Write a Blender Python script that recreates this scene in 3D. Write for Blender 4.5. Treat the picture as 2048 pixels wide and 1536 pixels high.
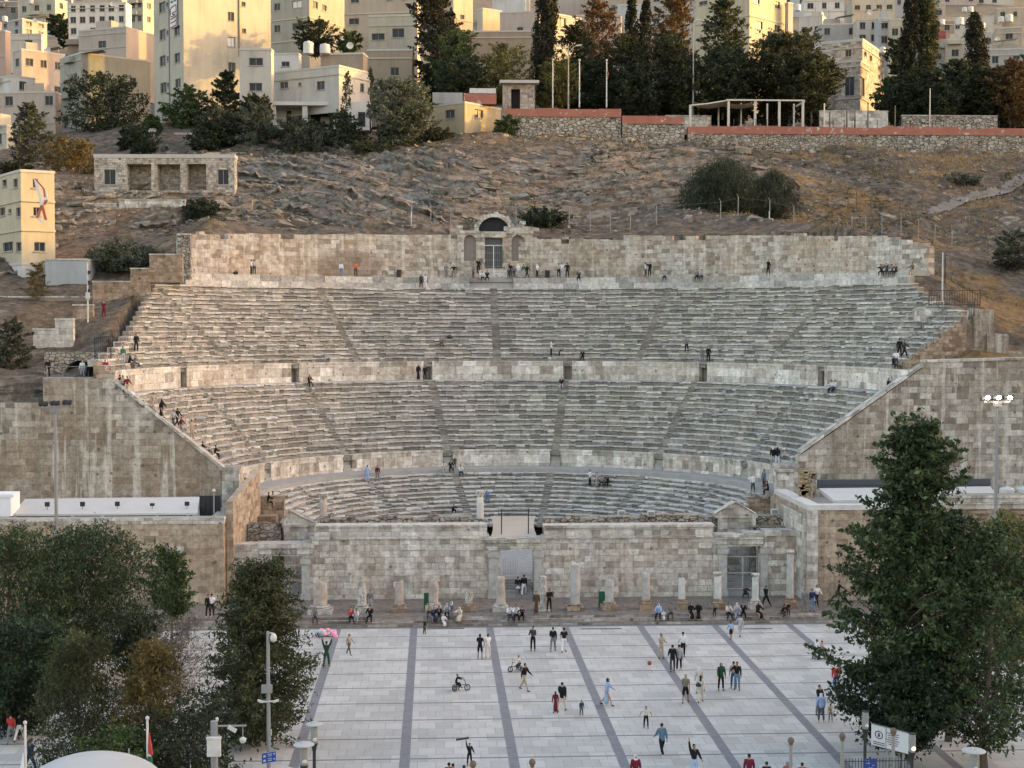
import bpy, bmesh, math, random
import numpy as np
from mathutils import Vector, Matrix, noise
R_ = math.radians
sc = bpy.context.scene
for o in list(bpy.data.objects): bpy.data.objects.remove(o)
COL = sc.collection

# ------------------------------------------------------------------ camera, sky, sun, exposure
F = 3000.0                      # focal length in pixels of the 2048 x 1536 photograph
CAMZ = 22.5
YAW = math.atan((1024 - 870) / F)      # the camera looks a little to the right of the theatre's axis (+Y)
PITCH = math.atan((768 - 650) / F)
cd = bpy.data.cameras.new('camera'); cam = bpy.data.objects.new('camera', cd); COL.objects.link(cam)
cd.sensor_width = 36; cd.lens = 36 * F / 2048; cd.clip_start = 1; cd.clip_end = 4000
cam.location = (0, 0, CAMZ); cam.rotation_euler = (R_(90) - PITCH, 0, -YAW)
sc.camera = cam
CM = cam.rotation_euler.to_matrix()
CP = Vector((0, 0, CAMZ))
SUN_EL, SUN_AZ = 10.5, 86.0     # azimuth clockwise from +Y
w = bpy.data.worlds.new('World'); sc.world = w; w.use_nodes = True
wn = w.node_tree
sky = wn.nodes.new('ShaderNodeTexSky'); sky.sky_type = 'NISHITA'; sky.sun_disc = False
sky.sun_elevation = R_(SUN_EL); sky.sun_rotation = R_(SUN_AZ)
sky.air_density = 1.0; sky.dust_density = 2.2; sky.ozone_density = 0.6
bg = [n for n in wn.nodes if n.type == 'BACKGROUND'][0]
bg.inputs[1].default_value = 0.15
wb = wn.nodes.new('ShaderNodeMix'); wb.data_type = 'RGBA'; wb.blend_type = 'MULTIPLY'; wb.inputs[0].default_value = 1
wb.inputs[7].default_value = (1.16, .975, 0.87, 1)          # the camera's white balance in the shade
wn.links.new(sky.outputs[0], wb.inputs[6]); wn.links.new(wb.outputs[2], bg.inputs[0])
sl = bpy.data.lights.new('sun', 'SUN'); so = bpy.data.objects.new('sun', sl); COL.objects.link(so)
sl.energy = 1.25; sl.angle = R_(0.53); sl.color = (1.0, 0.57, 0.11)
sd = Vector((math.sin(R_(SUN_AZ)) * math.cos(R_(SUN_EL)), math.cos(R_(SUN_AZ)) * math.cos(R_(SUN_EL)), math.sin(R_(SUN_EL))))
so.rotation_euler = sd.to_track_quat('Z', 'Y').to_euler()
sc.view_settings.view_transform = 'Standard'; sc.view_settings.look = 'None'
sc.view_settings.exposure = 2.45; sc.view_settings.gamma = 1.0

# ------------------------------------------------------------------ pixel <-> world
def ray(px, py):
    return (CM @ Vector(((px - 1024) / F, -(py - 768) / F, -1.0)))
def P(px, py, Y):               # the point on the plane y = Y seen at a photograph pixel
    d = ray(px, py); return CP + d * (Y / d.y)
def G(px, py, z=0.0):           # the point at height z seen at a photograph pixel
    d = ray(px, py); return CP + d * ((z - CAMZ) / d.z)
def ZY(py, Y): return P(1024, py, Y).z
def XY(px, Y): return P(px, 650, Y).x

# ------------------------------------------------------------------ mesh building
class MB:
    def __init__(s): s.v = []; s.f = []; s.mi = []
    def add(s, vs, fs, m=0):
        n = len(s.v); s.v += [tuple(p) for p in vs]; s.f += [tuple(i + n for i in f) for f in fs]; s.mi += [m] * len(fs); return s
    def box(s, x0, x1, y0, y1, z0, z1, m=0):
        return s.add([(x0,y0,z0),(x1,y0,z0),(x1,y1,z0),(x0,y1,z0),(x0,y0,z1),(x1,y0,z1),(x1,y1,z1),(x0,y1,z1)],
              [(0,3,2,1),(4,5,6,7),(0,1,5,4),(1,2,6,5),(2,3,7,6),(3,0,4,7)], m)
    def obox(s, c, u, v, wv, m=0):     # oriented box: centre and three half axes
        c, u, v, wv = Vector(c), Vector(u), Vector(v), Vector(wv)
        vs = [c + a*u + b*v + e*wv for e in (-1,1) for a, b in ((-1,-1),(1,-1),(1,1),(-1,1))]
        return s.add(vs, [(0,3,2,1),(4,5,6,7),(0,1,5,4),(1,2,6,5),(2,3,7,6),(3,0,4,7)], m)
    def tube(s, pts, rs, n=8, cap=True, m=0):
        pts = [Vector(p) for p in pts]; k = len(pts)
        if not isinstance(rs, (list, tuple)): rs = [rs] * k
        vs = []; fs = []
        for i, p in enumerate(pts):
            t = (pts[min(i+1,k-1)] - pts[max(i-1,0)]).normalized()
            a = t.orthogonal().normalized() if abs(t.z) < .99 else Vector((1,0,0)); b = t.cross(a).normalized(); a = b.cross(t)
            for j in range(n):
                q = 2*math.pi*j/n; vs.append(p + (a*math.cos(q) + b*math.sin(q)) * rs[i])
        for i in range(k-1):
            for j in range(n): fs.append((i*n+j, i*n+(j+1)%n, (i+1)*n+(j+1)%n, (i+1)*n+j))
        if cap: fs += [tuple(range(n-1,-1,-1)), tuple((k-1)*n + j for j in range(n))]
        return s.add(vs, fs, m)
    def lathe(s, prof, c=(0,0,0), n=16, m=0, sx=1, sy=1, jit=0, rng=None):
        vs = []; fs = []; k = len(prof)
        for r, z in prof:
            for j in range(n):
                q = 2*math.pi*j/n; rr = r * (1 + (rng.uniform(-jit, jit) if rng else 0))
                vs.append((c[0] + rr*math.cos(q)*sx, c[1] + rr*math.sin(q)*sy, c[2] + z))
        for i in range(k-1):
            for j in range(n): fs.append((i*n+j, i*n+(j+1)%n, (i+1)*n+(j+1)%n, (i+1)*n+j))
        fs += [tuple(range(n-1,-1,-1)), tuple((k-1)*n + j for j in range(n))]
        return s.add(vs, fs, m)
    def poly(s, pts, off, m=0):        # extrude a planar polygon by the vector off
        pts = [Vector(p) for p in pts]; off = Vector(off); n = len(pts)
        fs = [tuple(range(n)), tuple(range(2*n-1, n-1, -1))] + [(i, n+i, n+(i+1)%n, (i+1)%n) for i in range(n)]
        return s.add(pts + [p + off for p in pts], fs, m)
    def build(s, name, mats, parent=None, smooth=False, origin=None, local=False):
        me = bpy.data.meshes.new(name)
        off = Vector((0,0,0))
        if parent is not None and not local:
            q = parent
            while q is not None: off += q.location; q = q.parent
        elif origin is not None: off = Vector(origin)
        me.from_pydata([tuple(Vector(p) - off) for p in s.v] if off.length else s.v, [], s.f)
        if not isinstance(mats, (list, tuple)): mats = [mats]
        for m in mats: me.materials.append(m)
        if len(mats) > 1: me.polygons.foreach_set('material_index', s.mi)
        bm = bmesh.new(); bm.from_mesh(me); bmesh.ops.recalc_face_normals(bm, faces=bm.faces); bm.to_mesh(me); bm.free()
        if smooth: me.polygons.foreach_set('use_smooth', [True]*len(me.polygons))
        o = bpy.data.objects.new(name, me); COL.objects.link(o)
        if parent is not None: o.parent = parent
        elif origin is not None: o.location = origin
        return o
def tag(o, label, cat, group=None):
    o['label'] = label; o['category'] = cat
    if group: o['group'] = group
    return o
def thing(name, label, cat, loc=(0,0,0), rz=0, group=None):
    o = bpy.data.objects.new(name, None); COL.objects.link(o); o.location = loc; o.rotation_euler = (0,0,rz)
    o.empty_display_size = .2
    return tag(o, label, cat, group)
def struct(o): o['kind'] = 'structure'; return o
def copy_tree(o, loc, rz=0, label=None, scale=None, par=None):
    c = o.copy(); COL.objects.link(c)
    if par is None:
        c.location = loc; c.rotation_euler = (0,0,rz)
        if scale: c.scale = (scale,)*3
        if label: c['label'] = label
    else: c.parent = par
    for ch in list(o.children): copy_tree(ch, None, par=c)
    return c

# ------------------------------------------------------------------ materials
MATS = {}
def lk(nt, a, b): nt.links.new(a, b)
def newmat(name, rough=.85, spec=.3):
    m = bpy.data.materials.new(name); m.use_nodes = True; nt = m.node_tree
    b = nt.nodes['Principled BSDF']; b.inputs['Roughness'].default_value = rough
    b.inputs['Specular IOR Level'].default_value = spec
    MATS[name] = m
    return m, nt, b
def nd(nt, typ, **kw):
    n = nt.nodes.new(typ)
    for k, v in kw.items():
        if k.startswith('_'): setattr(n, k[1:], v)
        else:
            s = n.inputs[int(k[1:])] if k[0] == 'i' and k[1:].isdigit() else n.inputs[k]
            if hasattr(v, 'is_linked') or isinstance(v, bpy.types.NodeSocket): lk(nt, v, s)
            else: s.default_value = v
    return n
def mth(nt, op, a, b=0.0, c=None):
    n = nt.nodes.new('ShaderNodeMath'); n.operation = op
    for i, v in enumerate((a, b) if c is None else (a, b, c)):
        if isinstance(v, bpy.types.NodeSocket): lk(nt, v, n.inputs[i])
        else: n.inputs[i].default_value = v
    return n.outputs[0]
def ramp(nt, fac, p0, p1, c0=(0,0,0,1), c1=(1,1,1,1)):
    n = nt.nodes.new('ShaderNodeValToRGB'); lk(nt, fac, n.inputs[0])
    n.color_ramp.elements[0].position = p0; n.color_ramp.elements[1].position = p1
    n.color_ramp.elements[0].color = c0; n.color_ramp.elements[1].color = c1
    return n.outputs[0]
def mix(nt, fac, a, b, mode='MIX'):
    n = nt.nodes.new('ShaderNodeMix'); n.data_type = 'RGBA'; n.blend_type = mode
    for i, v in ((0, fac), (6, a), (7, b)):
        if isinstance(v, bpy.types.NodeSocket): lk(nt, v, n.inputs[i])
        else: n.inputs[i].default_value = v if i == 0 else ((*v, 1) if len(v) == 3 else v)
    return n.outputs[2]
def bump(nt, b, h, strength=.5, dist=.05):
    n = nd(nt, 'ShaderNodeBump', Strength=strength, Distance=dist, Height=h); lk(nt, n.outputs[0], b.inputs['Normal'])
def noi(nt, vec, scale, detail=4, rough=.55, dist=0):
    n = nt.nodes.new('ShaderNodeTexNoise'); lk(nt, vec, n.inputs['Vector']); n.inputs['Scale'].default_value = scale
    n.inputs['Detail'].default_value = detail; n.inputs['Roughness'].default_value = rough; n.inputs['Distortion'].default_value = dist
    return n.outputs[0]
def wpos(nt): return nt.nodes.new('ShaderNodeNewGeometry')
def wall_uv(nt, cyl=None):      # (length along the wall, height) of a vertical wall, straight or round
    g = wpos(nt); s = nd(nt, 'ShaderNodeSeparateXYZ', i0=g.outputs['Position'])
    if cyl:
        x = mth(nt, 'SUBTRACT', s.outputs[0], cyl[0]); y = mth(nt, 'SUBTRACT', s.outputs[1], cyl[1])
        u = mth(nt, 'MULTIPLY', mth(nt, 'ARCTAN2', x, y), cyl[2])
    else:
        n = nd(nt, 'ShaderNodeSeparateXYZ', i0=g.outputs['True Normal'])
        u = mth(nt, 'SUBTRACT', mth(nt, 'MULTIPLY', n.outputs[0], s.outputs[1]), mth(nt, 'MULTIPLY', n.outputs[1], s.outputs[0]))
    c = nt.nodes.new('ShaderNodeCombineXYZ'); lk(nt, u, c.inputs[0]); lk(nt, s.outputs[2], c.inputs[1])
    return c.outputs[0], g.outputs['Position']
def plain(name, col, rough=.7, var=.12, scale=1.5, metal=0, spec=.3):
    if name in MATS: return MATS[name]
    m, nt, b = newmat(name, rough, spec)
    g = wpos(nt); n = noi(nt, g.outputs['Position'], scale, 5)
    c0 = tuple(x*(1-var) for x in col); c1 = tuple(min(1, x*(1+var)) for x in col)
    lk(nt, mix(nt, n, c0, c1), b.inputs['Base Color']); b.inputs['Metallic'].default_value = metal
    return m
def masonry(name, c1, c2, mortar, bw, bh, stain=(.2,.17,.13), streak=.5, cyl=None, mort=.02, bmp=.6, brown=(.30,.20,.13), brownf=.5, warp=.03, off=.5, patch=.4):
    m, nt, b = newmat(name, .9, .2)
    uv, pos = wall_uv(nt, cyl)
    wob = nd(nt, 'ShaderNodeVectorMath', _operation='SCALE', i0=nt.nodes.new('ShaderNodeTexNoise').outputs[1])
    wob.inputs['Scale'].default_value = warp
    wn_ = [n for n in nt.nodes if n.type == 'TEX_NOISE'][-1]; lk(nt, pos, wn_.inputs['Vector']); wn_.inputs['Scale'].default_value = 1.1
    vv = nd(nt, 'ShaderNodeVectorMath', _operation='ADD', i0=uv, i1=wob.outputs[0]).outputs[0]
    def brick(a_, b_, m_, ms):
        br = nd(nt, 'ShaderNodeTexBrick', Vector=vv, Scale=1.0, Color1=(*a_,1), Color2=(*b_,1), Mortar=(*m_,1))
        br.inputs['Mortar Size'].default_value = ms; br.inputs['Brick Width'].default_value = bw; br.inputs['Row Height'].default_value = bh
        br.inputs['Mortar Smooth'].default_value = .5; br.offset = off; br.squash = .7; br.squash_frequency = 3
        return br
    br = brick(c1, c2, mortar, mort)
    val = brick((0,0,0), (1,1,1), (.5,.5,.5), 0).outputs[0]          # one random value per block
    col = mix(nt, val, c2, c1)
    col = mix(nt, 1.0, col, ramp(nt, val, .02, .4, (.62,.60,.58,1), (1.05,1.05,1.05,1)), 'MULTIPLY')
    col = mix(nt, mth(nt, 'MULTIPLY', ramp(nt, val, .80, .86), patch), col, tuple(min(1, x*1.5) for x in c1))
    hue = ramp(nt, noi(nt, pos, .55, 3), .5, .66); col = mix(nt, mth(nt, 'MULTIPLY', mth(nt, 'MULTIPLY', hue, brownf), .8), col, tuple(x*1.15 for x in brown))
    col = mix(nt, mth(nt, 'MULTIPLY', br.outputs[1], ramp(nt, noi(nt, pos, 1.3, 4), .38, .62, (.25,.25,.25,1), (1,1,1,1))), col, mortar)
    big = ramp(nt, noi(nt, pos, .11, 5, .6), .42, .62)
    col = mix(nt, mth(nt, 'MULTIPLY', big, brownf), col, brown)
    sv = nd(nt, 'ShaderNodeVectorMath', _operation='MULTIPLY', i0=uv); sv.inputs[1].default_value = (1.0, .06, 1)
    st = ramp(nt, noi(nt, sv.outputs[0], .9, 5, .65), .48, .72)
    col = mix(nt, mth(nt, 'MULTIPLY', st, streak), col, stain)
    sv2 = nd(nt, 'ShaderNodeVectorMath', _operation='MULTIPLY', i0=uv); sv2.inputs[1].default_value = (1.7, .1, 1)
    st2 = ramp(nt, noi(nt, sv2.outputs[0], .7, 4, .6), .54, .62)
    col = mix(nt, mth(nt, 'MULTIPLY', st2, streak*.7), col, tuple(min(1, x*1.35) for x in c1))
    sp = ramp(nt, noi(nt, pos, 2.1, 8, .78), .3, .7)
    col = mix(nt, .85, col, mix(nt, sp, (.4,.39,.38), (1.42,1.42,1.42)), 'MULTIPLY')
    vo = nt.nodes.new('ShaderNodeTexVoronoi'); lk(nt, pos, vo.inputs['Vector']); vo.inputs['Scale'].default_value = 1.15
    pit = mth(nt, 'MULTIPLY', ramp(nt, vo.outputs['Distance'], .12, .2, (1,1,1,1), (0,0,0,1)), ramp(nt, noi(nt, pos, .5, 2), .5, .56)); col = mix(nt, mth(nt, 'MULTIPLY', pit, .75), col, tuple(x*.25 for x in c2))
    lk(nt, col, b.inputs['Base Color'])
    h = mth(nt, 'ADD', mth(nt, 'MULTIPLY', br.outputs[1], -.6), mth(nt, 'MULTIPLY', noi(nt, pos, 5, 5, .65), .8))
    bump(nt, b, h, bmp, .08)
    return m
def rubblemat(name, c1, c2, gap, scale=1.9, flat=1.5, brown=(.33,.25,.17)):     # rough stones of all sizes with deep dark gaps
    m, nt, b = newmat(name, .95, .2); uv, pos = wall_uv(nt)
    v = nd(nt, 'ShaderNodeVectorMath', _operation='MULTIPLY', i0=uv); v.inputs[1].default_value = (1, flat, 1)
    wob = nd(nt, 'ShaderNodeTexNoise', Scale=1.5); lk(nt, pos, wob.inputs['Vector']); ws = nd(nt, 'ShaderNodeVectorMath', _operation='SCALE', i0=wob.outputs[1]); ws.inputs['Scale'].default_value = .35
    v = nd(nt, 'ShaderNodeVectorMath', _operation='ADD', i0=v.outputs[0], i1=ws.outputs[0]).outputs[0]
    vo = nd(nt, 'ShaderNodeTexVoronoi', Vector=v, Scale=scale); ve = nd(nt, 'ShaderNodeTexVoronoi', _feature='DISTANCE_TO_EDGE', Vector=v, Scale=scale)
    r_ = nd(nt, 'ShaderNodeSeparateXYZ', i0=vo.outputs['Color'])
    c = mix(nt, r_.outputs[0], c2, c1); c = mix(nt, mth(nt, 'MULTIPLY', ramp(nt, r_.outputs[1], .6, .75), .6), c, brown)
    e = ramp(nt, ve.outputs[0], .015, .075); c = mix(nt, e, gap, c)
    c = mix(nt, .7, c, mix(nt, ramp(nt, noi(nt, pos, 1.4, 7, .75), .32, .68), (.45,.44,.43), (1.35,1.35,1.35)), 'MULTIPLY')
    lk(nt, c, b.inputs['Base Color']); bump(nt, b, mth(nt, 'ADD', e, mth(nt, 'MULTIPLY', noi(nt, pos, 4, 5), .5)), 1.0, .12)
    return m
def leafmat(name, ca, cb, cc=None, trans=.25):
    m, nt, b = newmat(name, .65, .25)
    g = wpos(nt)
    n = nt.nodes.new('ShaderNodeValToRGB'); lk(nt, g.outputs['Random Per Island'], n.inputs[0])
    n.color_ramp.elements[0].color = (*ca,1); n.color_ramp.elements[1].color = (*cb,1)
    if cc:
        e = n.color_ramp.elements.new(.86); e.color = (*cb,1); n.color_ramp.elements[-1].color = (*cc,1)
    c = n.outputs[0]
    lo = ramp(nt, noi(nt, g.outputs['Position'], .55, 3), .35, .65, (.6,.6,.6,1), (1.3,1.3,1.3,1))
    c = mix(nt, 1.0, c, lo, 'MULTIPLY')
    lk(nt, c, b.inputs['Base Color'])
    t = nt.nodes.new('ShaderNodeBsdfTranslucent'); lk(nt, c, t.inputs[0])
    ms = nt.nodes.new('ShaderNodeMixShader'); ms.inputs[0].default_value = trans
    lk(nt, b.outputs[0], ms.inputs[1]); lk(nt, t.outputs[0], ms.inputs[2])
    out = [x for x in nt.nodes if x.type == 'OUTPUT_MATERIAL'][0]; lk(nt, ms.outputs[0], out.inputs[0])
    return m
def emit(name, col, s):
    m, nt, b = newmat(name); b.inputs['Emission Color'].default_value = (*col,1); b.inputs['Emission Strength'].default_value = s; b.inputs['Base Color'].default_value = (*col,1)
    return m
def plaster(name, col, stain=.35, rough=.9):
    if name in MATS: return MATS[name]
    m, nt, b = newmat(name, rough, .2)
    uv, pos = wall_uv(nt)
    sv = nd(nt, 'ShaderNodeVectorMath', _operation='MULTIPLY', i0=uv); sv.inputs[1].default_value = (1.0, .12, 1)
    st = ramp(nt, noi(nt, sv.outputs[0], .8, 5, .65), .45, .75)
    c = mix(nt, mth(nt, 'MULTIPLY', st, stain), col, tuple(x*.55 for x in col))
    bl = ramp(nt, noi(nt, pos, .25, 5), .4, .7)
    c = mix(nt, mth(nt, 'MULTIPLY', bl, stain*.8), c, tuple(min(1, x*1.18) for x in col))
    sp = noi(nt, pos, 3, 5, .7)
    c = mix(nt, .35, c, mix(nt, sp, (.6,.6,.6), (1.3,1.3,1.3)), 'MULTIPLY')
    lk(nt, c, b.inputs['Base Color'])
    bump(nt, b, noi(nt, pos, 8, 4), .25, .03)
    return m
# ------------------------------------------------------------------ the theatre's measures (metres)
X0, YC = 6.9, 131.0             # centre of the half circle
SW = 2*math.pi/14               # angle between stairways, 25.7 degrees
LOW_R, LOW_T, LOW_H, LOW_N = 15.3, .596, .385, 12
MID_R, MID_T, MID_H, MID_N = 25.2, .5227, .5, 15
UP_R, UP_T, UP_H, UP_N = 34.6, .6933, .488, 18
Z1, Z2 = 7.8, 16.5              # the two walkways
ZTOP, RTOP, RBACK = 28.1, 47.1, 50.0
CLIPL, CLIPR = -36.3, 41.8
def cavea_z(x, y):
    r = math.hypot(x - X0, y - YC)
    if y < YC: return 1.5
    if r < LOW_R: return 1.5
    if r < LOW_R + LOW_N*LOW_T: return Z1 - (LOW_N - 1 - int((r-LOW_R)/LOW_T) + 1)*LOW_H
    if r < MID_R: return Z1
    if r < MID_R + MID_N*MID_T: return Z1 + 1.7 + (int((r-MID_R)/MID_T))*(Z2-Z1-1.7)/(MID_N-1)
    if r < UP_R: return Z2
    if r < RTOP: return Z2 + 2.0 + int((r-UP_R)/UP_T)*UP_H
    return ZTOP
def cavea_hit(px, py):
    d = ray(px, py); t = 125.0
    while t < 185:
        p = CP + d*(t/d.y)
        if cavea_z(p.x, p.y) >= p.z: break
        t += .04
    # step back onto the tread that starts here
    dx, dy = p.x - X0, p.y - YC; r = math.hypot(dx, dy); k = (r + .28)/max(r, .1)
    q = Vector((X0 + dx*k, YC + dy*k, 0)); q.z = cavea_z(q.x, q.y)
    return q
def cyl(r, a, z): return (X0 + r*math.sin(a), YC + r*math.cos(a), z)

STONE_L, STONE_D, STONE_B = (.40,.375,.33), (.25,.235,.21), (.34,.26,.19)
def seatmat(dark=False):       # pale rubbed nosings and treads; riser colour holds grime and under-lip shade
    m, nt, b = newmat('shaded_grimy_riser_stone' if dark else 'worn_seat_stone', .92, .2)
    g = wpos(nt); pos = g.outputs['Position']
    rnd = g.outputs['Random Per Island']
    c = ramp(nt, rnd, 0, 1, (.25,.245,.23,1), (.58,.56,.525,1))
    warm = ramp(nt, noi(nt, pos, .35, 4), .45, .65); c = mix(nt, mth(nt,'MULTIPLY',warm,.35), c, (.44,.37,.30))
    sp = noi(nt, pos, 2.6, 6, .7); c = mix(nt, .8, c, mix(nt, ramp(nt, sp, .32, .68), (.45,.45,.46), (1.35,1.34,1.3)), 'MULTIPLY')
    # treads are mixed paler than the upright faces
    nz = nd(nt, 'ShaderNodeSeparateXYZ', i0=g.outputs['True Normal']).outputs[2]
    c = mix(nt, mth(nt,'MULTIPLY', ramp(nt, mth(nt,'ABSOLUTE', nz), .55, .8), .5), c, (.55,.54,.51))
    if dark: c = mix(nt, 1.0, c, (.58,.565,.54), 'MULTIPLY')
    lk(nt, c, b.inputs['Base Color']); bump(nt, b, noi(nt, pos, 6, 5, .65), .7, .06)
    return m
M_TREADS = plain('stairway_stone', (.42,.41,.385), .92, .4, 2.2)
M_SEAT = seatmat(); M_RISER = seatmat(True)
M_STAIR = plain('stair_stone', (.33,.32,.30), .9, .35, 2.5)
M_POD = masonry('podium_slabs', (.58,.56,.52), (.45,.42,.37), (.2,.19,.17), 1.35, .9, cyl=(X0,YC,30), streak=.45, brownf=.3, brown=(.42,.33,.24), mort=.018, patch=.5)
M_BACK = masonry('back_wall_ashlar', (.48,.45,.40), (.38,.34,.29), (.2,.18,.15), 1.0, .5, cyl=(X0,YC,50), streak=.6, brownf=.45, brown=(.40,.29,.19), patch=.25)
nt = M_BACK.node_tree; bs = nt.nodes['Principled BSDF']; src = bs.inputs['Base Color'].links[0].from_socket      # the big brown damp stain left of the shrine
g_ = wpos(nt); s_ = nd(nt, 'ShaderNodeSeparateXYZ', i0=g_.outputs['Position']); dd_ = mth(nt, 'ADD', mth(nt, 'POWER', mth(nt, 'DIVIDE', mth(nt, 'ADD', s_.outputs[0], 10.2), 4.6), 2), mth(nt, 'POWER', mth(nt, 'DIVIDE', mth(nt, 'SUBTRACT', s_.outputs[2], 29.4), 2.1), 2))
dd_ = mth(nt, 'ADD', mth(nt, 'ADD', dd_, -.45), noi(nt, g_.outputs['Position'], .7, 5, .6)); lk(nt, mix(nt, mth(nt, 'MULTIPLY', ramp(nt, dd_, .55, 1.15, (1,1,1,1), (0,0,0,1)), .62), src, (.16,.11,.075)), bs.inputs['Base Color'])
M_ASH = masonry('weathered_ashlar', (.40,.375,.33), (.29,.26,.22), (.17,.15,.125), 1.1, .55, streak=1.0, brownf=.6, brown=(.26,.19,.135), patch=.45, mort=.026)
M_TERR = rubblemat('terrace_rubble', (.46,.42,.36), (.24,.21,.175), (.07,.06,.05), 1.5)
M_STAGE = masonry('stage_ashlar', (.55,.53,.485), (.41,.38,.335), (.21,.19,.17), .8, .5, streak=.4, brownf=.42, brown=(.42,.315,.23), mort=.024, patch=.4, warp=.07)
M_PALE = masonry('pale_ashlar', (.52,.50,.46), (.42,.40,.36), (.24,.22,.19), 1.0, .6, streak=.35, brownf=.15, patch=.3)
M_WARM = masonry('warm_ashlar', (.42,.35,.27), (.36,.295,.23), (.24,.2,.16), .95, .5, streak=.45, brownf=.45, brown=(.33,.23,.16), patch=.25)
M_RUB = rubblemat('rubble', (.42,.39,.34), (.20,.18,.155), (.08,.07,.06), 2.2)
M_RUBB = masonry('brown_rubble', (.36,.29,.22), (.24,.18,.13), (.14,.11,.09), .6, .36, streak=.3, brownf=.5, mort=.03, warp=.15)
M_GREYS = plain('column_stone', (.37,.355,.33), .9, .5, 2.6)
M_PINKS = plain('pink_column_stone', (.38,.325,.285), .9, .5, 2.4)
M_WHITES = plain('white_column_stone', (.49,.48,.455), .85, .3, 2.4)
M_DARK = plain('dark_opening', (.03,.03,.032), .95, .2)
M_IRON = plain('black_iron', (.025,.025,.028), .5, .2)
M_GREYM = plain('grey_steel', (.21,.215,.22), .45, .15, 2)
M_WHITEP = plain('white_paint', (.45,.45,.44), .6, .08, 1)
M_GLASS = plain('window_glass', (.025,.028,.033), .35, .3, .4, spec=.25)
M_RAIL = plain('brown_railing', (.13,.09,.07), .6, .2)

# ------------------------------------------------------------------ ground and plaza
def pavemat():
    m, nt, b = newmat('plaza_paving', .75, .3)
    g = wpos(nt); pos = g.outputs['Position']; s = nd(nt, 'ShaderNodeSeparateXYZ', i0=pos)
    x, y = s.outputs[0], s.outputs[1]
    rot = nt.nodes.new('ShaderNodeCombineXYZ'); lk(nt, x, rot.inputs[0]); lk(nt, y, rot.inputs[1])
    br = nd(nt, 'ShaderNodeTexBrick', Vector=rot.outputs[0], Scale=1.0, Color1=(.45,.445,.42,1), Color2=(.345,.34,.32,1), Mortar=(.27,.265,.25,1))
    br.inputs['Brick Width'].default_value = .9383; br.inputs['Row Height'].default_value = 1.2767; br.inputs['Mortar Size'].default_value = .018; br.offset = .5
    c = br.outputs[0]
    pt = ramp(nt, noi(nt, rot.outputs[0], .5, 2), .55, .7); c = mix(nt, mth(nt,'MULTIPLY',pt,.35), c, (.41,.36,.31))
    c = mix(nt, .5, c, mix(nt, noi(nt, pos, .22, 5, .6), (.6,.6,.61), (1.4,1.4,1.39)), 'MULTIPLY')
    dirt = ramp(nt, noi(nt, pos, 1.1, 7, .75), .5, .72); c = mix(nt, mth(nt,'MULTIPLY',dirt,.4), c, (.23,.22,.2))
    gum = ramp(nt, noi(nt, pos, 5, 2), .70, .73); c = mix(nt, mth(nt,'MULTIPLY',gum,.5), c, (.14,.13,.12))
    fy = mth(nt, 'FRACT', mth(nt, 'DIVIDE', mth(nt, 'ADD', y, -77.1+383*2), 3.83))
    ln = mth(nt, 'LESS_THAN', mth(nt, 'ABSOLUTE', mth(nt, 'SUBTRACT', fy, .5)), .5)
    ln = mth(nt, 'LESS_THAN', fy, .05)
    c = mix(nt, ln, c, mix(nt, noi(nt, pos, 4, 3), (.10,.10,.10), (.19,.19,.185)))
    fx = mth(nt, 'FRACT', mth(nt, 'DIVIDE', mth(nt, 'ADD', x, 7.25+.25+563), 5.63))
    st = mth(nt, 'LESS_THAN', fx, .094)
    lim = mth(nt, 'LESS_THAN', y, 110.75)
    band = nd(nt, 'ShaderNodeTexBrick', Vector=rot.outputs[0], Scale=1.0, Color1=(.15,.15,.165,1), Color2=(.19,.19,.20,1), Mortar=(.12,.12,.13,1))
    band.inputs['Brick Width'].default_value = .5; band.inputs['Row Height'].default_value = .25; band.inputs['Mortar Size'].default_value = .006
    bc = mix(nt, mth(nt,'MULTIPLY', ramp(nt, noi(nt, pos, 3.5, 5, .7), .6, .75), .5), band.outputs[0], (.34,.34,.34))
    c = mix(nt, st, c, bc)
    far = mth(nt, 'GREATER_THAN', y, 110.75); c = mix(nt, far, c, mix(nt, noi(nt, pos, 2, 5), (.10,.10,.105), (.2,.2,.2)))
    lk(nt, c, b.inputs['Base Color']); bump(nt, b, br.outputs[1], -.25, .01)
    return m
M_PAVE = pavemat()
M_EARTH = plain('park_earth', (.22,.19,.16), .95, .3, .6)
M_BRICKP = masonry('park_path', (.28,.25,.22), (.23,.20,.18), (.17,.15,.14), .3, .3, streak=0, brownf=.2)
mb = MB(); mb.add([(-700,-200,-.02),(700,-200,-.02),(700,900,-.02),(-700,900,-.02)], [(0,1,2,3)]); struct(mb.build('ground', M_EARTH))
mb = MB(); mb.add([(-26,58,0),(60,58,0),(60,121,0),(-26,121,0)], [(0,1,2,3)]); struct(mb.build('plaza_paving', M_PAVE))
# stone platform in front of the stage wall: three steps
M_STEP = masonry('step_stone', (.36,.34,.31), (.24,.22,.20), (.15,.14,.13), 1.6, .2, streak=.2, brownf=.2, patch=.35)
mb = MB()
for y0, z in ((111.3,.2), (111.75,.4), (112.2,.6)): mb.box(-24, 48, y0, 119.5, z-.2, z)
struct(mb.build('platform', M_STEP))
ZP = .6

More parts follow.
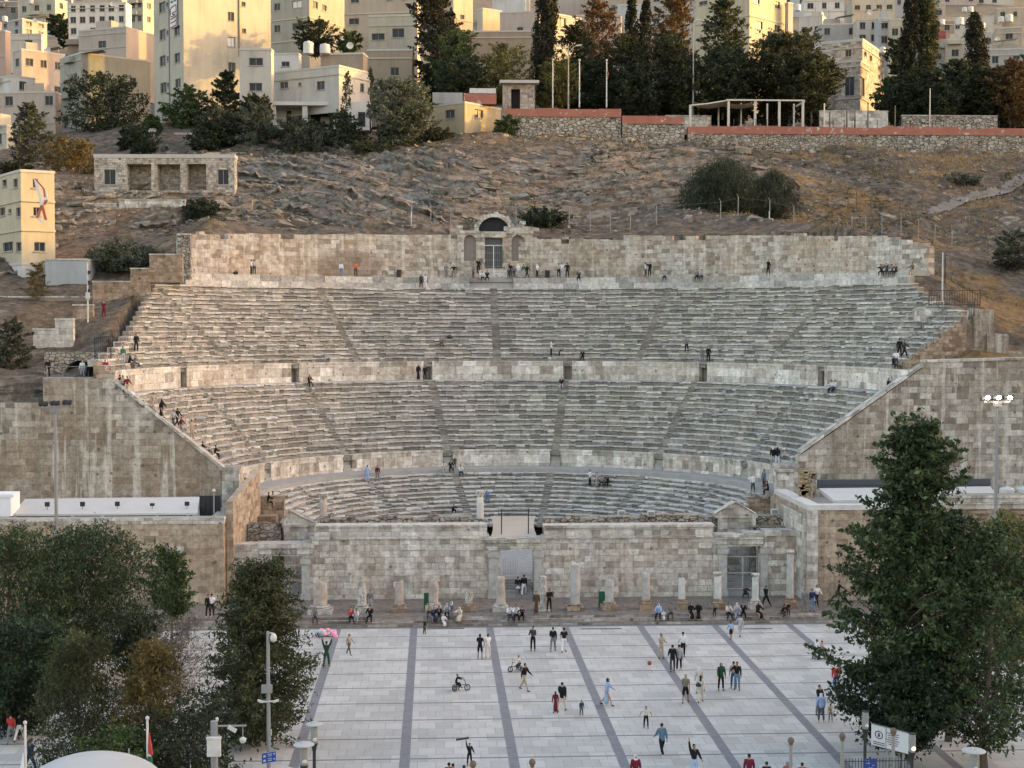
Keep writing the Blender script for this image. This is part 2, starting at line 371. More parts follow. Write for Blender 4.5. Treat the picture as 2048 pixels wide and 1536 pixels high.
# ------------------------------------------------------------------ seating: every row laid block by block
def seat_tier(name, r0, tread, zs, amin, amax, stairs, seed, parent, stair_w=.8):
    rng = random.Random(seed); mb = MB(); sts = {}; n = len(zs)
    for k, z in enumerate(zs):
        r = r0 + k*tread; rise = (zs[k] - zs[k-1]) if k else (zs[1]-zs[0])
        lo, hi = amin(r), amax(r)
        cuts = [lo, hi]
        gaps = []
        for s in stairs:
            sts.setdefault(s, MB())
        for s in stairs:
            h = stair_w*.5/r
            if lo < s-h and s+h < hi: gaps.append((s-h, s+h))
        spans = []; a = lo
        for g0, g1 in gaps: spans.append((a, g0)); a = g1
        spans.append((a, hi))
        for a0, a1 in spans:
            a = a0
            while a < a1 - .3/r:
                L = rng.choice((.45, .6, .8, 1.0, 1.3, 1.8))/r; b = min(a1, a + L)
                if a1 - b < .4/r: b = a1
                worn = rng.random()
                dz = rng.gauss(0, .026) - (.13*rng.random() if worn > .84 else 0); dr = rng.gauss(0, .02) + (.10*rng.random() if worn > .88 else 0)
                lip = .12 + rng.uniform(-.05,.08); ov = rng.choice((.20,.20,.17,.14,.08,.0))
                g = .012/r
                prof = [(r+dr+ov*.4, z-rise-.05), (r+dr+ov*.5, z-lip-.11-ov*.25), (r+dr+ov+.05, z-lip-.03), (r+dr, z+dz-lip), (r+dr-.005, z+dz-.02), (r+dr+.03, z+dz), (r+tread+.14, z+dz*.3), (r+tread+.14, z-rise-.05)]
                m_ = max(1, int((b-a)*r/.35)); vs = []; q = len(prof)
                for i in range(m_+1):
                    t = a+g + (b-a-2*g)*i/m_; jz = rng.gauss(0,.024); jr = rng.gauss(0,.028)
                    for j, (pr, pz) in enumerate(prof): vs.append(cyl(pr + (jr if 2 < j < 6 else 0), t, pz + (jz if 3 < j < 6 else 0)))
                fs = [(i*q+j, i*q+j+1, (i+1)*q+j+1, (i+1)*q+j) for i in range(m_) for j in range(q-1)]
                fs += [tuple(range(q)), tuple(m_*q + j for j in range(q-1,-1,-1))]
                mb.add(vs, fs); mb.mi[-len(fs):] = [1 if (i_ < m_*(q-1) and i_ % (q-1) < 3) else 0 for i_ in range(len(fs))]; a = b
        for g0, g1 in gaps:
            st = sts[min(stairs, key=lambda s: abs(s-(g0+g1)/2))]
            # two half steps a row in each stairway
            for h in (0, 1):
                zz = z - rise*(.5 - .5*h) + rng.gauss(0,.035); rr = r + tread*.42*h - .03 + rng.gauss(0,.03); gap = -.03/r
                pr = [(rr+.1, z-rise-.1), (rr, zz), (r+tread+.1, zz), (r+tread+.1, z-rise-.1)]
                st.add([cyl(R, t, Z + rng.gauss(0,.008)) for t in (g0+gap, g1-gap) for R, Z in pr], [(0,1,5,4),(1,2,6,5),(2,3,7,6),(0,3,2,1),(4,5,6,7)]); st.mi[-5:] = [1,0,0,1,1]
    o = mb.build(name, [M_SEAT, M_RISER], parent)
    for st in sts.values():
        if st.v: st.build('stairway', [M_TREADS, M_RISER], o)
    return o
CAV = thing('theatre_seating', 'huge half-round stone seating of the theatre, three tiers of worn grey rows', 'theatre seating', (X0, YC+20, 0))
hp = math.pi/2
odd = [SW*(k+.5) for k in range(-3,3)]; even = [SW*k for k in range(-3,4)]
zs_low = [Z1 - (LOW_N - k)*LOW_H for k in range(LOW_N)]
zs_mid = [Z1 + 1.7 + k*(Z2-Z1-1.7)/(MID_N-1) for k in range(MID_N)]
zs_up = [Z2 + 2.0 + k*UP_H for k in range(UP_N)]
cl = lambda r: -math.asin(min(1, -CLIPL/r)); cr = lambda r: min(R_(83.5), math.asin(min(1, CLIPR/r)))
t = seat_tier('seat_tier', LOW_R, LOW_T, zs_low, lambda r: -hp, lambda r: hp, odd, 1, CAV, .75); t['label'] = 'small lowest tier of eleven stone rows'
t = seat_tier('seat_tier', MID_R, MID_T, zs_mid, lambda r: -hp, lambda r: hp, odd, 2, CAV); t['label'] = 'middle tier of stone rows between the two podium walls'
t = seat_tier('seat_tier', UP_R, UP_T, zs_up, cl, cr, even, 3, CAV, .85); t['label'] = 'widest upper tier below the back wall'
def ring(mb, r0, r1, z0, z1, a0, a1, n=60, m=0):
    vs = []; 
    for i in range(n+1):
        a = a0 + (a1-a0)*i/n
        vs += [cyl(r0,a,z0), cyl(r0,a,z1), cyl(r1,a,z1), cyl(r1,a,z0)]
    fs = [(i*4+j, i*4+(j+1)%4, i*4+4+(j+1)%4, i*4+4+j) for i in range(n) for j in range(4)] + [(0,1,2,3), (n*4+3,n*4+2,n*4+1,n*4)]
    mb.add(vs, fs, m)
# walkways
M_WALK = plain('walkway_stone', (.30,.29,.27), .9, .3, 1.2)
mb = MB(); ring(mb, LOW_R+LOW_N*LOW_T-.02, MID_R+.3, Z1-.5, Z1, -hp, hp, 90); mb.build('walkway', M_WALK, CAV)
mb = MB(); ring(mb, MID_R+MID_N*MID_T-.12, UP_R+.3, Z2-.5, Z2, -hp, hp, 100); mb.build('walkway', M_WALK, CAV)
# podium walls with stair slots / niches, a thin moulding at foot and head
def podium(r, z0, z1, gaps, w, par, n=8, depth=1.0):
    mb = MB(); a = -hp; e = 0
    ends = [(g - w*.5/r, g + w*.5/r) for g in gaps] + [(hp, hp)]
    for g0, g1 in ends:
        ring(mb, r, r+.45, z0, z1-.16, a, g0, n); ring(mb, r-.07, r+.45, z1-.16, z1+.004, a, g0, n); ring(mb, r-.05, r+.1, z0, z0+.14, a, g0, n)
        a = g1
    return mb.build('podium_wall', M_POD, par)
pw = podium(MID_R-.08, Z1, Z1+1.72, odd, 1.1, CAV)
for g in odd:
    mb = MB()
    for k in range(5): ring(mb, MID_R-.1+k*.2, MID_R+1.4, Z1, Z1+.34*(k+1)-.02, g-.5/MID_R, g+.5/MID_R, 2)
    mb.build('stair_slot', M_STAIR, pw)
pw = podium(UP_R-.08, Z2, Z2+2.02, odd, 1.0, CAV)
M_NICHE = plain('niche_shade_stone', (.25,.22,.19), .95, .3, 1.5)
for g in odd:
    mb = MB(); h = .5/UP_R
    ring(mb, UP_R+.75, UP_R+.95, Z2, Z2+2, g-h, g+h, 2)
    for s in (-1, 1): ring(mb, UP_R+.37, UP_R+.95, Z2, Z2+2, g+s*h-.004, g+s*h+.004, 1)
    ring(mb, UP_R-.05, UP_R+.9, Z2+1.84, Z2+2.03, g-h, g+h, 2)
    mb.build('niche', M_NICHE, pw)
# raised courses above the upper tier and the broad landing under the back wall
A0, A1 = cl(RTOP), cr(RTOP)
rng = random.Random(5)
for s0, s1 in ((-.80, -2.6/RTOP-.004), (2.6/RTOP-.004, A1)):
    mb = MB()
    for c in range(2):
        a = s0
        while a < s1 - .002:
            b = min(s1, a + rng.uniform(1.2,2.6)/RTOP); j = rng.gauss(0,.02)
            ring(mb, RTOP-.06+c*.12+j, RTOP+1, zs_up[-1]-.3+c*.72, zs_up[-1]+.62+c*.68+rng.gauss(0,.02), a+.0002, b-.0002, 2)
            a = b
    mb.build('top_course', M_SEAT, CAV)
mb = MB()
for k in range(6): ring(mb, RTOP+.1+k*.24, RTOP+1.6, zs_up[-1]-.2, zs_up[-1]+.215*(k+1), -2.6/RTOP-.004, 2.6/RTOP-.004, 4)
mb.build('central_steps', M_STAIR, CAV)
mb = MB(); ring(mb, RTOP+.6, RBACK+.3, ZTOP-.5, ZTOP, -.768, A1, 60); mb.build('landing', M_WALK, CAV)
mb = MB(); ring(mb, 0.1, LOW_R+.2, 1.0, 1.5, -hp, hp, 40); mb.box(X0-20, X0+20, 121.5, YC, 1.0, 1.498); mb.build('orchestra_floor', M_STAIR, CAV)

# ------------------------------------------------------------------ back wall with its ruined top and shrine
BW = thing('back_wall', 'long ashlar wall with a ragged ruined top behind the highest seats', 'wall', cyl(RBACK, 0, ZTOP))
mb = MB(); rng = random.Random(11); A0W = -.768; a = A0W
def topz(a):
    # ruined top: a few steps traced along the wall
    q = cyl(RBACK, a, 0); px = 870 + (q[0]/q[1])*F
    py = 470 if px < 900 else (478 if px < 1250 else (470 if px < 1780 else 470 + (px-1780)*.22))
    return ZY(py, q[1])
HOLE = 4.1/RBACK
while a < A1 - .001:
    b = min(A1, a + rng.uniform(.8,1.9)/RBACK)
    zt = topz((a+b)/2)
    if (a+b)/2 < -HOLE + .012 or (a+b)/2 > HOLE - .02:
        ring(mb, RBACK, RBACK+.9, ZTOP-.3, zt-.55, a, b, 2)
        if rng.random() > .04: ring(mb, RBACK+rng.uniform(-.05,.04), RBACK+.85, zt-.55, zt+rng.gauss(0,.035), a+.0001, b-.0001, 2)
        if rng.random() < .07: ring(mb, RBACK+.1, RBACK+.8, zt, zt+.3, a+.002, b-.002, 1)
    a = b
mb.build('masonry', M_BACK, BW)
# shrine: flat front across the middle of the wall, door, two arched niches, big lunette arch above
YS = YC + RBACK - .35
SX0, SX1 = XY(915, YS), XY(1065, YS)
SHR = thing('shrine', 'carved stone shrine front with barred door, two niches and a dark arch on top', 'shrine', ((SX0+SX1)/2, YS, ZTOP))
def arch_face(mb, x0, x1, z0, z1, openings, y, depth, m=0):
    # vertical wall slab with arched or square holes: openings (xa, xb, za, zb, arched)
    xs = sorted({x0, x1} | {o[0] for o in openings} | {o[1] for o in openings})
    for xa, xb in zip(xs[:-1], xs[1:]):
        hole = [o for o in openings if o[0] <= xa + 1e-6 and o[1] >= xb - 1e-6]
        if not hole: mb.box(xa, xb, y, y+depth, z0, z1, m); continue
        _, _, za, zb, ar = hole[0]
        if za > z0: mb.box(xa, xb, y, y+depth, z0, za, m)
        if not ar:
            if zb < z1: mb.box(xa, xb, y, y+depth, zb, z1, m)
        else:
            r = (xb-xa)/2; cx = (xa+xb)/2; n = 12
            pts = [(cx - r*math.cos(math.pi*i/n), zb - r + r*math.sin(math.pi*i/n)) for i in range(n+1)]
            for i in range(n):
                (p, pz), (q, qz) = pts[i], pts[i+1]
                mb.poly([(p,y,pz),(q,y,qz),(q,y,z1),(p,y,z1)], (0,depth,0), m)
def zs_(py, Y=None): return ZY(py, Y or YS)
def sx(px, Y=None): return XY(px, Y or YS)
mb = MB(); z466 = zs_(463)
arch_face(mb, SX0, SX1, ZTOP-.2, z466, [(sx(928), sx(952), zs_(522), zs_(470), True), (sx(970), sx(1005), zs_(537), zs_(476), False), (sx(1023), sx(1049), zs_(522), zs_(470), True)], YS, .9)
mb.box(SX0-.1, sx(960), YS-.12, YS, z466-.28, z466+.1); mb.box(sx(1014), SX1+.1, YS-.12, YS, z466-.28, z466+.1)
mb.box(sx(963), sx(1012), YS-.16, YS-.002, zs_(475), zs_(467))
for px in (964, 1007): mb.box(sx(px), sx(px+5), YS-.1, YS-.003, zs_(537), zs_(475))
mb.build('wall', M_BACK, SHR)
mb = MB(); lx0, lx1 = sx(957), sx(1019); r = (lx1-lx0)/2; cx = (lx0+lx1)/2; n = 14; rng = random.Random(3)
for i in range(n):
    q0, q1 = math.pi*i/n + .01, math.pi*(i+1)/n - .01; ro = r + rng.uniform(.45,.75)
    pts = [(cx - rr*math.cos(q), YS-.05, z466 + rr*math.sin(q)*.93) for rr, q in ((r,q0),(r,q1),(ro,q1),(ro,q0))]
    mb.poly(pts, (0,.9,0))
mb.build('arch', M_PALE, SHR)
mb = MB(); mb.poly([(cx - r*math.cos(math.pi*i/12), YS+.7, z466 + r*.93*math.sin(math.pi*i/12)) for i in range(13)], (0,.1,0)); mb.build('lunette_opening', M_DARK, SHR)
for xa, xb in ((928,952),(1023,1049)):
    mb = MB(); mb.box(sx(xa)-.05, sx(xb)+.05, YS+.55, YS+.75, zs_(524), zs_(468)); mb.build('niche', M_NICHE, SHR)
mb = MB()
for i in range(9): x = sx(970) + (sx(1005)-sx(970))*(i+.5)/9; mb.tube([(x, YS+.2, zs_(537)), (x, YS+.2, zs_(491))], .02, 5)
for pz in (533, 520, 506): mb.box(sx(970), sx(1005), YS+.17, YS+.22, zs_(pz)-.03, zs_(pz)+.03)
dr = mb.build('door_bars', M_GREYM, SHR)
mb = MB(); mb.box(sx(986.2), sx(988.3), YS+.1, YS+.25, zs_(537), zs_(491)); mb.box(sx(970), sx(1005), YS+.1, YS+.26, zs_(491)-.05, zs_(491)+.07); mb.build('door_frame', M_WHITES, dr)
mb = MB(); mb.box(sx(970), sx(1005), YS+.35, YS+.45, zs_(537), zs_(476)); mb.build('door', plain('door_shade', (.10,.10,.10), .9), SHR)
mb = MB(); mb.box(sx(958), sx(1014), YS-.9, YS, ZTOP-.1, ZTOP+.95); mb.box(sx(905), sx(958), YS-.5, YS, ZTOP-.1, ZTOP+.55); mb.box(sx(1014), sx(1068), YS-.5, YS, ZTOP-.1, ZTOP+.5); mb.build('plinth', M_PALE, SHR)
mb = MB(); rng = random.Random(8)
for i in range(16):
    x = rng.uniform(sx(1018), sx(1075)); s = rng.uniform(.18,.4); z = z466 + .1 + rng.choice((0,.45,.8))*(1 if x < sx(1062) else 0)
    mb.obox((x, YS+rng.uniform(.2,.7), z+s*.5), (s,0,rng.gauss(0,.04)), (0,s*.8,0), (0,0,s*.6))
mb.box(sx(1008), sx(1062), YS+.1, YS+.8, z466+.1, z466+.62); mb.box(sx(913), sx(926), YS+.05, YS+.5, z466+.1, z466+.7)
mb.build('fallen_block', M_PALE, SHR)

# ------------------------------------------------------------------ sloped retaining walls either side of the seats
YA = YC - .25
def pz(px, py, Y=YA): p = P(px, py, Y); return (p.x, Y, p.z)
TW = thing('side_wall', 'stained brown retaining wall left of the seats, its top sloping down to the right', 'wall', (XY(230, YA), YA, 0))
def bot(px, z): return (XY(px, YA), YA, z)
mb = MB(); mb.poly([bot(-60,0), pz(-60,806), pz(86,806), pz(86,757), pz(222,757), pz(232,768), pz(441,936), bot(441,0)], (0,1.1,0)); mb.build('masonry', M_ASH, TW)
a, b_ = Vector(pz(226,762)), Vector(pz(443,937)); u = (b_-a)/2; nrm = Vector((u.z,0,-u.x)).normalized()
if nrm.z < 0: nrm = -nrm
mb = MB(); mb.obox((a+b_)/2 + Vector((0,.55,0)) + nrm*.1, u*1.01, (0,.66,0), nrm*.12); mb.build('coping', M_PALE, TW)
TW = thing('side_wall', 'stained brown retaining wall right of the seats, its top sloping down to the left', 'wall', (XY(1800, YA), YA, 0))
mb = MB(); mb.poly([bot(1597,0), pz(1597,912), pz(1608,905), pz(1842,738), pz(1850,724), pz(2110,716), bot(2110,0)], (0,1.1,0)); mb.build('masonry', M_ASH, TW)
a, b_ = Vector(pz(1602,906)), Vector(pz(1845,733)); u = (b_-a)/2; nrm = Vector((-u.z,0,u.x)).normalized()
mb = MB(); mb.poly([pz(1849,725.5), pz(2110,717.5), pz(2110,713), pz(1849,720)], (0,1.3,0)); mb.v = [(x, y-.08, z) for x, y, z in mb.v]; mb.obox((a+b_)/2 + Vector((0,.55,0)) + nrm*.1, u*1.01, (0,.66,0), nrm*.12); mb.build('coping', M_PALE, TW)
# stepped ends of the upper tier
for sg, lim, lab in ((1, -CLIPL, 'stepped stone end of the upper seats at left'), (-1, CLIPR, 'stepped stone end of the upper seats at right')):
    mb = MB(); sx_ = -1 if sg == 1 else 1
    for k, z in enumerate(zs_up):
        r0, r1 = UP_R + k*UP_T, min(UP_R + (k+1)*UP_T, lim)
        ye = YC - .12 if sg > 0 else YC + r0*math.cos(R_(83.5)) - .25
        if r0 < lim: xa, xb = sorted((X0 + sx_*r0, X0 + sx_*r1)); mb.box(xa+.003, xb, ye-.002*k, ye+1.4, 8, z - .12)
        else:
            y0 = math.sqrt(r0*r0-lim*lim); y1 = math.sqrt((r0+UP_T)**2-lim*lim); xa, xb = sorted((X0+sx_*(lim+.02), X0+sx_*(lim+.6))); mb.box(xa, xb, YC+y0-.05, YC+y1-.06, 8, z-.1)
    if sg < 0: mb.box(X0+UP_R+1, X0+lim+9, YC+.9, YC+5.5, 8, ZY(726, YC+1))
    tag(mb.build('stepped_end', M_RUBB), lab, 'wall')
# end faces of the lowest tier: small piers where the tiers meet the stage
for xa, xb, lab in ((441, 476, 'grey stone end pier at the left foot of the middle seats'), (1560, 1598, 'grey stone end pier at the right foot of the middle seats')):
    mb = MB(); mb.box(XY(xa,YA), XY(xb,YA), YA-.1, YA+2.2, 0, ZY(938,YA)); mb.box(XY(xa,YA)-.1, XY(xb,YA)+.1, YA-.2, YA+2.2, ZY(938,YA)+.002, ZY(932,YA)); tag(mb.build('stone_pier', M_PALE), lab, 'pier')
for xa, xb, ya, lab in ((476, 566, 990, 'low brown stone wall closing the lowest seats at left'), (1500, 1560, 1000, 'low brown stone wall closing the lowest seats at right')):
    mb = MB(); mb.box(XY(xa,YA)+.02, XY(xb,YA)-.02, YA+.1, YA+1.2, 0, ZY(ya,YA)); mb.box(XY(xa,YA)+.02, XY(xb,YA)-.5, YA-1.6, YA+.1, 0, ZY(ya+35,YA)); tag(mb.build('parapet_wall', M_RUBB), lab, 'wall')
# ------------------------------------------------------------------ stage wall
YW = 119.6
def wx(px, Y=YW): return XY(px, Y)
def wz(py, Y=YW): return ZY(py, Y)
STG = thing('stage_wall', 'long ruined stage wall of mixed grey and brown blocks with three doorways behind the colonnade', 'wall', (wx(1035), YW, ZP))
rng = random.Random(21)
def slab(mb, pa, pb, pyt, pyb=None, y=YW, dep=1.6, m=0): mb.box(wx(pa,y), wx(pb,y), y, y+dep, (0.1 if pyb is None else wz(pyb,y)), wz(pyt,y), m)
mb = MB()
slab(mb, 442, 517, 1085); slab(mb, 517, 541, 1102); slab(mb, 601, 622, 1102); slab(mb, 517, 622, 1084, 1102)
slab(mb, 622, 974, 1074); slab(mb, 974, 1000, 1096); slab(mb, 1068, 1087, 1096)
slab(mb, 1087, 1435, 1078); slab(mb, 1435, 1457, 1092); slab(mb, 1524, 1602, 1072)
mb.build('wall', M_STAGE, STG)
mb = MB()                                  # upper course set back, with cornice lines
mb.box(wx(626), wx(974), YW+.25, YW+1.5, wz(1074), wz(1053)); mb.box(wx(618), wx(978), YW-.15, YW+1.6, wz(1076), wz(1071)); mb.box(wx(628), wx(972), YW+.12, YW+1.6, wz(1053)+.002, wz(1049))
mb.box(wx(1090), wx(1430), YW+.25, YW+1.5, wz(1078), wz(1057)); mb.box(wx(1084), wx(1434), YW-.12, YW+1.6, wz(1078)-.002, wz(1074)); 
mb.box(wx(1088), wx(1432), YW+.1, YW+1.6, wz(1057)+.002, wz(1052)); mb.box(wx(1530), wx(1600), YW+.1, YW+1.4, wz(1072)+.002, wz(1064)); mb.box(wx(1490), wx(1606), YW-.12, YW+1.5, wz(1072)-.14, wz(1069))
for pa, pb in ((905, 910), (735, 741), (1134,1138), (1300, 1306)): mb.box(wx(pa), wx(pb), YW+.2, YW+.26, wz(1070), wz(1055))
mb.build('upper_course', M_PALE, STG)
for pa, pb, yt, lab in ((517, 622, 1084, None), (974, 1087, 1076, None), (1435, 1530, 1072, None)):   # lintels
    mb = MB(); mb.box(wx(pa)-.05, wx(pb)+.05, YW-.14, YW+1.3, wz(yt+20), wz(yt+9)); mb.box(wx(pa)-.15, wx(pb)+.15, YW-.28, YW+1.3, wz(yt+9)+.002, wz(yt)+.02); mb.box(wx(pa)+.1, wx(pb)-.1, YW-.06, YW+1.2, wz(yt+24), wz(yt+20)-.002)
    mb.build('lintel', M_PALE, STG)
for pa, pb, yt in ((519, 537, 1110), (601, 617, 1110), (977, 996, 1100), (1069, 1085, 1100), (1439, 1456, 1096), (1524, 1538, 1096)):   # door jambs with small capitals
    mb = MB(); mb.box(wx(pa), wx(pb), YW-.22, YW-.002, ZP, wz(yt+14)); mb.box(wx(pa)-.1, wx(pb)+.1, YW-.34, YW-.001, wz(yt+14)+.002, wz(yt+4)); mb.box(wx(pa)-.08, wx(pb)+.08, YW-.3, YW-.001, ZP, ZP+.5)
    mb.build('door_jamb', M_GREYS, STG)
# floor and low steps seen through the doorways
mb = MB(); mb.box(wx(440), wx(1605), YW+1.6, 122, .1, .58)
for pa, pb in ((541,601),(1457,1524),(1000,1068)):
    for k in range(7): mb.box(wx(pa)+.05, wx(pb)-.05, YW+.3+k*.3, YW+2.2, .1, ZP+.16*(k+1))
struct(mb.build('stage_floor', M_STAIR))
def gate(label, pa, pb, pyt, opened, py0):
    g = thing('metal_gate', label, 'gate', (wx(pa), YW+.5, ZP))
    xa, xb = wx(pa), wx(pb); n = 9; zb = wz(py0); zt = wz(pyt)
    leaves = [(xa, (xa+xb)/2-.02), ((xa+xb)/2+.02, xb)] if not opened else [(xa+.25, (xa+xb)/2+.1)]
    for l0, l1 in leaves:
        mb = MB()
        for x in (l0, l1): mb.box(x-.03, x+.03, YW+.45, YW+.51, zb, zt)
        for z in (zb+.06, zt-.03, (zb+zt)/2): mb.box(l0+.032, l1-.032, YW+.455, YW+.505, z-.025, z+.025)
        fr = mb.build('gate_leaf', M_WHITES, g)
        mb = MB()
        for i in range(n): x = l0 + (l1-l0)*(i+.5)/n; mb.tube([(x, YW+.48, zb+.1), (x, YW+.48, zt-.06)], .012, 4)
        mb.build('bars', M_GREYM, fr)
gate('white framed barred gate standing open in the middle stage doorway', 1000, 1068, 1121, True, 1185)
gate('grey barred gate closing the right stage doorway', 1458, 1523, 1118, False, 1185)
gate('pale barred gate in the left stage doorway behind the feathery tree', 543, 600, 1128, False, 1190)
# second wall behind: the scene front, dark rubble showing over the stage wall
YB = 124.5
SF = thing('scene_wall', 'dark rubble wall with pedimented end bays rising behind the stage wall', 'wall', (wx(1000,YB), YB, 1.5))
mb = MB(); rng = random.Random(31); px = 640
while px < 1425:
    w_ = rng.uniform(18, 46)
    if not (972 < px + w_/2 < 1078): mb.box(wx(px,YB), wx(px+w_,YB), YB, YB+1.4, 1, wz(1034 + rng.uniform(-4,4),YB))
    px += w_
mb.box(wx(492,YB), wx(560,YB), YB, YB+1, 1, wz(1045,YB)); mb.box(wx(450,YB), wx(600,YB), YB+.4, YB+1.6, 1, wz(1062,YB)); mb.box(wx(1512,YB), wx(1590,YB), YB-.2, YB+1.4, 1, wz(1035,YB)); mb.box(wx(1500,YB), wx(1595,YB), YB-1.2, YB-.21, 1, wz(1053,YB))
mb.build('rubble', M_RUB, SF)
for pa, pb, py0, pk, ytop in ((566, 630, 1042, 575, 1018), (1436, 1512, 1030, 1468, 1006)):
    mb = MB(); xa, xb = wx(pa,YB), wx(pb,YB); zc = wz(py0,YB)
    mb.box(xa+.15, xb-.15, YB-.3, YB+1.2, 1, zc-.3); mb.box(xa-.15, xb+.15, YB-.5, YB+1.3, zc-.298, zc)
    mb.box(xa, xa+.45, YB-.45, YB-.302, 1, zc-.31); mb.box(xb-.45, xb, YB-.45, YB-.302, 1, zc-.31)
    xk = wx(pk, YB)+.1; zk = wz(ytop, YB); mb.poly([(xa-.2,YB-.4,zc+.002),(xb-.1,YB-.4,zc+.002),(xk,YB-.4,zk)], (0,1.4,0))
    l0, l1 = Vector((xa-.25,YB-.5,zc+.05)), Vector((xk,YB-.5,zk+.06)); r1 = Vector((xb-.05,YB-.5,zc+.05))
    mb.tube([l0,l1,r1], .09, 5)
    mb.build('pediment_bay', M_PALE, SF)
for px, y0, y1, lab, mm in ((645, 985, 1037, 'short eroded column standing on the scene wall at left', M_PINKS), (960, 981, 1036, 'pale broken column standing on the scene wall near the awning', M_WHITES)):
    Yc = YB+.6; r = .30; c = thing('column', lab, 'column', (wx(px,Yc), Yc, wz(y1+6,Yc)), group='columns standing on the scene wall')
    h = wz(y0,Yc) - wz(y1+6,Yc); rg = random.Random(px)
    mb = MB(); mb.lathe([(r*1.05,0),(r,.4),(r*.98,h*.6),(r*.9,h*.8)], n=14, jit=.03, rng=rg); mb.build('shaft', mm, c, smooth=True, local=True)
    mb = MB(); mb.lathe([(r*.9,0),(r*1.3,h*.12),(r*1.25,h*.17),(r*1.4,h*.2)], c=(0,0,h*.8), n=10, jit=.1, rng=rg); mb.build('capital', M_PALE, c, local=True)
# cloth awning over the middle doorway, on black poles
AW = thing('cloth_awning', 'sagging beige cloth awning on black poles above the middle stage doorway', 'awning', (wx(1030,YW+1.2), YW+1.2, wz(1076)))
mb = MB(); ya = YW+.9; n = 10; vs = []
for i in range(n+1):
    t = i/n; px = 982 + 92*t; sag = 4*math.sin(math.pi*t)
    for j in range(5):
        q = j/4; pxx = px + (1-2*t)*(5*math.sin(math.pi*q)); vs.append((wx(pxx,ya), ya + .25*math.sin(math.pi*q) + 1.3*(1-q), wz(1036 + 36*q + sag*q - (0 if q else 0), ya)))
mb.add(vs, [(i*5+j, i*5+j+1, i*5+6+j, i*5+5+j) for i in range(n) for j in range(4)])
mb.build('cloth', plain('beige_cloth', (.42,.37,.32), .9, .06), AW)
for px in (1003, 1057):
    mb = MB(); mb.tube([(wx(px,ya+.3), ya+.3, wz(1074,ya)), (wx(px,ya+.3), ya+.3, wz(1018,ya))], .045, 6); mb.build('pole', M_IRON, AW)
mb = MB(); mb.tube([(wx(900+i*18,YW), YW-.3, wz(1071 + 7*math.sin(math.pi*i/10))) for i in range(11)], .03, 5); tag(mb.build('cable', M_WHITES), 'pale cable sagging along the top of the stage wall', 'cable')

# ------------------------------------------------------------------ colonnade of broken columns on the platform
YCOL = 114.2
def lz(py, Y=YCOL): return ZY(py, Y)
cols = [ # px, top, shaft foot, base foot, width px, material, label
 (638, 1157, 1206, 1221, 31, M_PINKS, 'thickest broken column, at the left end of the colonnade'),
 (722, 1158, 1205, 1219, 19, M_PALE, 'thin eroded column second from the left end of the colonnade'),
 (797, 1161, 1205, 1233, 20, M_PINKS, 'broken column on a tall square block in front of the left stage wall'),
 (866, 1160, 1204, 1219, 22, M_PINKS, 'broken column beside the green panel left of the middle doorway'),
 (937, 1180, 1204, 1233, 17, M_PALE, 'worn column stump on a pedestal left of the middle doorway'),
 (1001, 1152, 1205, 1221, 21, M_PINKS, 'reddish column at the left edge of the middle doorway'),
 (1087, 1152, 1212, 1222, 17, M_PALE, 'eroded column at the right edge of the middle doorway'),
 (1151, 1125, 1207, 1229, 22, M_GREYS, 'tall thick broken column right of the middle doorway'),
 (1220, 1160, 1204, 1228, 21, M_GREYS, 'broken column beside the right green panel'),
 (1294, 1147, 1200, 1228, 18, M_GREYS, 'grey column between the seated women and the right stage wall'),
 (1366, 1158, 1200, 1226, 16, M_WHITES, 'pale column behind the two women in black'),
 (1438, 1153, 1200, 1227, 17, M_WHITES, 'whitish column with a small cap left of the right doorway'),
 (1514, 1156, 1203, 1214, 16, M_WHITES, 'smooth white column at the right edge of the right doorway'),
 (1584, 1110, 1199, 1240, 16, M_GREYS, 'tallest slim column at the right end of the colonnade')]
for px, yt, yf, yb, wpx, mm, lab in cols:
    x = XY(px, YCOL); zt, zf = lz(yt), lz(yf); r = wpx/2/F*YCOL*.9; rg = random.Random(px)
    c = thing('broken_column', lab, 'column', (x, YCOL, ZP), group='broken columns of the colonnade')
    h0 = zf - ZP
    mb = MB(); prof = [(r*1.03, h0)]; 
    for k in range(1, 7): prof.append((r*(1.0 + rg.uniform(-.05,.04) - .06*k/6), h0 + (zt-zf)*k/6.5))
    prof.append((r*.9, zt-ZP)); mb.lathe(prof, n=16, jit=.075, rng=rg); s1, s2 = rg.gauss(0,.35), rg.gauss(0,.3); mb.v[-16:] = [(x, y, z + x*s1 + y*s2 - abs(rg.gauss(0,.09))) for x, y, z in mb.v[-16:]]; mb.build('shaft', mm, c, local=True)
    mb = MB(); hb = max(.2, h0-.002)
    mb.lathe([(r*1.55, hb*.55), (r*1.6, hb*.66), (r*1.25, hb*.76), (r*1.45, hb*.88), (r*1.1, hb)], n=14, jit=.05, rng=rg)
    mb.box(-r*1.75, r*1.75, -r*1.75, r*1.75, 0, hb*.55); mb.build('base', M_PALE if yb-yf < 22 else M_RUBB, c, local=True)
    if px in (1438, 1584, 1514):
        mb = MB(); mb.lathe([(r*.95,0),(r*1.15,.06),(r*1.2,.16),(r*1.0,.2)], c=(0,0,zt-ZP+.002), n=12); mb.build('cap', M_PALE, c, local=True)
M_GREEN = plain('green_panel_paint', (.02,.10,.05), .6, .2)
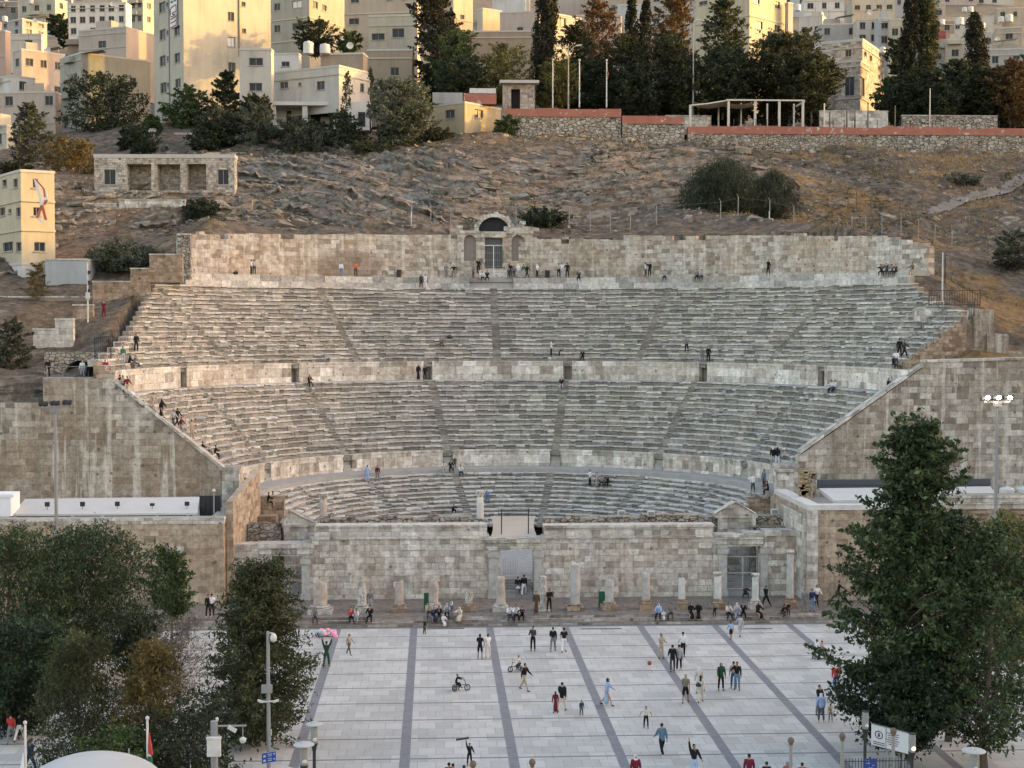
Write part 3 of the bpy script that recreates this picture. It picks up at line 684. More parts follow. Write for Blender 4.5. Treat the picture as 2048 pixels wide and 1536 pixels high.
for px, pa, pb, lab in ((852,1178,1207,'green panel leaning beside a column left of the middle doorway'), (1206,1176,1203,'green panel standing beside a column right of the middle doorway')):
    w_ = 5.5 if px < 1000 else 7.5; Y = YCOL+.9
    mb = MB(); mb.box(XY(px-w_,Y), XY(px+w_,Y), Y, Y+.12, ZP, ZP+1.25); mb.box(XY(px-w_,Y)-.05, XY(px+w_,Y)+.05, Y-.04, Y-.001, ZP+.3, ZP+.36); tag(mb.build('green_panel', M_GREEN), lab, 'panel', 'green panels by the colonnade')

# ------------------------------------------------------------------ side buildings either side of the stage
YF = 118.2
LB = thing('side_building', 'long brown stone building left of the stage, mostly behind trees, white canopy on its roof', 'building', (XY(200,YF), YF, 0))
xa, xb = XY(-40,YF), XY(444,YF); zt = ZY(1031,YF)
dx0, dx1, dz1 = XY(325,YF), XY(352,YF), ZY(1099,YF)
mb = MB(); mb.box(xa, dx0, YF, YF+1, 0, zt-.5); mb.box(dx0, dx1, YF, YF+1, dz1, zt-.5); mb.box(dx1, xb, YF, YF+1, 0, zt-.5)
mb.box(xb-1, xb, YF+1, YC-.5, 0, zt-.5); mb.build('wall', M_WARM, LB)
mb = MB(); mb.box(xa, xb+.05, YF-.06, YF+1.05, zt-.498, zt); mb.box(xb-1.05, xb+.05, YF+1.05, YC-2, zt-.498, zt); mb.build('coping', M_PALE, LB)
mb = MB(); mb.box(xa, xb-1, YF+1, YC-.5, zt-1.2, zt-.9); mb.build('roof', M_WALK, LB)
mb = MB(); mb.box(dx0-.35, dx0, YF-.12, YF-.002, 1.2, dz1+.1); mb.box(dx1, dx1+.35, YF-.12, YF-.002, 1.2, dz1+.1); mb.box(dx0-.45, dx1+.45, YF-.16, YF-.002, dz1+.102, dz1+.45); mb.build('door_surround', M_PALE, LB)
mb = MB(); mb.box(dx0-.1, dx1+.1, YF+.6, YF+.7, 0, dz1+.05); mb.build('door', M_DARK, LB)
# lit return wall stepping up to the seats
mb = MB(); yy = [YF+.5, YC-3.5]; mb.poly([(xb+.06,YF+1.1,1),(xb+.06,YF+1.1,ZY(1000,YF+1)),(xb+.9,YC-.4,ZY(935,YC)),(xb+.9,YC-.4,1)], (.55,0,0)); mb.build('return_wall', M_WARM, LB)
# white roof canopy with flood lights
CA = thing('roof_canopy', 'long white canopy with square floodlights on the left side building', 'canopy', (XY(200,YF+3), YF+3, zt))
mb = MB(); y0, y1 = YF+2.0, YF+6.5
mb.add([(XY(18,y0),y0,ZY(1022,y0)),(XY(392,y0),y0,ZY(1022,y0)),(XY(396,y1),y1,ZY(990,y1)),(XY(46,y1),y1,ZY(992,y1)),
        (XY(18,y0),y0,ZY(1026,y0)),(XY(392,y0),y0,ZY(1026,y0)),(XY(396,y1),y1,ZY(994,y1)),(XY(46,y1),y1,ZY(996,y1))],[(0,1,2,3),(7,6,5,4),(0,4,5,1),(1,5,6,2),(2,6,7,3),(3,7,4,0)])
mb.build('sheet', M_WHITEP, CA)
for px in (24, 140, 200, 310, 372):
    mb = MB(); mb.box(XY(px-3,y0+.05), XY(px+3,y0+.05), y0+.05, y0+.25, zt-.9, ZY(1027,y0)); mb.build('post', M_WHITEP, CA)
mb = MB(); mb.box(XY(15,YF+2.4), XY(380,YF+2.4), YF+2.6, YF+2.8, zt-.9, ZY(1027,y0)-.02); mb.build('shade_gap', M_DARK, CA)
for px, ps in ((90,1),(161,1),(231,1),(301,.6),(371,.9)):
    yy = YF+3.2; f = thing('floodlight', {90:'leftmost square floodlight on the white canopy, left of the others', 161:'square floodlight second from the left on the white canopy', 231:'square floodlight in the middle of the white canopy', 301:'floodlight tilted flat on the white canopy', 371:'square floodlight nearest the right end of the white canopy'}[px], 'floodlight', (XY(px,yy), yy, ZY(1016,yy)), group='floodlights on the canopy')
    mb = MB(); mb.box(-.18,.18,-.08,.1,.35,.35+.36*ps); mb.build('lamp_head', M_IRON, f, local=True)
    mb = MB(); mb.tube([(0,0,-.12),(0,.02,.35)], .035, 6); mb.box(-.14,.14,-.1,.1,-.12,-.06); mb.build('bracket', M_GREYM, f, local=True)
mb = MB(); mb.box(XY(-40,YF+1), XY(14,YF+1), YF+1.4, YF+4, zt, ZY(985,YF+1)); mb.box(XY(-40,YF+1), XY(20,YF+1), YF+1.3, YF+1.39, ZY(990,YF+1), ZY(985,YF+1)+.05); tag(mb.build('roof_cabin', plaster('white_plaster', (.66,.67,.70), .12)), 'white cabin at the left edge on the side building roof', 'cabin')
mb = MB(); x = XY(425,YF+.6)
mb.tube([(x,YF+.6,zt-.1),(x,YF+.6,zt+1.9)], .05, 8); o = mb.build('lamp_post', M_GREYM); mb = MB(); mb.lathe([(.02,0),(.13,.06),(.15,.16),(.1,.26),(.02,.3)], c=(x,YF+.6,zt+1.9), n=10); mb.build('globe', M_WHITEP, o, smooth=True); tag(o, 'small globe lamp post at the right end of the left side building', 'lamp post')
mb = MB(); 
for i in range(5): mb.tube([(XY(398,YF+4)+i*.38,YF+4,zt-.4),(XY(398,YF+4)+i*.38,YF+4,zt+1.3)], .03, 5)
mb.box(XY(396,YF+4), XY(396,YF+4)+1.7, YF+3.98, YF+4.02, zt+1.2, zt+1.26); mb.box(XY(396,YF+4), XY(396,YF+4)+1.7, YF+4.05, YF+4.07, zt-.4, zt+1.25)
tag(mb.build('roof_fence', M_IRON), 'dark wire fence panel beside the canopy end', 'fence')

RB = thing('side_building', 'tall stone building right of the stage with carved capitals, mostly behind the big tree', 'building', (XY(1800,YF-1), YF-1, 0))
YR = YF-1; xa, xb = XY(1619,YR), XY(2110,YR); zt = ZY(1014,YR)
mb = MB(); mb.box(xa, xb, YR, YR+1, 0, zt-.4); mb.box(xa, xa+1, YR+1, YC-.5, 0, zt-.4); mb.build('wall', M_WARM, RB)
mb = MB(); mb.box(xa-.06, xb, YR-.1, YR+1.05, zt-.398, zt); mb.box(xa-.06, xa+1.05, YR+1.05, YC-2, zt-.398, zt); mb.build('coping', M_WHITES, RB)
mb = MB(); mb.box(xa-.1, xa+.75, YR-.25, YR-.002, 0, zt-.4); mb.box(xa-.35, xa-.002, YR+.1, YR+8, 0, zt-.8); mb.build('corner_pier', M_PALE, RB)
mb = MB(); mb.box(xa+1, xb, YR+1, YC-.5, zt-1.2, zt-.9); mb.build('roof', M_WALK, RB)
mb = MB(); z1_ = ZY(1000,YR); mb.box(XY(1890,YR-.3), xb, YR-.45, YR+.9, z1_-.5, z1_); mb.box(XY(1890,YR-.3), xb, YR-.6, YR+.9, z1_+.002, z1_+.22); mb.box(XY(1890,YR-.3), xb, YR-.3, YR-.11, z1_-.9, z1_-.51); mb.build('entablature', M_PALE, RB)
for px in (1962, 2044):
    x = XY(px, YR-.4); cz = ZY(1030,YR); rg = random.Random(px)
    mb = MB(); mb.lathe([(.42,0),(.40,4),(.36,cz-.9)], c=(x,YR-.3,0), n=14); mb.build('half_column', M_RUBB, RB)
    mb = MB(); mb.lathe([(.36,0),(.5,.15),(.45,.3),(.62,.5),(.52,.62),(.8,.85),(.85,1.0)], c=(x,YR-.3,cz-.89), n=12, jit=.14, rng=rg); mb.build('capital', M_RUBB, RB)
    for o in ():
        pass
CB = thing('roof_canopy', 'white sloping roof sheet behind the big right tree', 'canopy', (XY(1750,YR+4), YR+4, zt))
mb = MB(); y0, y1 = YR+2.5, YR+6.5
mb.add([(XY(1672,y0),y0,ZY(1005,y0)),(XY(2000,y0),y0,ZY(1000,y0)),(XY(1985,y1),y1,ZY(978,y1)),(XY(1640,y1),y1,ZY(980,y1)),
        (XY(1672,y0),y0,ZY(1011,y0)),(XY(2000,y0),y0,ZY(1006,y0)),(XY(1985,y1),y1,ZY(984,y1)),(XY(1640,y1),y1,ZY(986,y1))],[(0,1,2,3),(7,6,5,4),(0,4,5,1),(1,5,6,2),(2,6,7,3),(3,7,4,0)])
mb.build('sheet', M_WHITEP, CB)
mb = MB(); mb.box(XY(1672,y0)+.02, XY(2000,y0)-.02, y0+.3, y0+.4, zt-.9, ZY(1012,y0)); mb.build('skirt', M_WHITES, CB)
mb = MB(); y2 = YR+8
mb.box(XY(1638,y2), XY(1985,y2), y2, y2+.3, ZY(982,y2), ZY(963,y2)); mb.box(XY(1636,y2), XY(1985,y2), y2-.05, y2-.003, ZY(974,y2), ZY(972,y2)); tag(mb.build('dark_screen', plain('slate_sheet', (.07,.075,.09), .6)), 'dark slate panel fence behind the white roof on the right building', 'fence')
for px, lab in ((2018, 'white water tank at the right edge on the side building, left of its pair'), (2052, 'white water tank cut by the right edge of the picture')):
    mb = MB(); y3 = YR+3.5; mb.lathe([(.55,0),(.6,.05),(.6,1.1),(.5,1.2),(.15,1.28),(.14,1.36)], c=(XY(px,y3), y3, zt-.3), n=18); tag(mb.build('water_tank', M_WHITEP), lab, 'water tank', 'water tanks on the right side building')
# yellow painted panel propped at the left corner of the right roof
mb = MB(); y3 = YR+6; mb.box(XY(1602,y3), XY(1632,y3), y3, y3+.4, ZY(1000,y3), ZY(944,y3)); rg = random.Random(4)
for i in range(26):
    mb.obox((rg.uniform(XY(1603,y3),XY(1631,y3)), y3-.05, rg.uniform(ZY(996,y3),ZY(946,y3))), (rg.uniform(.1,.25),0,0), (0,.06,0), (0,0,rg.uniform(.08,.2)))
tag(mb.build('stone_stack', masonry('yellow_rubble', (.46,.40,.26), (.33,.28,.19), (.16,.13,.1), .5, .35, streak=.2, warp=.2, mort=.05)), 'yellowish rough stone stack at the left corner of the right building roof', 'stone stack')
mb = MB(); x = XY(1627,YR+5); mb.tube([(x,YR+5,zt-.5),(x,YR+5,zt+1.6)], .05, 8); o = mb.build('lamp_post', M_GREYM); mb = MB(); mb.lathe([(.02,0),(.13,.06),(.15,.16),(.1,.26),(.02,.3)], c=(x,YR+5,zt+1.6), n=10); mb.build('globe', M_IRON, o); tag(o, 'small lamp post beside the yellowish stone stack', 'lamp post')
mb = MB(); y3 = YC-1.2; mb.box(XY(1553,y3), XY(1586,y3), y3-.8, y3, 1, ZY(945,y3)); mb.box(XY(1550,y3), XY(1588,y3), y3-1, y3, ZY(945,y3)+.002, ZY(940,y3)); tag(mb.build('stone_pier', M_PALE), 'tall carved pale pier left of the yellowish stone stack', 'pier')
# ------------------------------------------------------------------ hillside behind the theatre
ctrl = [cyl(52.5, a*math.pi/180, 33.1) for a in range(-39, 56, 8)]
for px, py, d in [(500,440,190),(700,432,191),(900,446,192),(1100,450,191),(1300,452,191),(1500,452,190),(520,395,200),(700,385,203),(900,390,205),(1100,400,205),(1300,400,205),(1500,420,203),(1700,430,202),(1850,440,198),
    (600,340,214),(800,330,217),(1000,330,217),(1200,340,215),(1400,350,214),(1600,360,212),(1800,360,212),(2000,370,212),(500,322,221),(700,312,224),(900,278,229),(1000,264,231),(1100,284,231),(1240,292,231),(1380,305,231),(1500,304,231),(1700,299,231),(1900,300,231),(2080,302,231),
    (190,397,200),(330,396,199),(470,390,199),(100,385,196),(0,352,205),(120,440,190),(250,450,188),(350,458,187),(120,500,182),(180,495,180),(300,482,183),(100,530,172),(240,560,168),(150,602,160),(60,600,160),(0,640,152),(100,655,152),(150,700,146),(50,742,141),(0,770,134),(150,762,136),
    (205,725,137),(185,655,148),(262,585,160),(345,548,168),(1900,472,192),(2040,442,197),(1950,520,183),(2040,540,178),(1950,600,170),(2040,620,163),(1990,695,150),(2060,705,148),(2000,726,134),(2120,720,134),
    (600,292,236),(300,300,236),(100,300,240),(-40,310,240),(900,262,236),(600,235,262),(300,250,262),(0,270,262),(-150,300,240),(-150,270,262),(-150,640,152),(-150,760,134),(2250,300,231),(2250,560,178)]:
    p = P(px, py, d); ctrl.append((p.x, p.y, p.z))
for X in range(14, 150, 16): ctrl += [(X, 236, 46.5), (X, 262, 47)]
ca = np.array(ctrl); A = ca[:, :2]
def phi(r): return r
D = np.linalg.norm(A[:,None]-A[None], axis=2); n_ = len(A)
K = np.zeros((n_+3, n_+3)); K[:n_,:n_] = D - np.eye(n_)*.6; K[:n_,n_] = 1; K[:n_,n_+1:] = A; K[n_,:n_] = 1; K[n_+1:,:n_] = A.T
wts = np.linalg.solve(K, np.concatenate([ca[:,2], np.zeros(3)]))
def terr(x, y):
    q = np.array([[x, y]]) if np.isscalar(x) else np.stack([x, y], -1)
    r = np.linalg.norm(q[:,None]-A[None], axis=2)
    z = r @ wts[:n_] + wts[n_] + q @ wts[n_+1:]
    return float(z[0]) if np.isscalar(x) else z
xs = np.arange(-105, 132, .62); ys = np.arange(132.2, 263, .62)
GX, GY = np.meshgrid(xs, ys); gz = terr(GX.ravel(), GY.ravel())
def rocky(x, y, z):
    # how much bare, bedded rock shows here (1) against soil and grass (0)
    c = math.exp(-((x+14)/26)**2 - ((y-202)/19)**2)*1.2 + math.exp(-((x-30)/22)**2 - ((y-213)/13)**2)*.8 + math.exp(-((x+52)/16)**2 - ((y-178)/16)**2)*.6
    return min(1, c + .25*noise.noise((x*.06, y*.06, 3)))
vs = []; RK = []
for x, y, z in zip(GX.ravel(), GY.ravel(), gz):
    xr, r = x - X0, math.hypot(x-X0, y-YC)
    if r < 51.6 and CLIPL-1.2 < xr < CLIPR+.6: vs.append((x, y, cavea_z(x,y)-3.2 if r < RBACK+.72 else 30.2)); RK.append(0); continue
    f = min(1, max(0, (r-51.6)/3)) if xr > CLIPL-1 else .6
    rk = max(0, rocky(x, y, z))
    z += f*(.9*noise.hetero_terrain((x*.09, y*.09, 1.7), .9, 2.1, 5, .6) - .5)
    fold = 2.2*math.sin(x*.085 + .6) + .10*x
    h = 2.1; q = (z + fold)/h + .5*noise.noise((x*.07,y*.07,9)); fr = q - math.floor(q)
    z += f*rk*h*1.15*((fr**4) - fr + .35) + f*.28*noise.noise((x*.5,y*.5,z*.5)) + f*.16*noise.noise((x*1.2,y*1.2,5))
    vs.append((x, y, z)); RK.append(rk)
nx, ny = len(xs), len(ys)
mb = MB(); mb.v = vs + [(x, ys[0]-.02, -2) for x in xs]; RK += [0]*nx; mb.f = [(j*nx+i, j*nx+i+1, (j+1)*nx+i+1, (j+1)*nx+i) for j in range(ny-1) for i in range(nx-1)]; mb.f += [(nx*ny+i, nx*ny+i+1, i+1, i) for i in range(nx-1)]; mb.mi = [0]*len(mb.f)
def hz(x, y):
    i = min(nx-1, max(0, int(round((x-xs[0])/.62)))); j = min(ny-1, max(0, int(round((y-ys[0])/.62)))); return vs[j*nx+i][2]
def hillmat():
    m, nt, b = newmat('hillside_rock_and_soil', .95, .15)
    g = wpos(nt); pos = g.outputs['Position']; s = nd(nt, 'ShaderNodeSeparateXYZ', i0=pos)
    # bedding planes: thin dark cracks along folded strata
    fold = mth(nt, 'ADD', mth(nt, 'MULTIPLY', mth(nt, 'SINE', mth(nt, 'ADD', mth(nt, 'MULTIPLY', s.outputs[0], .085), .6)), 2.2), mth(nt, 'MULTIPLY', s.outputs[0], .10))
    bz = mth(nt, 'ADD', s.outputs[2], fold)
    cv = nt.nodes.new('ShaderNodeCombineXYZ'); lk(nt, mth(nt,'MULTIPLY',s.outputs[0],.22), cv.inputs[0]); lk(nt, mth(nt,'MULTIPLY',s.outputs[1],.22), cv.inputs[1]); lk(nt, mth(nt,'MULTIPLY',bz,1.5), cv.inputs[2])
    bed = noi(nt, cv.outputs[0], 1.0, 7, .68, .6)
    rock = ramp(nt, bed, .3, .7, (.05,.044,.038,1), (.30,.27,.23,1))
    rock = mix(nt, ramp(nt, bed, .40, .44, (1,1,1,1), (0,0,0,1)), rock, (.045,.04,.036))
    tint = ramp(nt, noi(nt, pos, .12, 4), .45, .65); rock = mix(nt, mth(nt,'MULTIPLY',tint,.6), rock, (.33,.23,.15))
    soil = mix(nt, ramp(nt, noi(nt, pos, .5, 7, .72), .3, .7), (.045,.036,.028), (.19,.155,.12))
    gr = ramp(nt, noi(nt, pos, .09, 5, .6), .5, .6)
    right = ramp(nt, mth(nt,'DIVIDE', s.outputs[0], 100), .28, .5)
    soil = mix(nt, mth(nt,'MULTIPLY', gr, mth(nt,'ADD', .25, mth(nt,'MULTIPLY', right, .75))), soil, mix(nt, noi(nt, pos, 1.6, 5, .7), (.13,.078,.035), (.29,.19,.09)))
    nz = nd(nt, 'ShaderNodeSeparateXYZ', i0=g.outputs['Normal']).outputs[2]
    k = mth(nt, 'ADD', nz, mth(nt, 'MULTIPLY', mth(nt, 'SUBTRACT', noi(nt, pos, .3, 5, .65), .5), .9))
    at = nt.nodes.new('ShaderNodeAttribute'); at.attribute_name = 'bare_rock'
    k = mth(nt, 'SUBTRACT', mth(nt, 'ADD', k, .1), mth(nt, 'MULTIPLY', at.outputs['Fac'], .34))
    c = mix(nt, ramp(nt, k, .66, .84), rock, soil)
    sp = noi(nt, pos, 1.3, 7, .75); c = mix(nt, .8, c, mix(nt, ramp(nt, sp, .35, .65), (.33,.32,.31), (1.5,1.5,1.5)), 'MULTIPLY')
    lk(nt, c, b.inputs['Base Color'])
    bump(nt, b, mth(nt, 'ADD', mth(nt, 'MULTIPLY', bed, 1.5), noi(nt, pos, 1.1, 7, .7)), 1.0, .35)
    return m
M_HILL = hillmat()
o = struct(mb.build('hillside', M_HILL)); ra = o.data.attributes.new('bare_rock', 'FLOAT', 'POINT'); ra.data.foreach_set('value', RK); o.data.polygons.foreach_set('use_smooth', [True]*len(o.data.polygons))
# upper slopes carrying the town
def upz(x, y):
    t = y - 236
    return 52.2 + .012*t + .295*max(0, t-26) + .15*max(0, t-270) + (1.5*noise.noise((x*.03, y*.03, 2)) if t > 20 else 0)
mb = MB(); gx = np.arange(-330, 400, 6.0); gy = list(np.arange(0, 540, 6.0)); rows = []
for t in gy:
    for x in gx:
        y0 = 233.6 if x > 10 else (250 if x > -5 else 256)
        y = y0 + t; z = upz(x, y) if x > 10 else upz(x, y) - .6
        mb.v.append((x, y, z))
k = len(gx); mb.f = [(j*k+i, j*k+i+1, (j+1)*k+i+1, (j+1)*k+i) for j in range(len(gy)-1) for i in range(k-1)]; mb.mi = [0]*len(mb.f)
M_TOWN = plain('town_slope_earth', (.13,.115,.09), .95, .45, .25)
struct(mb.build('upper_hillside', M_TOWN))
# the ridge added out of the picture, its crest shaped to shade the theatre
mb = MB(); rng = random.Random(2); k = 0
prof = []
for y in np.arange(-160, 420, 4.0):
    hgt = 86 + 14*max(0, min(1, (y-196)/10)) - 11*max(0, min(1, (y-238)/9)) + 2.0*noise.noise((y*.1, 4, 1)) + max(0, y-300)*.1
    prof.append([(185 + max(0, y-230)*.42, y, -3), (215 + max(0, y-230)*.42, y, hgt*.7), (250 + max(0, y-230)*.42, y, hgt), (300 + max(0, y-230)*.42, y, hgt*.98), (360+ max(0, y-230)*.42, y, -3)])
for r_ in prof: mb.v += r_
mb.f = [(j*5+i, j*5+i+1, (j+1)*5+i+1, (j+1)*5+i) for j in range(len(prof)-1) for i in range(4)]; mb.mi = [0]*len(mb.f)
struct(mb.build('shade_ridge', M_TOWN))

# loose stones and dry grass on the slope: nobody could count them
rng = random.Random(77); mb = MB()
for i in range(1500):
    px, d = rng.uniform(100, 2060), rng.uniform(186, 230); x = XY(px, d); y = d
    if math.hypot(x-X0, y-YC) < 53.5: continue
    z = hz(x, y); s = rng.uniform(.08,.22)*(1 if rng.random() < .94 else 2.2)
    a = rng.uniform(0, 3); u = Vector((math.cos(a), math.sin(a), rng.gauss(0,.2)))*s; v = Vector((-math.sin(a), math.cos(a), rng.gauss(0,.2)))*s*rng.uniform(.5,1); w_ = Vector((rng.gauss(0,.2), rng.gauss(0,.2), 1))*s*rng.uniform(.3,.8)
    mb.obox((x,y,z+s*.2), u, v, w_)
o = mb.build('scattered_rocks', plain('pale_rock', (.25,.225,.19), .95, .35, 1.0)); o['kind'] = 'stuff'
mb = MB()
for i in range(7000):
    r_ = rng.random()
    if r_ < .6: px, d = rng.uniform(1640, 2060), rng.uniform(165, 230)
    else: px, d = rng.uniform(100, 1640), rng.uniform(183, 230)
    x = XY(px, d); y = d; 
    if math.hypot(x-X0, y-YC) < 52.5 and x - X0 < 43: continue
    if noise.noise((x*.09, y*.09, 6)) < (-.1 if r_ < .6 else .15): continue
    z = hz(x, y)
    for b_ in range(3):
        a = rng.uniform(0, 6.3); L = rng.uniform(.2,.55); ww = rng.uniform(.04,.1); ox, oy = rng.gauss(0,.15), rng.gauss(0,.15)
        mb.add([(x+ox-ww*math.cos(a), y+oy-ww*math.sin(a), z-.05), (x+ox+ww*math.cos(a), y+oy+ww*math.sin(a), z-.05), (x+ox+rng.gauss(0,.12), y+oy+rng.gauss(0,.12), z+L)], [(0,1,2)])
o = mb.build('dry_grass', leafmat('dry_grass_blades', (.15,.10,.045), (.27,.185,.085), (.2,.17,.09), .2)); o['kind'] = 'stuff'
M_LEDGEROCK, nt, bs = newmat('ledge_rock', .95, .15); g_ = wpos(nt); p_ = g_.outputs['Position']
c_ = mix(nt, ramp(nt, noi(nt, p_, .9, 8, .75), .3, .7), (.075,.066,.056), (.33,.30,.255)); c_ = mix(nt, mth(nt, 'MULTIPLY', ramp(nt, noi(nt, p_, .13, 4), .48, .62), .55), c_, (.25,.175,.115)); lk(nt, c_, bs.inputs['Base Color']); bump(nt, bs, noi(nt, p_, 2.5, 7, .7), 1, .2)
# ledges of bedded rock and low scrub: nobody could count them either
rng = random.Random(78); mb = MB(); n_ = 0
while n_ < 1500:
    px, d = rng.uniform(80, 2050), rng.uniform(184, 231); x = XY(px, d); y = d
    if math.hypot(x-X0, y-YC) < 53.2 or rng.random() > rocky(x, y, 0)*1.1 + .08: continue
    n_ += 1; z = hz(x, y); sl_ = -(2.2*.085*math.cos(.085*x+.6) + .10)*1.15 + rng.gauss(0,.16); s = rng.uniform(.25, .8)*(1.7 if rng.random() < .12 else .75)
    u = Vector((1, rng.gauss(0,.12), sl_)).normalized()*s*rng.uniform(.6,1.1); v = Vector((rng.gauss(0,.2), 1, .3)).normalized()*s*.5; w_ = Vector((rng.gauss(0,.1), -.15, 1))*rng.uniform(.1,.24)*(.6+s)
    k0 = len(mb.v); mb.obox((x, y, z), u, v, w_)
    mb.v[k0:] = [(a + rng.gauss(0,.26)*s, b + rng.gauss(0,.24)*s, c + rng.gauss(0,.11)*s) for a, b, c in mb.v[k0:]]
def fold_(x): return 2.2*math.sin(x*.085 + .6) + .10*x
for (xa, xb, ya, yb, step) in ((-46, 2, 187, 222, 1.3), (-62, -44, 165, 190, 1.6)):
    for lev in np.arange(20, 60, step):
        lev += rng.uniform(-.3,.3); seg = []
        for x in np.arange(xa, xb, .55):
            y = None
            for yy in np.arange(ya, yb, .45):
                if hz(x, yy) + fold_(x)*1.6 >= lev and math.hypot(x-X0, yy-YC) > 53: y = yy; break
            ok = y is not None and y > ya + .1 and noise.noise((x*.16, lev*1.7, 3)) > -.12 and rocky(x, y, 0) > .25
            if ok and (not seg or abs(seg[-1][1] - y) < 2.2): seg.append((x, y, hz(x, y)))
            if (not ok or x > xb - .6) and len(seg) > 2:
                th = rng.uniform(.25,.6); out = rng.uniform(.3,.8); vs_ = []
                for i, (px_, py_, pz_) in enumerate(seg):
                    e = min(1, i/2, (len(seg)-1-i)/2) + .15; o_ = out*e*(1+rng.gauss(0,.3)); j = rng.gauss(0,.09)
                    vs_ += [(px_, py_+.7, pz_-th-.2), (px_, py_-o_*.35, pz_-th*.9+j), (px_, py_-o_, pz_+.02+j), (px_, py_-o_*.8, pz_+.22+j+th*.2), (px_+rng.gauss(0,.1), py_+1.3, pz_+.35+j)]
                mb.add(vs_, [(i*5+k, i*5+k+1, i*5+6+k, i*5+5+k) for i in range(len(seg)-1) for k in range(4)]); seg = []
            elif not ok: seg = []
o = mb.build('rock_ledges', M_LEDGEROCK); o['kind'] = 'stuff'
sp = []; rng = random.Random(79)
for i in range(4200):
    px, d = rng.uniform(80, 2060), rng.uniform(184, 231); x = XY(px, d); y = d
    if math.hypot(x-X0, y-YC) < 52.4 or noise.noise((x*.06, y*.06, 21)) < .02: continue
    z = hz(x, y); s = rng.uniform(.12,.34)
    for k in range(14): sp.append((x+rng.gauss(0,s), y+rng.gauss(0,s), z+abs(rng.gauss(0,s*.55))))
SCRUB = sp
# dirt track climbing the right of the slope
def track(pts, w_, name):
    mb = MB(); q = []
    for px, py, d in pts:
        p = P(px, py, d); q.append(Vector((p.x, p.y, 0)))
    dense = []
    for a, b in zip(q[:-1], q[1:]):
        for i in range(14): dense.append(a.lerp(b, i/14))
    dense.append(q[-1]); vs_ = []
    for i, p in enumerate(dense):
        t = (dense[min(i+1,len(dense)-1)] - dense[max(0,i-1)]).normalized(); n = Vector((-t.y, t.x, 0))
        for s in (-1, 0, 1):
            e = p + n*w_*s*.5*(1+.2*noise.noise((p.x*.4,p.y*.4,0))); vs_.append((e.x, e.y, max(hz(e.x,e.y), hz(p.x,p.y)-.3)+.10))
    mb.add(vs_, [(i*3+j, i*3+j+1, i*3+4+j, i*3+3+j) for i in range(len(dense)-1) for j in range(2)])
    struct(mb.build(name, plain('track_dust', (.17,.15,.13), .95, .2, .8), smooth=True))
track([(1845,446,199),(1900,432,203),(1960,418,207),(2010,404,211),(2060,388,216)], 2.2, 'path')

# ------------------------------------------------------------------ terrace wall with its red painted parapet
def redmat():
    m, nt, b = newmat('worn_red_wall_paint', .9, .2); g = wpos(nt); pos = g.outputs['Position']
    c = mix(nt, noi(nt, pos, .8, 5), (.24,.09,.065), (.40,.17,.12))
    c = mix(nt, ramp(nt, noi(nt, pos, .9, 6, .7), .58, .64), c, (.46,.42,.37)); lk(nt, c, b.inputs['Base Color']); bump(nt, b, noi(nt, pos, 4, 4), .5, .05)
    return m
M_RED = redmat()
YT = 233.0
for pa, pb, ys0, yr, lab in ((1012, 1241, 233, 218, 'upper stretch of the rubble terrace wall with red parapet, below the flagpoles'), (1243, 1367, 246, 232, 'short middle stretch of the rubble terrace wall with red parapet'), (1374, 2110, 265, 250, 'long right stretch of the rubble terrace wall with worn red parapet')):
    t = thing('terrace_wall', lab, 'wall', (XY((pa+pb)/2,YT), YT, ZY(300,YT)))
    rg = random.Random(pa); mb = MB(); mb.box(XY(pa,YT), XY(pb,YT), YT, YT+1.4, 44, ZY(ys0,YT)); mb.box(XY(pa,YT), XY(pa,YT)+1.2, YT-.25, YT-.003, 44, ZY(ys0,YT)); mb.build('rubble', M_TERR, t)
    mb = MB(); x = XY(pa,YT); xe = XY(pb,YT)
    while x < xe - .5:
        x2 = min(xe, x + rg.uniform(3, 9)); mb.box(x, x2-.01, YT-.12+rg.gauss(0,.02), YT+1.2, ZY(ys0,YT)+.003, ZY(yr,YT)+rg.gauss(0,.09)); x = x2
    mb.build('parapet', M_RED, t)
# ------------------------------------------------------------------ houses
WALLC = {'cream': (.36,.335,.275), 'yellow': (.385,.34,.25), 'ochre': (.36,.295,.19), 'olive': (.27,.265,.225), 'white': (0.464,0.456,0.432), 'pink': (.36,.305,.265), 'grey': (0.288,0.288,0.280), 'salmon': (.35,.26,.21), 'tan': (.32,.285,.225), 'pale': (0.400,0.376,0.336), 'bluegrey': (0.320,0.344,0.352), 'brown': (0.256,0.208,0.160), 'stone': (0.352,0.312,0.264), 'dim': (0.200,0.184,0.168)}
for k_, c_ in WALLC.items(): plaster('plaster_'+k_, c_, .6)
MATS['plaster_stone'] = masonry('plaster_stone', (.42,.37,.31), (.35,.30,.25), (.25,.21,.18), .9, .45, streak=.3, brownf=.25)
M_COP = plain('concrete_coping', (.40,.38,.35), .9, .2); M_ROOF = plain('flat_roof', (.33,.31,.28), .95, .2)
M_FRAME = plain('window_frame', (.27,.265,.25), .6, .15); M_LEDGE = plain('ledge', (.38,.35,.29), .9, .15)
def colx(px, q, d):     # distance along the horizontal line q + t d at which it is seen in pixel column px
    r1 = ray(px, 300); n = Vector((r1.y, -r1.x)); 
    return (n.x*(CP.x-q.x) + n.y*(CP.y-q.y)) / (n.x*d.x + n.y*d.y)
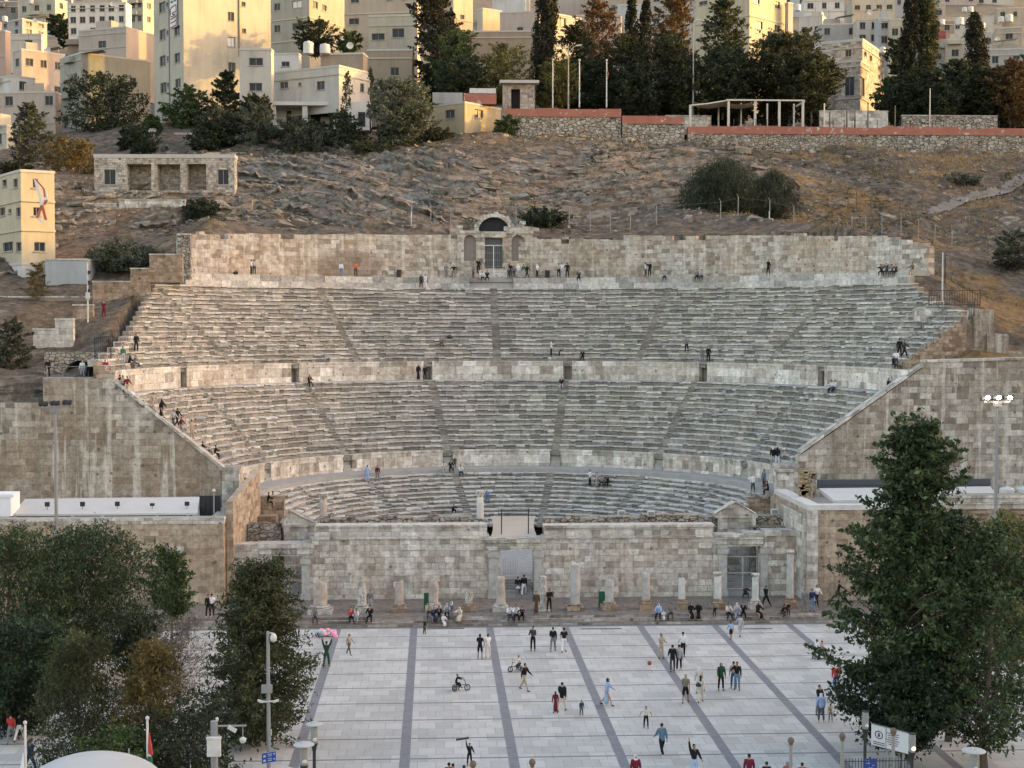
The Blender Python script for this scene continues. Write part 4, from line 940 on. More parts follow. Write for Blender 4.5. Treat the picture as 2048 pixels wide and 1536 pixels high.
def face(mb, mp, q, d, L, z0, z1, holes, mats, parent, depth=.28, name='window'):
    nrm = Vector((d.y, -d.x, 0))                # outward
    if nrm.y > 0 and abs(nrm.y) > .02: nrm = -nrm
    def pt(u, z, o=0): return (q.x + d.x*u + nrm.x*o, q.y + d.y*u + nrm.y*o, z)
    us = sorted({0, L} | {h[0] for h in holes} | {h[1] for h in holes}); zs = sorted({z0, z1} | {h[2] for h in holes} | {h[3] for h in holes})
    for ua, ub in zip(us[:-1], us[1:]):
        for za, zb in zip(zs[:-1], zs[1:]):
            cu, cz = (ua+ub)/2, (za+zb)/2
            if any(h[0] < cu < h[1] and h[2] < cz < h[3] for h in holes): continue
            mb.add([pt(ua,za),pt(ub,za),pt(ub,zb),pt(ua,zb)], [(0,1,2,3)])
    for h in holes:
        a, b, c, e = h[:4]; dp = h[4] if len(h) > 4 and h[4] else depth
        R4 = [pt(a,c),pt(b,c),pt(b,e),pt(a,e)]; I4 = [pt(a,c,-dp),pt(b,c,-dp),pt(b,e,-dp),pt(a,e,-dp)]
        mb.add(R4+I4, [(0,4,5,1),(1,5,6,2),(2,6,7,3),(3,7,4,0)])
        w_ = MB(); t = min(.065, (b-a)*.09); o = -dp+.06
        def bar(x0,x1,y0,y1,o0=o,o1=o+.07): w_.add([pt(x0,y0,o0),pt(x1,y0,o0),pt(x1,y1,o0),pt(x0,y1,o0),pt(x0,y0,o1),pt(x1,y0,o1),pt(x1,y1,o1),pt(x0,y1,o1)],[(0,3,2,1),(4,5,6,7),(0,1,5,4),(1,2,6,5),(2,3,7,6),(3,0,4,7)])
        if dp < 1:
            bar(a,a+t,c,e); bar(b-t,b,c,e); bar(a+t,b-t,c,c+t); bar(a+t,b-t,e-t,e); bar((a+b)/2-t*.4,(a+b)/2+t*.4,c+t,e-t)
            bar(a-.12,b+.12,c-.14,c-.003,.003,.12)
            wo = w_.build(name, M_FRAME, parent); g_ = MB()
            g_.add([pt(a,c,-dp+.02),pt(b,c,-dp+.02),pt(b,e,-dp+.02),pt(a,e,-dp+.02)], [(0,1,2,3)]); g_.build('pane', h[5] if len(h) > 5 else M_GLASS, wo)
        else:
            g_ = MB(); g_.add(I4, [(0,1,2,3)]); g_.build('recess', h[5] if len(h) > 5 else M_NICHE, parent)
def house(name, label, cat, xl, xc, xr, yt, yb, d, al, col, wins=(), gridl=None, gridr=None, group=None, ledges=(), below=7, cop=.3, gw=1.0, gh=1.3, feat=False):
    al = R_(al); c = P(xc, 650, d); q = Vector((c.x, c.y, 0)); dl = Vector((-math.cos(al), math.sin(al), 0)); dr = Vector((math.sin(al), math.cos(al), 0))
    Ll = max(.5, colx(xl, q, dl)); Lr = colx(xr, q, dr)
    if Lr < .5 or Lr > 26: Lr = 12
    zt = ZY(yt, d); zb = ZY(yb, d); z0 = zb - below
    t = thing(name, label, cat, (c.x, c.y, zb), group=group)
    mat = MATS['plaster_'+col] if isinstance(col, str) else col
    hl, hr = [], []
    for wv in wins:
        px, py, ww, wh = wv[:4]; ext = wv[4:]
        if px < xc:
            u0, u1 = sorted((colx(px-ww/2, q, dl), colx(px+ww/2, q, dl))); um = (u0+u1)/2; Y = q.y + dl.y*um
            hl.append((max(.05,u0), min(Ll-.05,u1), ZY(py+wh/2, Y), ZY(py-wh/2, Y)) + ext)
        else:
            u0, u1 = sorted((colx(px-ww/2, q, dr), colx(px+ww/2, q, dr))); um = (u0+u1)/2; Y = q.y + dr.y*um
            if u1 < Lr: hr.append((max(.05,u0), min(Lr-.05,u1), ZY(py+wh/2, Y), ZY(py-wh/2, Y)) + ext)
    rg = random.Random(label)
    for grid, L, hs in ((gridl, Ll, hl), (gridr, Lr, hr)):
        if grid:
            nc, nr = grid; H = zt - zb
            for r_ in range(nr):
                for k in range(nc):
                    if rg.random() < .12: continue
                    cu = L*(k+.5)/nc + rg.uniform(-.1,.1); cz = zb + H*(r_+.5)/nr + .15; a = min(gw*rg.uniform(.8,1.2), L/nc*.6)/2; e = min(gh, H/nr*.55)/2
                    hs.append((cu-a, cu+a, cz-e, cz+e))
    mb = MB(); face(mb, None, q, dl, Ll, z0, zt, hl, None, t); face(mb, None, q, dr, Lr, z0, zt, hr, None, t)
    A_, B_, C_ = q + dl*Ll, q + dr*Lr, q + dl*Ll + dr*Lr
    mb.add([(A_.x,A_.y,z0),(C_.x,C_.y,z0),(C_.x,C_.y,zt),(A_.x,A_.y,zt),(B_.x,B_.y,z0),(B_.x,B_.y,zt)], [(0,1,2,3),(1,4,5,2)])
    w_ = mb.build('wall', mat, t)
    mb = MB(); mb.add([(p.x,p.y,zt-.55) for p in (q,A_,C_,B_)], [(0,1,2,3)]); mb.build('roof', M_ROOF, t)
    mb = MB()                                             # coping round the parapet
    ctr = (q+C_)/2
    loop = [q, A_, C_, B_]; 
    for p0, p1 in zip(loop, loop[1:]+loop[:1]):
        u = (p1-p0); L = u.length; u = u/L; n = Vector((u.y,-u.x,0)); m_ = (p0+p1)/2
        if n.dot(m_-ctr) < 0: n = -n
        mb.obox(Vector((m_.x,m_.y,zt+cop*.5-.1)) - n*.1, u*(L*.5+.06), n*.18, Vector((0,0,cop*.5)))
    mb.build('coping', M_COP, t)
    for ly in ledges:
        mb = MB(); z = ZY(ly, d)
        mb.add([], []); 
        for p0, dd, L in ((q,dl,Ll),(q,dr,Lr)):
            n = Vector((dd.y,-dd.x,0)); n = n if n.dot(p0+dd*L*.5-ctr) > 0 else -n
            mb.obox(Vector((0,0,z)) + p0 + dd*L*.5 + n*.06, dd*(L*.5+.05), n*.09, Vector((0,0,.11)))
        mb.build('ledge', M_LEDGE, t)
    if feat:        # balconies, storey bands, a stair room and an aerial on the town houses
        H = zt - zb; ns = max(1, int(H/3.1)); rg2 = random.Random(label+'f')
        for s_ in range(1, ns+1):
            z = zb + H*s_/(ns+.35)
            if rg2.random() < .75:
                n = Vector((dl.y,-dl.x,0)); n = n if n.y < 0 else -n; mb = MB(); mb.obox(Vector((0,0,z)) + q + dl*Ll*.5 + n*.05, dl*(Ll*.5+.04), n*.08, Vector((0,0,.1))); mb.build('ledge', M_LEDGE, t)
                if rg2.random() < .6 and Ll > 4 and z - zb > 2:
                    u0 = rg2.uniform(.15,.5)*Ll; wd = min(Ll-u0, rg2.uniform(2.2,4)); c0 = q + dl*(u0+wd/2) + n*.55; mb = MB(); mb.obox(c0 + Vector((0,0,z-.1)), dl*wd*.5, n*.5, Vector((0,0,.09))); mb.obox(c0 + n*.45 + Vector((0,0,z+.4)), dl*wd*.5, n*.05, Vector((0,0,.41)))
                    for e_ in (-1,1): mb.obox(c0 + dl*(wd*.5-.05)*e_ - n*.05 + Vector((0,0,z+.4)), dl*.05, n*.45, Vector((0,0,.41)))
                    mb.build('balcony', mat, t)
        if rg2.random() < .7:
            c0 = q + dl*Ll*rg2.uniform(.3,.7) + dr*min(Lr*.5, 3); mb = MB(); h_ = rg2.uniform(1.6,2.4); mb.obox(c0 + Vector((0,0,zt+h_*.5-.2)), dl*min(Ll*.22,1.8), dr*1.3, Vector((0,0,h_*.5))); mb.build('stair_room', mat, t)
            mb = MB(); p_ = c0 + dl*.6; mb.tube([(p_.x,p_.y,zt+h_-.3),(p_.x,p_.y,zt+h_+rg2.uniform(1,2.2))], .05, 5); mb.build('aerial', M_IRON, t)
    t['zt'] = zt
    return t, q, dl, dr, Ll, Lr, zt
def tank(px, py, d, label, h=1.3, r=.6, group='white rooftop water tanks'):
    p = P(px, py, d); mb = MB(); mb.lathe([(r*.9,0),(r,.06),(r,h*.85),(r*.85,h*.95),(r*.3,h*1.0),(r*.28,h*1.06)], n=16)
    o = mb.build('water_tank', M_WHITEP, smooth=False); o.location = p; tag(o, label, 'water tank', group); return o
S_SHUT = plain('white_shutter', (.55,.55,.53), .7, .1)
# --- the nearer houses, left to right
t, *_ = house('apartment_block', 'yellow block of flats at the left edge, white ground floor, torn banner on its side', 'building', -40, 45, 108, 347, 596, 168, 58, 'yellow',
  [(70,371,10,18),(72,427,14,17),(77,496,22,18),(8,371,9,13),(30,371,9,17),(3,427,11,16),(18,426,6,8),(35,428,9,18),(13,496,20,18),(35,496,11,18)], ledges=(405,463), below=0)
house('ground_floor', 'white plastered ground floor under the yellow block at the left edge', 'building', -40, 45, 102, 530, 596, 167.6, 58, 'white', [(15,578,12,16),(36,579,9,20)], below=4)
pl = P(86,400,166.5)
mb = MB(); rg = random.Random(9)
for strip in ([(70,357),(78,385),(84,410),(92,440)], [(70,357),(88,378),(90,395),(84,408)], [(84,410),(74,436),(84,444),(96,448)], [(88,378),(93,400),(88,410)]):
    pr = [P(a,b,165.8-.02*i) for i,(a,b) in enumerate(strip)]; wd = rg.uniform(.1,.22)
    for a, b in zip(pr[:-1], pr[1:]): mb.obox((a+b)/2, (b-a)/2, Vector((0,.03,0)), Vector((0,0,1)).cross(Vector((0,1,0)))*wd, 0 if rg.random() < .5 else 1)
tag(mb.build('torn_banner', [plain('banner_white', (.6,.58,.56), .8, .1), plain('banner_red', (.38,.11,.07), .8, .1)]), 'torn red and white banner hanging across the side of the yellow block', 'banner')
t, *_ = house('stone_pavilion', 'low flat-roofed stone house with three open bays on the slope above the theatre', 'house', 188, 471, 474, 318, 398, 200, 2, MATS['rubble'] if False else masonry('pavilion_stone', (.45,.42,.37), (.33,.30,.26), (.18,.16,.14), .5, .32, streak=.25, brownf=.2, mort=.03),
  [(219,358,23,30),(278,358,48,52,3.0),(337,358,46,52,3.0),(393,357,38,52,3.0),(446,357,22,30)], below=3, cop=.5)
for px in (337, 384):
    mb = MB(); p = P(px, 378, 202.8); mb.box(p.x-.5, p.x+.5, p.y, p.y+.1, p.z-.2, p.z+2.1); mb.build('door', M_DARK, t)
tower = house('tower_block', 'tall yellow tower block, its right side lit golden, banner hung on the shaded side', 'building', 310, 372, 543, -70, 280, 268, 55, 'cream',
  [(327,22,13,20),(337,17,4,9),(327,76,12,20),(337,72,4,10),(327,128,12,20),(337,124,4,10),(328,181,12,20),(337,176,4,10),(330,228,12,18),(356,68,11,19),(356,122,11,19),(357,172,11,18),
   (464,39,13,18),(465,89,14,19,.28,S_SHUT),(465,140,14,20),(489,14,8,9),(490,67,8,9),(440,-20,13,18)], below=6)
t = tower[0]
mb = MB(); p0 = P(478,-60,267); a, b = colx(480, tower[1], tower[3]), 0
pp = tower[1] + tower[3]*a; n = Vector((tower[3].y, -tower[3].x, 0)); pp = pp + n*.1
mb.tube([(pp.x,pp.y,ZY(104,268)),(pp.x,pp.y,ZY(-69,268))], .12, 6); mb.build('drain_pipe', plain('rust_pipe', (.32,.16,.08), .7), t)
ql = colx(341, tower[1], tower[2]); pp = tower[1] + tower[2]*ql; n2 = Vector((tower[2].y, -tower[2].x, 0)); n2 = n2 if n2.y < 0 else -n2; pp = pp + n2*.12
mb = MB(); mb.tube([(pp.x,pp.y,ZY(260,268)),(pp.x,pp.y,ZY(-69,268))], .09, 6); mb.build('drain_pipe', M_GREYM, t)
# banner with writing on the shaded side
u0, u1 = colx(345, tower[1], tower[2]), colx(359, tower[1], tower[2]); pm = tower[1] + tower[2]*((u0+u1)/2) + n2*.25; hw = abs(u0-u1)/2
BN = thing('vertical_banner', 'tall white and pink banner with writing on the shaded side of the tower block', 'banner', (pm.x, pm.y, ZY(56,268)))
mb = MB(); zt_, zb_ = ZY(0,268), ZY(56,268); mb.obox((pm.x,pm.y,(zt_+zb_)/2), tower[2]*hw, n2*.03, Vector((0,0,(zt_-zb_)/2))); mb.build('cloth', plain('banner_cloth', (.62,.55,.55), .8, .08), BN)
mb = MB(); e = pm + n2*.05
def stroke(pts, wd=.09):
    for a, b in zip(pts[:-1], pts[1:]):
        pa_ = e + tower[2]*(-a[0]*hw*.9) ; pb_ = e + tower[2]*(-b[0]*hw*.9)
        mb.tube([(pa_.x,pa_.y,ZY(a[1],268)),(pb_.x,pb_.y,ZY(b[1],268))], wd, 4)
stroke([(-.8,16),(.2,13),(.7,12)]); stroke([(-.9,17),(-.9,30)]); stroke([(.9,12),(.95,28)]); stroke([(.9,25.5),(-.3,27),(-.2,30),(.5,31)]); stroke([(-.8,33),(0,33.5),(.6,31.5)]); stroke([(-.9,38),(.2,37),(.9,35)]); stroke([(-.8,45.5),(.2,45),(.9,43)]); stroke([(-.8,55),(.3,53),(.9,53)]); stroke([(.95,30),(.95,55)])
mb.build('lettering', plain('banner_ink', (.10,.06,.06), .8), BN)
mb = MB(); 
for c_, z_ in ((-.4,4),(.5,3)): pa_ = e - tower[2]*(c_*hw); mb.obox((pa_.x,pa_.y,ZY(z_,268)), tower[2]*hw*.35, n2*.02, Vector((0,0,.18)))
mb.build('green_mark', plain('banner_green', (.06,.16,.12), .8), BN)
house('apartment_block', 'grey olive block of flats behind the white house with rooftop tanks', 'building', 545, 622, 690, -50, 118, 300, 32, 'olive', [(556,19,12,14),(595,13,19,14,.28,S_SHUT),(556,62,12,14),(597,57,22,14),(575,-20,14,14),(632,14,10,14),(650,20,9,12)], ledges=(38,82))
house('apartment_block', 'beige block of flats left of the tall dark conifer', 'building', 690, 835, 842, -40, 110, 292, 12, 'tan', [(711,2,17,14),(780,-2,14,12),(810,-4,14,10),(709,46,20,12)], ledges=(26,))
house('house', 'beige house with ribbon windows and curved parapet left of the tall conifer', 'house', 738, 836, 840, 33, 112, 282, 10, 'cream', [(757,76,26,13),(797,68,24,18)], ledges=(52,), cop=.4)
hw_, *_ = house('white_house', 'white and grey two-storey house with columns below and two tanks on its roof', 'house', 545, 680, 740, 135, 214, 240, 34, 'pale', [(569,174,16,13),(600,172,5,7),(642,174,16,17),(695,172,7,18),(725,178,8,17)], ledges=(151,), below=1)
house('house_wing', 'pale grey left wing of the white house with green windows', 'house', 480, 546, 549, 104, 216, 240.5, 4, 'pale', [(513,128,28,15),(512,178,26,16)], below=1)
mb = MB(); y_ = 241.5
for px in (549, 612, 674): mb.box(XY(px-5,y_), XY(px+5,y_), y_, y_+1, ZY(262,y_), ZY(214,y_))
mb.box(XY(545,y_), XY(680,y_), y_+4, y_+4.4, ZY(265,y_), ZY(214,y_)); mb.box(XY(543,y_), XY(684,y_), y_-.3, y_+5, ZY(214,y_), ZY(207,y_)); mb.box(XY(684,y_)-.01, XY(742,y_), y_+.2, y_+6, ZY(262,y_), ZY(206,y_))
mb.build('porch', MATS['plaster_white'], hw_)
for bx in (0,1,2):
  mb = MB()
  if bx == 0: mb.box(XY(575,y_+4.4)+.1, XY(606,y_+4), y_+3.9, y_+3.99, ZY(250,y_), ZY(218,y_))
  if bx == 1: mb.box(XY(620,y_), XY(668,y_), y_+3.9, y_+3.99, ZY(250,y_), ZY(218,y_))
  if bx == 2: mb.box(XY(718,y_), XY(732,y_), y_+.1, y_+.19, ZY(255,y_), ZY(226,y_))
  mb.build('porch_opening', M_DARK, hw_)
mb = MB(); mb.box(XY(640,y_), XY(658,y_), y_+3.6, y_+3.85, ZY(245,y_), ZY(230,y_)); mb.build('porch_sign', M_WHITEP, hw_)
house('roof_room', 'white room on the roof of the white house, under the tanks', 'roof room', 546, 600, 604, 112, 140, 248, 6, 'white', [(572,132,16,10)], below=2)
house('roof_shed', 'brown sheet shed on the roof of the white house', 'shed', 642, 728, 736, 110, 140, 246, 10, 'brown', below=2)
tank(617, 108, 246, 'left and taller white water tank on the roof of the white house', 2.0, .85); tank(650, 108, 246.5, 'right and lower white water tank on the roof of the white house', 1.6, .85)
house('house', 'pinkish brown house right of the white house with one barred window', 'house', 735, 825, 829, 102, 172, 258, 5, 'brown', [(790,145,17,16)], ledges=(118,))
bh, *_ = house('bungalow', 'low ochre house at the hill edge left of the terrace wall', 'house', 866, 930, 1002, 206, 272, 231, 40, 'ochre', [(900,229,19,17),(958,228,17,17)], below=3)
y_ = 234
for pa, pb, y0, y1, nm, mm, lab in ((866,926,186,206,'roof_parapet','plaster_grey','grey block parapet on the left part of the ochre bungalow roof'),(928,993,187,206,'roof_parapet','red','faded red parapet on the right part of the ochre bungalow roof'),(940,992,177,186,'roof_sheet','white','white sheet resting on the ochre bungalow roof')):
    mb = MB(); mb.box(XY(pa,y_), XY(pb,y_), y_, y_+2.5, ZY(y1+2,y_), ZY(y0,y_)); tag(mb.build(nm, M_RED if mm == 'red' else (M_WHITES if mm == 'white' else MATS[mm])), lab, 'parapet' if 'parapet' in nm else 'sheet')
house('gatehouse', 'small stone gate hut with a dark doorway between the ochre bungalow and the cypress', 'hut', 1005, 1068, 1072, 162, 222, 239, 6, 'stone', [(1031,198,18,40,1.2,M_DARK)], below=2)
mb = MB(); mb.box(XY(1000,238.6), XY(1078,238.6), 238.4, 240.5, ZY(166,238.6), ZY(160,238.6)); tag(mb.build('flat_slab', M_COP), 'thin concrete roof slab over the gate hut', 'roof slab')
house('tower_block', 'bright sunlit yellow building peeping out right of the tall conifer', 'building', 900, 908, 946, -40, 66, 345, 58, 'yellow', [(925,35,8,9)], ledges=(40,))
house('house', 'small sunlit yellow house between the conifer and the pink house', 'house', 955, 966, 1003, 18, 68, 338, 58, 'yellow', [])
house('house', 'pink flat house behind the single dark cypress', 'house', 1000, 1078, 1084, 22, 112, 332, 15, 'pink', [(1040,60,12,12)])
house('house', 'cream house with a dark double window right of the single cypress', 'house', 1090, 1106, 1162, 26, 118, 326, 50, 'cream', [(1122,43,19,18),(1098,44,8,12)])
house('house', 'long brown roofed house below the pink house', 'house', 930, 1066, 1070, 62, 130, 312, 6, 'brown', [(1010,92,14,10)], ledges=(74,))
house('house', 'pale house behind the green pines in the middle', 'house', 1150, 1240, 1244, 28, 100, 335, 8, 'pink', [(1190,62,12,14),(1220,62,10,14)])
house('house', 'white house top between the two thin cypresses', 'house', 1234, 1300, 1304, 6, 90, 345, 8, 'bluegrey', [(1255,30,10,12)])
house('tower_block', 'tall building with a grey front and a bright yellow sunlit side above the pines', 'building', 1390, 1495, 1571, -80, 150, 302, 48, 'yellow', [(1440,42,70,14),(1405,2,16,8),(1512,-4,11,13),(1517,45,13,16),(1516,58,8,6),(1553,4,10,14),(1553,52,11,14)], ledges=(26,))
house('house', 'narrow stone house squeezed against the right of the sunlit yellow building', 'house', 1568, 1572, 1584, 0, 80, 308, 55, 'pink', [])
house('stone_villa', 'pale stone villa with a sunlit right side, behind the terrace', 'villa', 1628, 1720, 1766, 74, 222, 272, 30, 'stone', [(1695,100,12,14),(1640,98,20,12),(1729,102,5,10),(1740,110,5,12),(1758,103,4,12),(1757,130,4,8),(1757,148,4,8)], ledges=(88,), below=4, cop=.5)
house('villa_bay', 'projecting stone bay of the villa with a tall dark window', 'bay', 1670, 1716, 1737, 116, 222, 262, 30, 'stone', [(1698,167,19,38),(1724,168,8,38)], ledges=(126,190), below=4, cop=.3)
vb, *_ = house('villa_porch', 'arched porch at the left of the stone villa', 'porch', 1640, 1671, 1673, 118, 222, 265, 6, 'stone', [(1658,160,15,46,2.0,M_DARK)], below=4, cop=.25)
house('roof_room', 'sunlit cream roof room over the villa porch', 'roof room', 1626, 1658, 1661, 97, 120, 268, 10, 'cream', below=1)
# --- the town on the slopes behind (xl, xc, xr, top, bottom, distance, turn, colour, grid left, grid right, label)
town = [
 (40,118,138,6,80,430,20,'cream',(3,2),(1,3),'yellow two-storey house high at left with a bright right side'),
 (140,258,266,14,102,385,8,'white',(6,4),None,'large white block with balcony bands left of the tower'),
 (262,292,312,4,58,425,30,'cream',(2,2),(1,2),'small cream house between the white block and the tower'),
 (-20,52,97,48,80,365,40,'grey',(3,2),(2,2),'grey flat house at the left edge with two small windows on its pinkish side'),
 (-20,90,96,78,116,352,6,'pale',(2,1),None,'long low grey house below the grey flat house'),
 (28,50,132,108,206,322,50,'pink',(1,2),(3,2),'pale pink house with black windows at left'),
 (-30,18,24,72,158,300,15,'salmon',None,None,'salmon wall house at the left edge'),
 (-20,28,72,160,196,286,45,'white',None,(1,1),'bright white stepped house at the left edge'),
 (-20,116,124,192,296,264,8,'pink',(5,3),None,'wide pinkish brown house at the left with a barred window'),
 (-20,18,29,258,312,240,30,'cream',(1,1),None,'small yellow house corner at the left edge above the dark bush'),
 (122,168,302,114,300,285,52,'olive',(2,2),(2,2),'large olive grey house behind the dark round tree'),
 (160,258,312,62,128,292,25,'pink',(1,1),None,'pinkish upper house left of the tower with a slanting roof edge'),
 (138,200,206,88,118,300,8,'brown',None,None,'low brown walled house with white tanks above the olive grey house'),
 (1606,1683,1690,-14,58,425,8,'white',(3,2),None,'white house with three windows right of the sunlit yellow building'),
 (1596,1640,1662,24,80,402,25,'pale',(2,1),None,'pale house with one black window below the three-window house'),
 (1702,1784,1788,-16,30,435,8,'cream',(4,1),None,'cream house with a row of four windows high at right'),
 (1640,1712,1716,41,72,352,6,'grey',(3,1),None,'grey house with a flat shed roof behind the villa'),
 (1712,1756,1759,32,82,346,6,'pale',(2,2),None,'pale grey house behind the villa roof'),
 (1754,1776,1779,28,88,341,6,'bluegrey',(1,2),None,'narrow bluish house left of the two tall cypresses'),
 (1776,1798,1802,30,84,338,10,'cream',(1,1),None,'small cream house touching the left tall cypress'),
 (1856,1888,1893,78,135,360,8,'bluegrey',(1,1),None,'small grey house with a dark red roof screen between the cypresses'),
 (1892,1922,1927,70,126,356,8,'cream',(1,1),None,'small cream house right of the red roof screen'),
 (1990,2036,2042,44,116,340,15,'tan',(1,2),None,'rounded stone house with two tanks at upper right'),
 (1968,2046,2062,88,132,332,10,'grey',(2,1),None,'grey flat house at the right edge below the rounded house'),
 (1902,1980,2060,22,56,430,20,'pale',(4,1),(3,1),'long pale house at upper right'),
 (1838,1884,1890,-4,36,445,12,'pink',(2,1),None,'pink flat house right of the tallest cypress'),
 (1930,1986,1992,54,92,380,8,'grey',(2,1),None,'grey house half hidden behind the short dark cypress'),
 (1846,1902,1906,32,62,405,8,'brown',(2,1),None,'brown stone house above the red roof screen'),
 (1990,2060,2066,4,30,480,8,'tan',(3,1),None,'tan house with wide openings in the top right corner'),
 (-20,60,70,-30,12,480,15,'dim',(4,1),None,'dim grey house in the top left corner'),
 (60,150,160,-40,4,500,10,'grey',(4,1),None,'grey house top above the yellow two-storey house'),
 (150,250,262,-40,16,470,10,'pink',(4,2),None,'pinkish house above the large white block'),
 (248,306,314,-44,6,490,10,'pale',(3,1),None,'pale house top beside the tower at the upper left'),
 (-20,44,50,14,50,440,8,'dim',(3,1),None,'dim brown house left of the yellow two-storey house'),
 (1560,1612,1618,-30,22,500,10,'bluegrey',(2,1),None,'bluish house right behind the sunlit yellow building'),
 (1786,1838,1844,-30,20,500,10,'grey',(3,1),None,'grey house behind the two tall cypresses at the top'),
 (1880,1946,1952,-34,10,520,10,'pink',(3,1),None,'pinkish house at the top edge right of the cypresses'),
 (1946,2020,2030,-30,8,520,10,'pale',(3,1),None,'pale house at the top edge near the right corner'),
 (985,1050,1060,-40,14,460,12,'white',(3,1),None,'white house top behind the pink house'),
 (1100,1180,1186,-40,14,460,12,'pink',(3,1),None,'pinkish house top behind the reddish pine'),
 (1300,1392,1398,-30,60,420,10,'grey',(4,2),None,'grey house behind the brown-tipped pines'),
 (1180,1300,1304,-40,30,440,10,'tan',(4,2),None,'tan house behind the twin cypress tops'),
 (690,730,735,-60,-8,360,30,'yellow',None,(1,1),'thin yellow building edge behind the beige block'),
 (660,676,694,-40,24,330,55,'yellow',None,None,'sunlit yellow strip of a house between the grey olive and beige blocks'),
]
for xl, xc, xr, yt, yb, d, al, col, gl, gr, lab in town: house('town_house', lab, 'house', xl, xc, xr, yt, yb, d, al, col, (), gl, gr, group='houses on the town slopes', gw=1.5, gh=1.6, feat=True)
p = P(1857, 62, 359.4); q_ = P(1891, 74, 359.4); mb = MB(); mb.box(p.x, q_.x, 359.2, 359.5, q_.z-.4, p.z); tag(mb.build('roof_screen', plain('dark_red_sheet', (.20,.05,.06), .7)), 'dark red sheet screen on the small grey house roof', 'screen')
for px, py, d, lab, s in ((2002,45,341,'left of two white tanks on the rounded house',.9),(2018,44,341,'right and larger of two white tanks on the rounded house',1.15),(1884,50,361,'white tank above the dark red roof screen',.9),(1920,50,357,'white tank on the small cream house right of the red screen',1.2),
  (1929,24,381,'left small white tank above the grey house at upper right',.8),(1941,24,381,'right small white tank above the grey house at upper right',.9),(158,86,301,'left white tank on the low brown walled house',1.0),(181,86,301,'right white tank on the low brown walled house',1.0),
  (1595,22,405,'white tank left of the one-window pale house',1.2),(62,8,431,'white tank on the yellow two-storey house',.9),(1765,106,336,'white tank at the back of the villa',.9),(10,44,366,'small white tank at the left edge',.9),(1965,56,381,'white tank beside the short dark cypress',.9)):
    tank(px, py, d, lab, 1.5*s, .75*s)
def dish(px, py, d, label, r=.6):
    p = P(px, py, d); o = thing('satellite_dish', label, 'satellite dish', p, group='rooftop satellite dishes'); mb = MB()
    n = 12; vs = [(0,.12,r)]; 
    for rr, yy in ((.5,.07),(1,-.05)): vs += [(r*rr*math.cos(2*math.pi*i/n), yy, r+r*rr*math.sin(2*math.pi*i/n)) for i in range(n)]
    mb.add(vs, [(0,1+i,1+(i+1)%n) for i in range(n)] + [(1+i,1+n+i,1+n+(i+1)%n,1+(i+1)%n) for i in range(n)]); mb.build('bowl', M_WHITES, o, local=True)
    mb = MB(); mb.tube([(0,.15,-.2),(0,.13,r)], .04, 5); mb.build('mast', M_GREYM, o, local=True)
for px, py, d, lab in ((70,46,364,'satellite dish on the grey flat house at the left edge'),(225,13,384,'satellite dish on the large white block'),(1995,84,335,'satellite dish on the grey flat house at the right edge'),(1740,30,346,'satellite dish on the pale grey house behind the villa'),(96,106,321,'satellite dish on the pale pink house'),(700,98,258,'satellite dish behind the roof shed of the white house')): dish(px, py, d, lab)
# awnings and sheds give the roofs their clutter
for i, (px, py, d, w_, lab) in enumerate(((105,104,323,30,'dark rooftop shelter on the pale pink house'),(70,40,367,46,'dark rooftop shelter on the grey flat house at the left edge'),(1690,38,352,34,'dark rooftop shelter on the grey shed-roofed house'),(1745,26,347,26,'grey rooftop shelter on the pale grey house'),(1945,52,382,30,'rooftop shelter on the half hidden grey house'),(2010,86,334,50,'corrugated shelter on the grey house at the right edge'),(185,112,286,44,'sloping black roof edge on the olive grey house'))):
    p = P(px, py, d); s = w_/F*d/2; o = thing('roof_shelter', lab, 'shelter', p, group='rooftop shelters'); mb = MB()
    mb.add([(-s,-1,.2),(s,-1,.9),(s,2,1.0),(-s,2,.4),(-s,-1,.28),(s,-1,.98),(s,2,1.08),(-s,2,.48)],[(0,3,2,1),(4,5,6,7),(0,1,5,4),(1,2,6,5),(2,3,7,6),(3,0,4,7)]); mb.build('roof_sheet', M_GREYM if i % 2 else M_IRON, o, local=True)
    mb = MB()
    for x in (-s*.9, s*.9): mb.tube([(x,-.8,-.6),(x,-.8,.5)], .05, 5)
    mb.build('post', M_GREYM, o, local=True)

# ------------------------------------------------------------------ walls and small structures on the slope
def hwall(name, label, cat, pts, d, thick, mat, capm=None):
    t = thing(name, label, cat, P(pts[0][0], pts[0][2], d)); mb = MB(); cb = MB()
    for (pa, pb, y0, y1) in pts:
        mb.box(XY(pa,d), XY(pb,d), d, d+thick, ZY(y1,d), ZY(y0,d))
        cb.box(XY(pa,d)-.05, XY(pb,d)+.05, d-.08, d+thick+.05, ZY(y0,d)+.002, ZY(y0,d)+.16)
    mb.build('wall', mat, t); cb.build('coping', capm or M_PALE, t); return t
hwall('retaining_wall', 'pale plastered retaining wall below the stone pavilion', 'wall', [(100,236,412,446),(240,372,404,432)], 193, .8, M_PALE)
hwall('retaining_wall', 'brown wall with pale cap stepping up to the back wall at left', 'wall', [(186,262,566,655),(262,300,540,625),(300,366,512,566)], 158, .6, M_RUBB)
hwall('retaining_wall', 'low brown wall beside the white lamp pole left of the upper seats', 'wall', [(146,186,612,650)], 152, .6, M_RUBB)
hwall('grey_block', 'grey rendered block beside the yellow building', 'building', [(92,178,522,606)], 166, 6, MATS['plaster_bluegrey'])
hwall('boundary_wall', 'long low brown wall under the grey rendered block', 'wall', [(-40,182,596,614)], 160, .5, MATS['plaster_brown'])
hwall('retaining_wall', 'sloping masonry side of the path at the far left above the landing', 'wall', [(66,110,660,730),(110,146,640,720)], 146, .8, M_PALE)
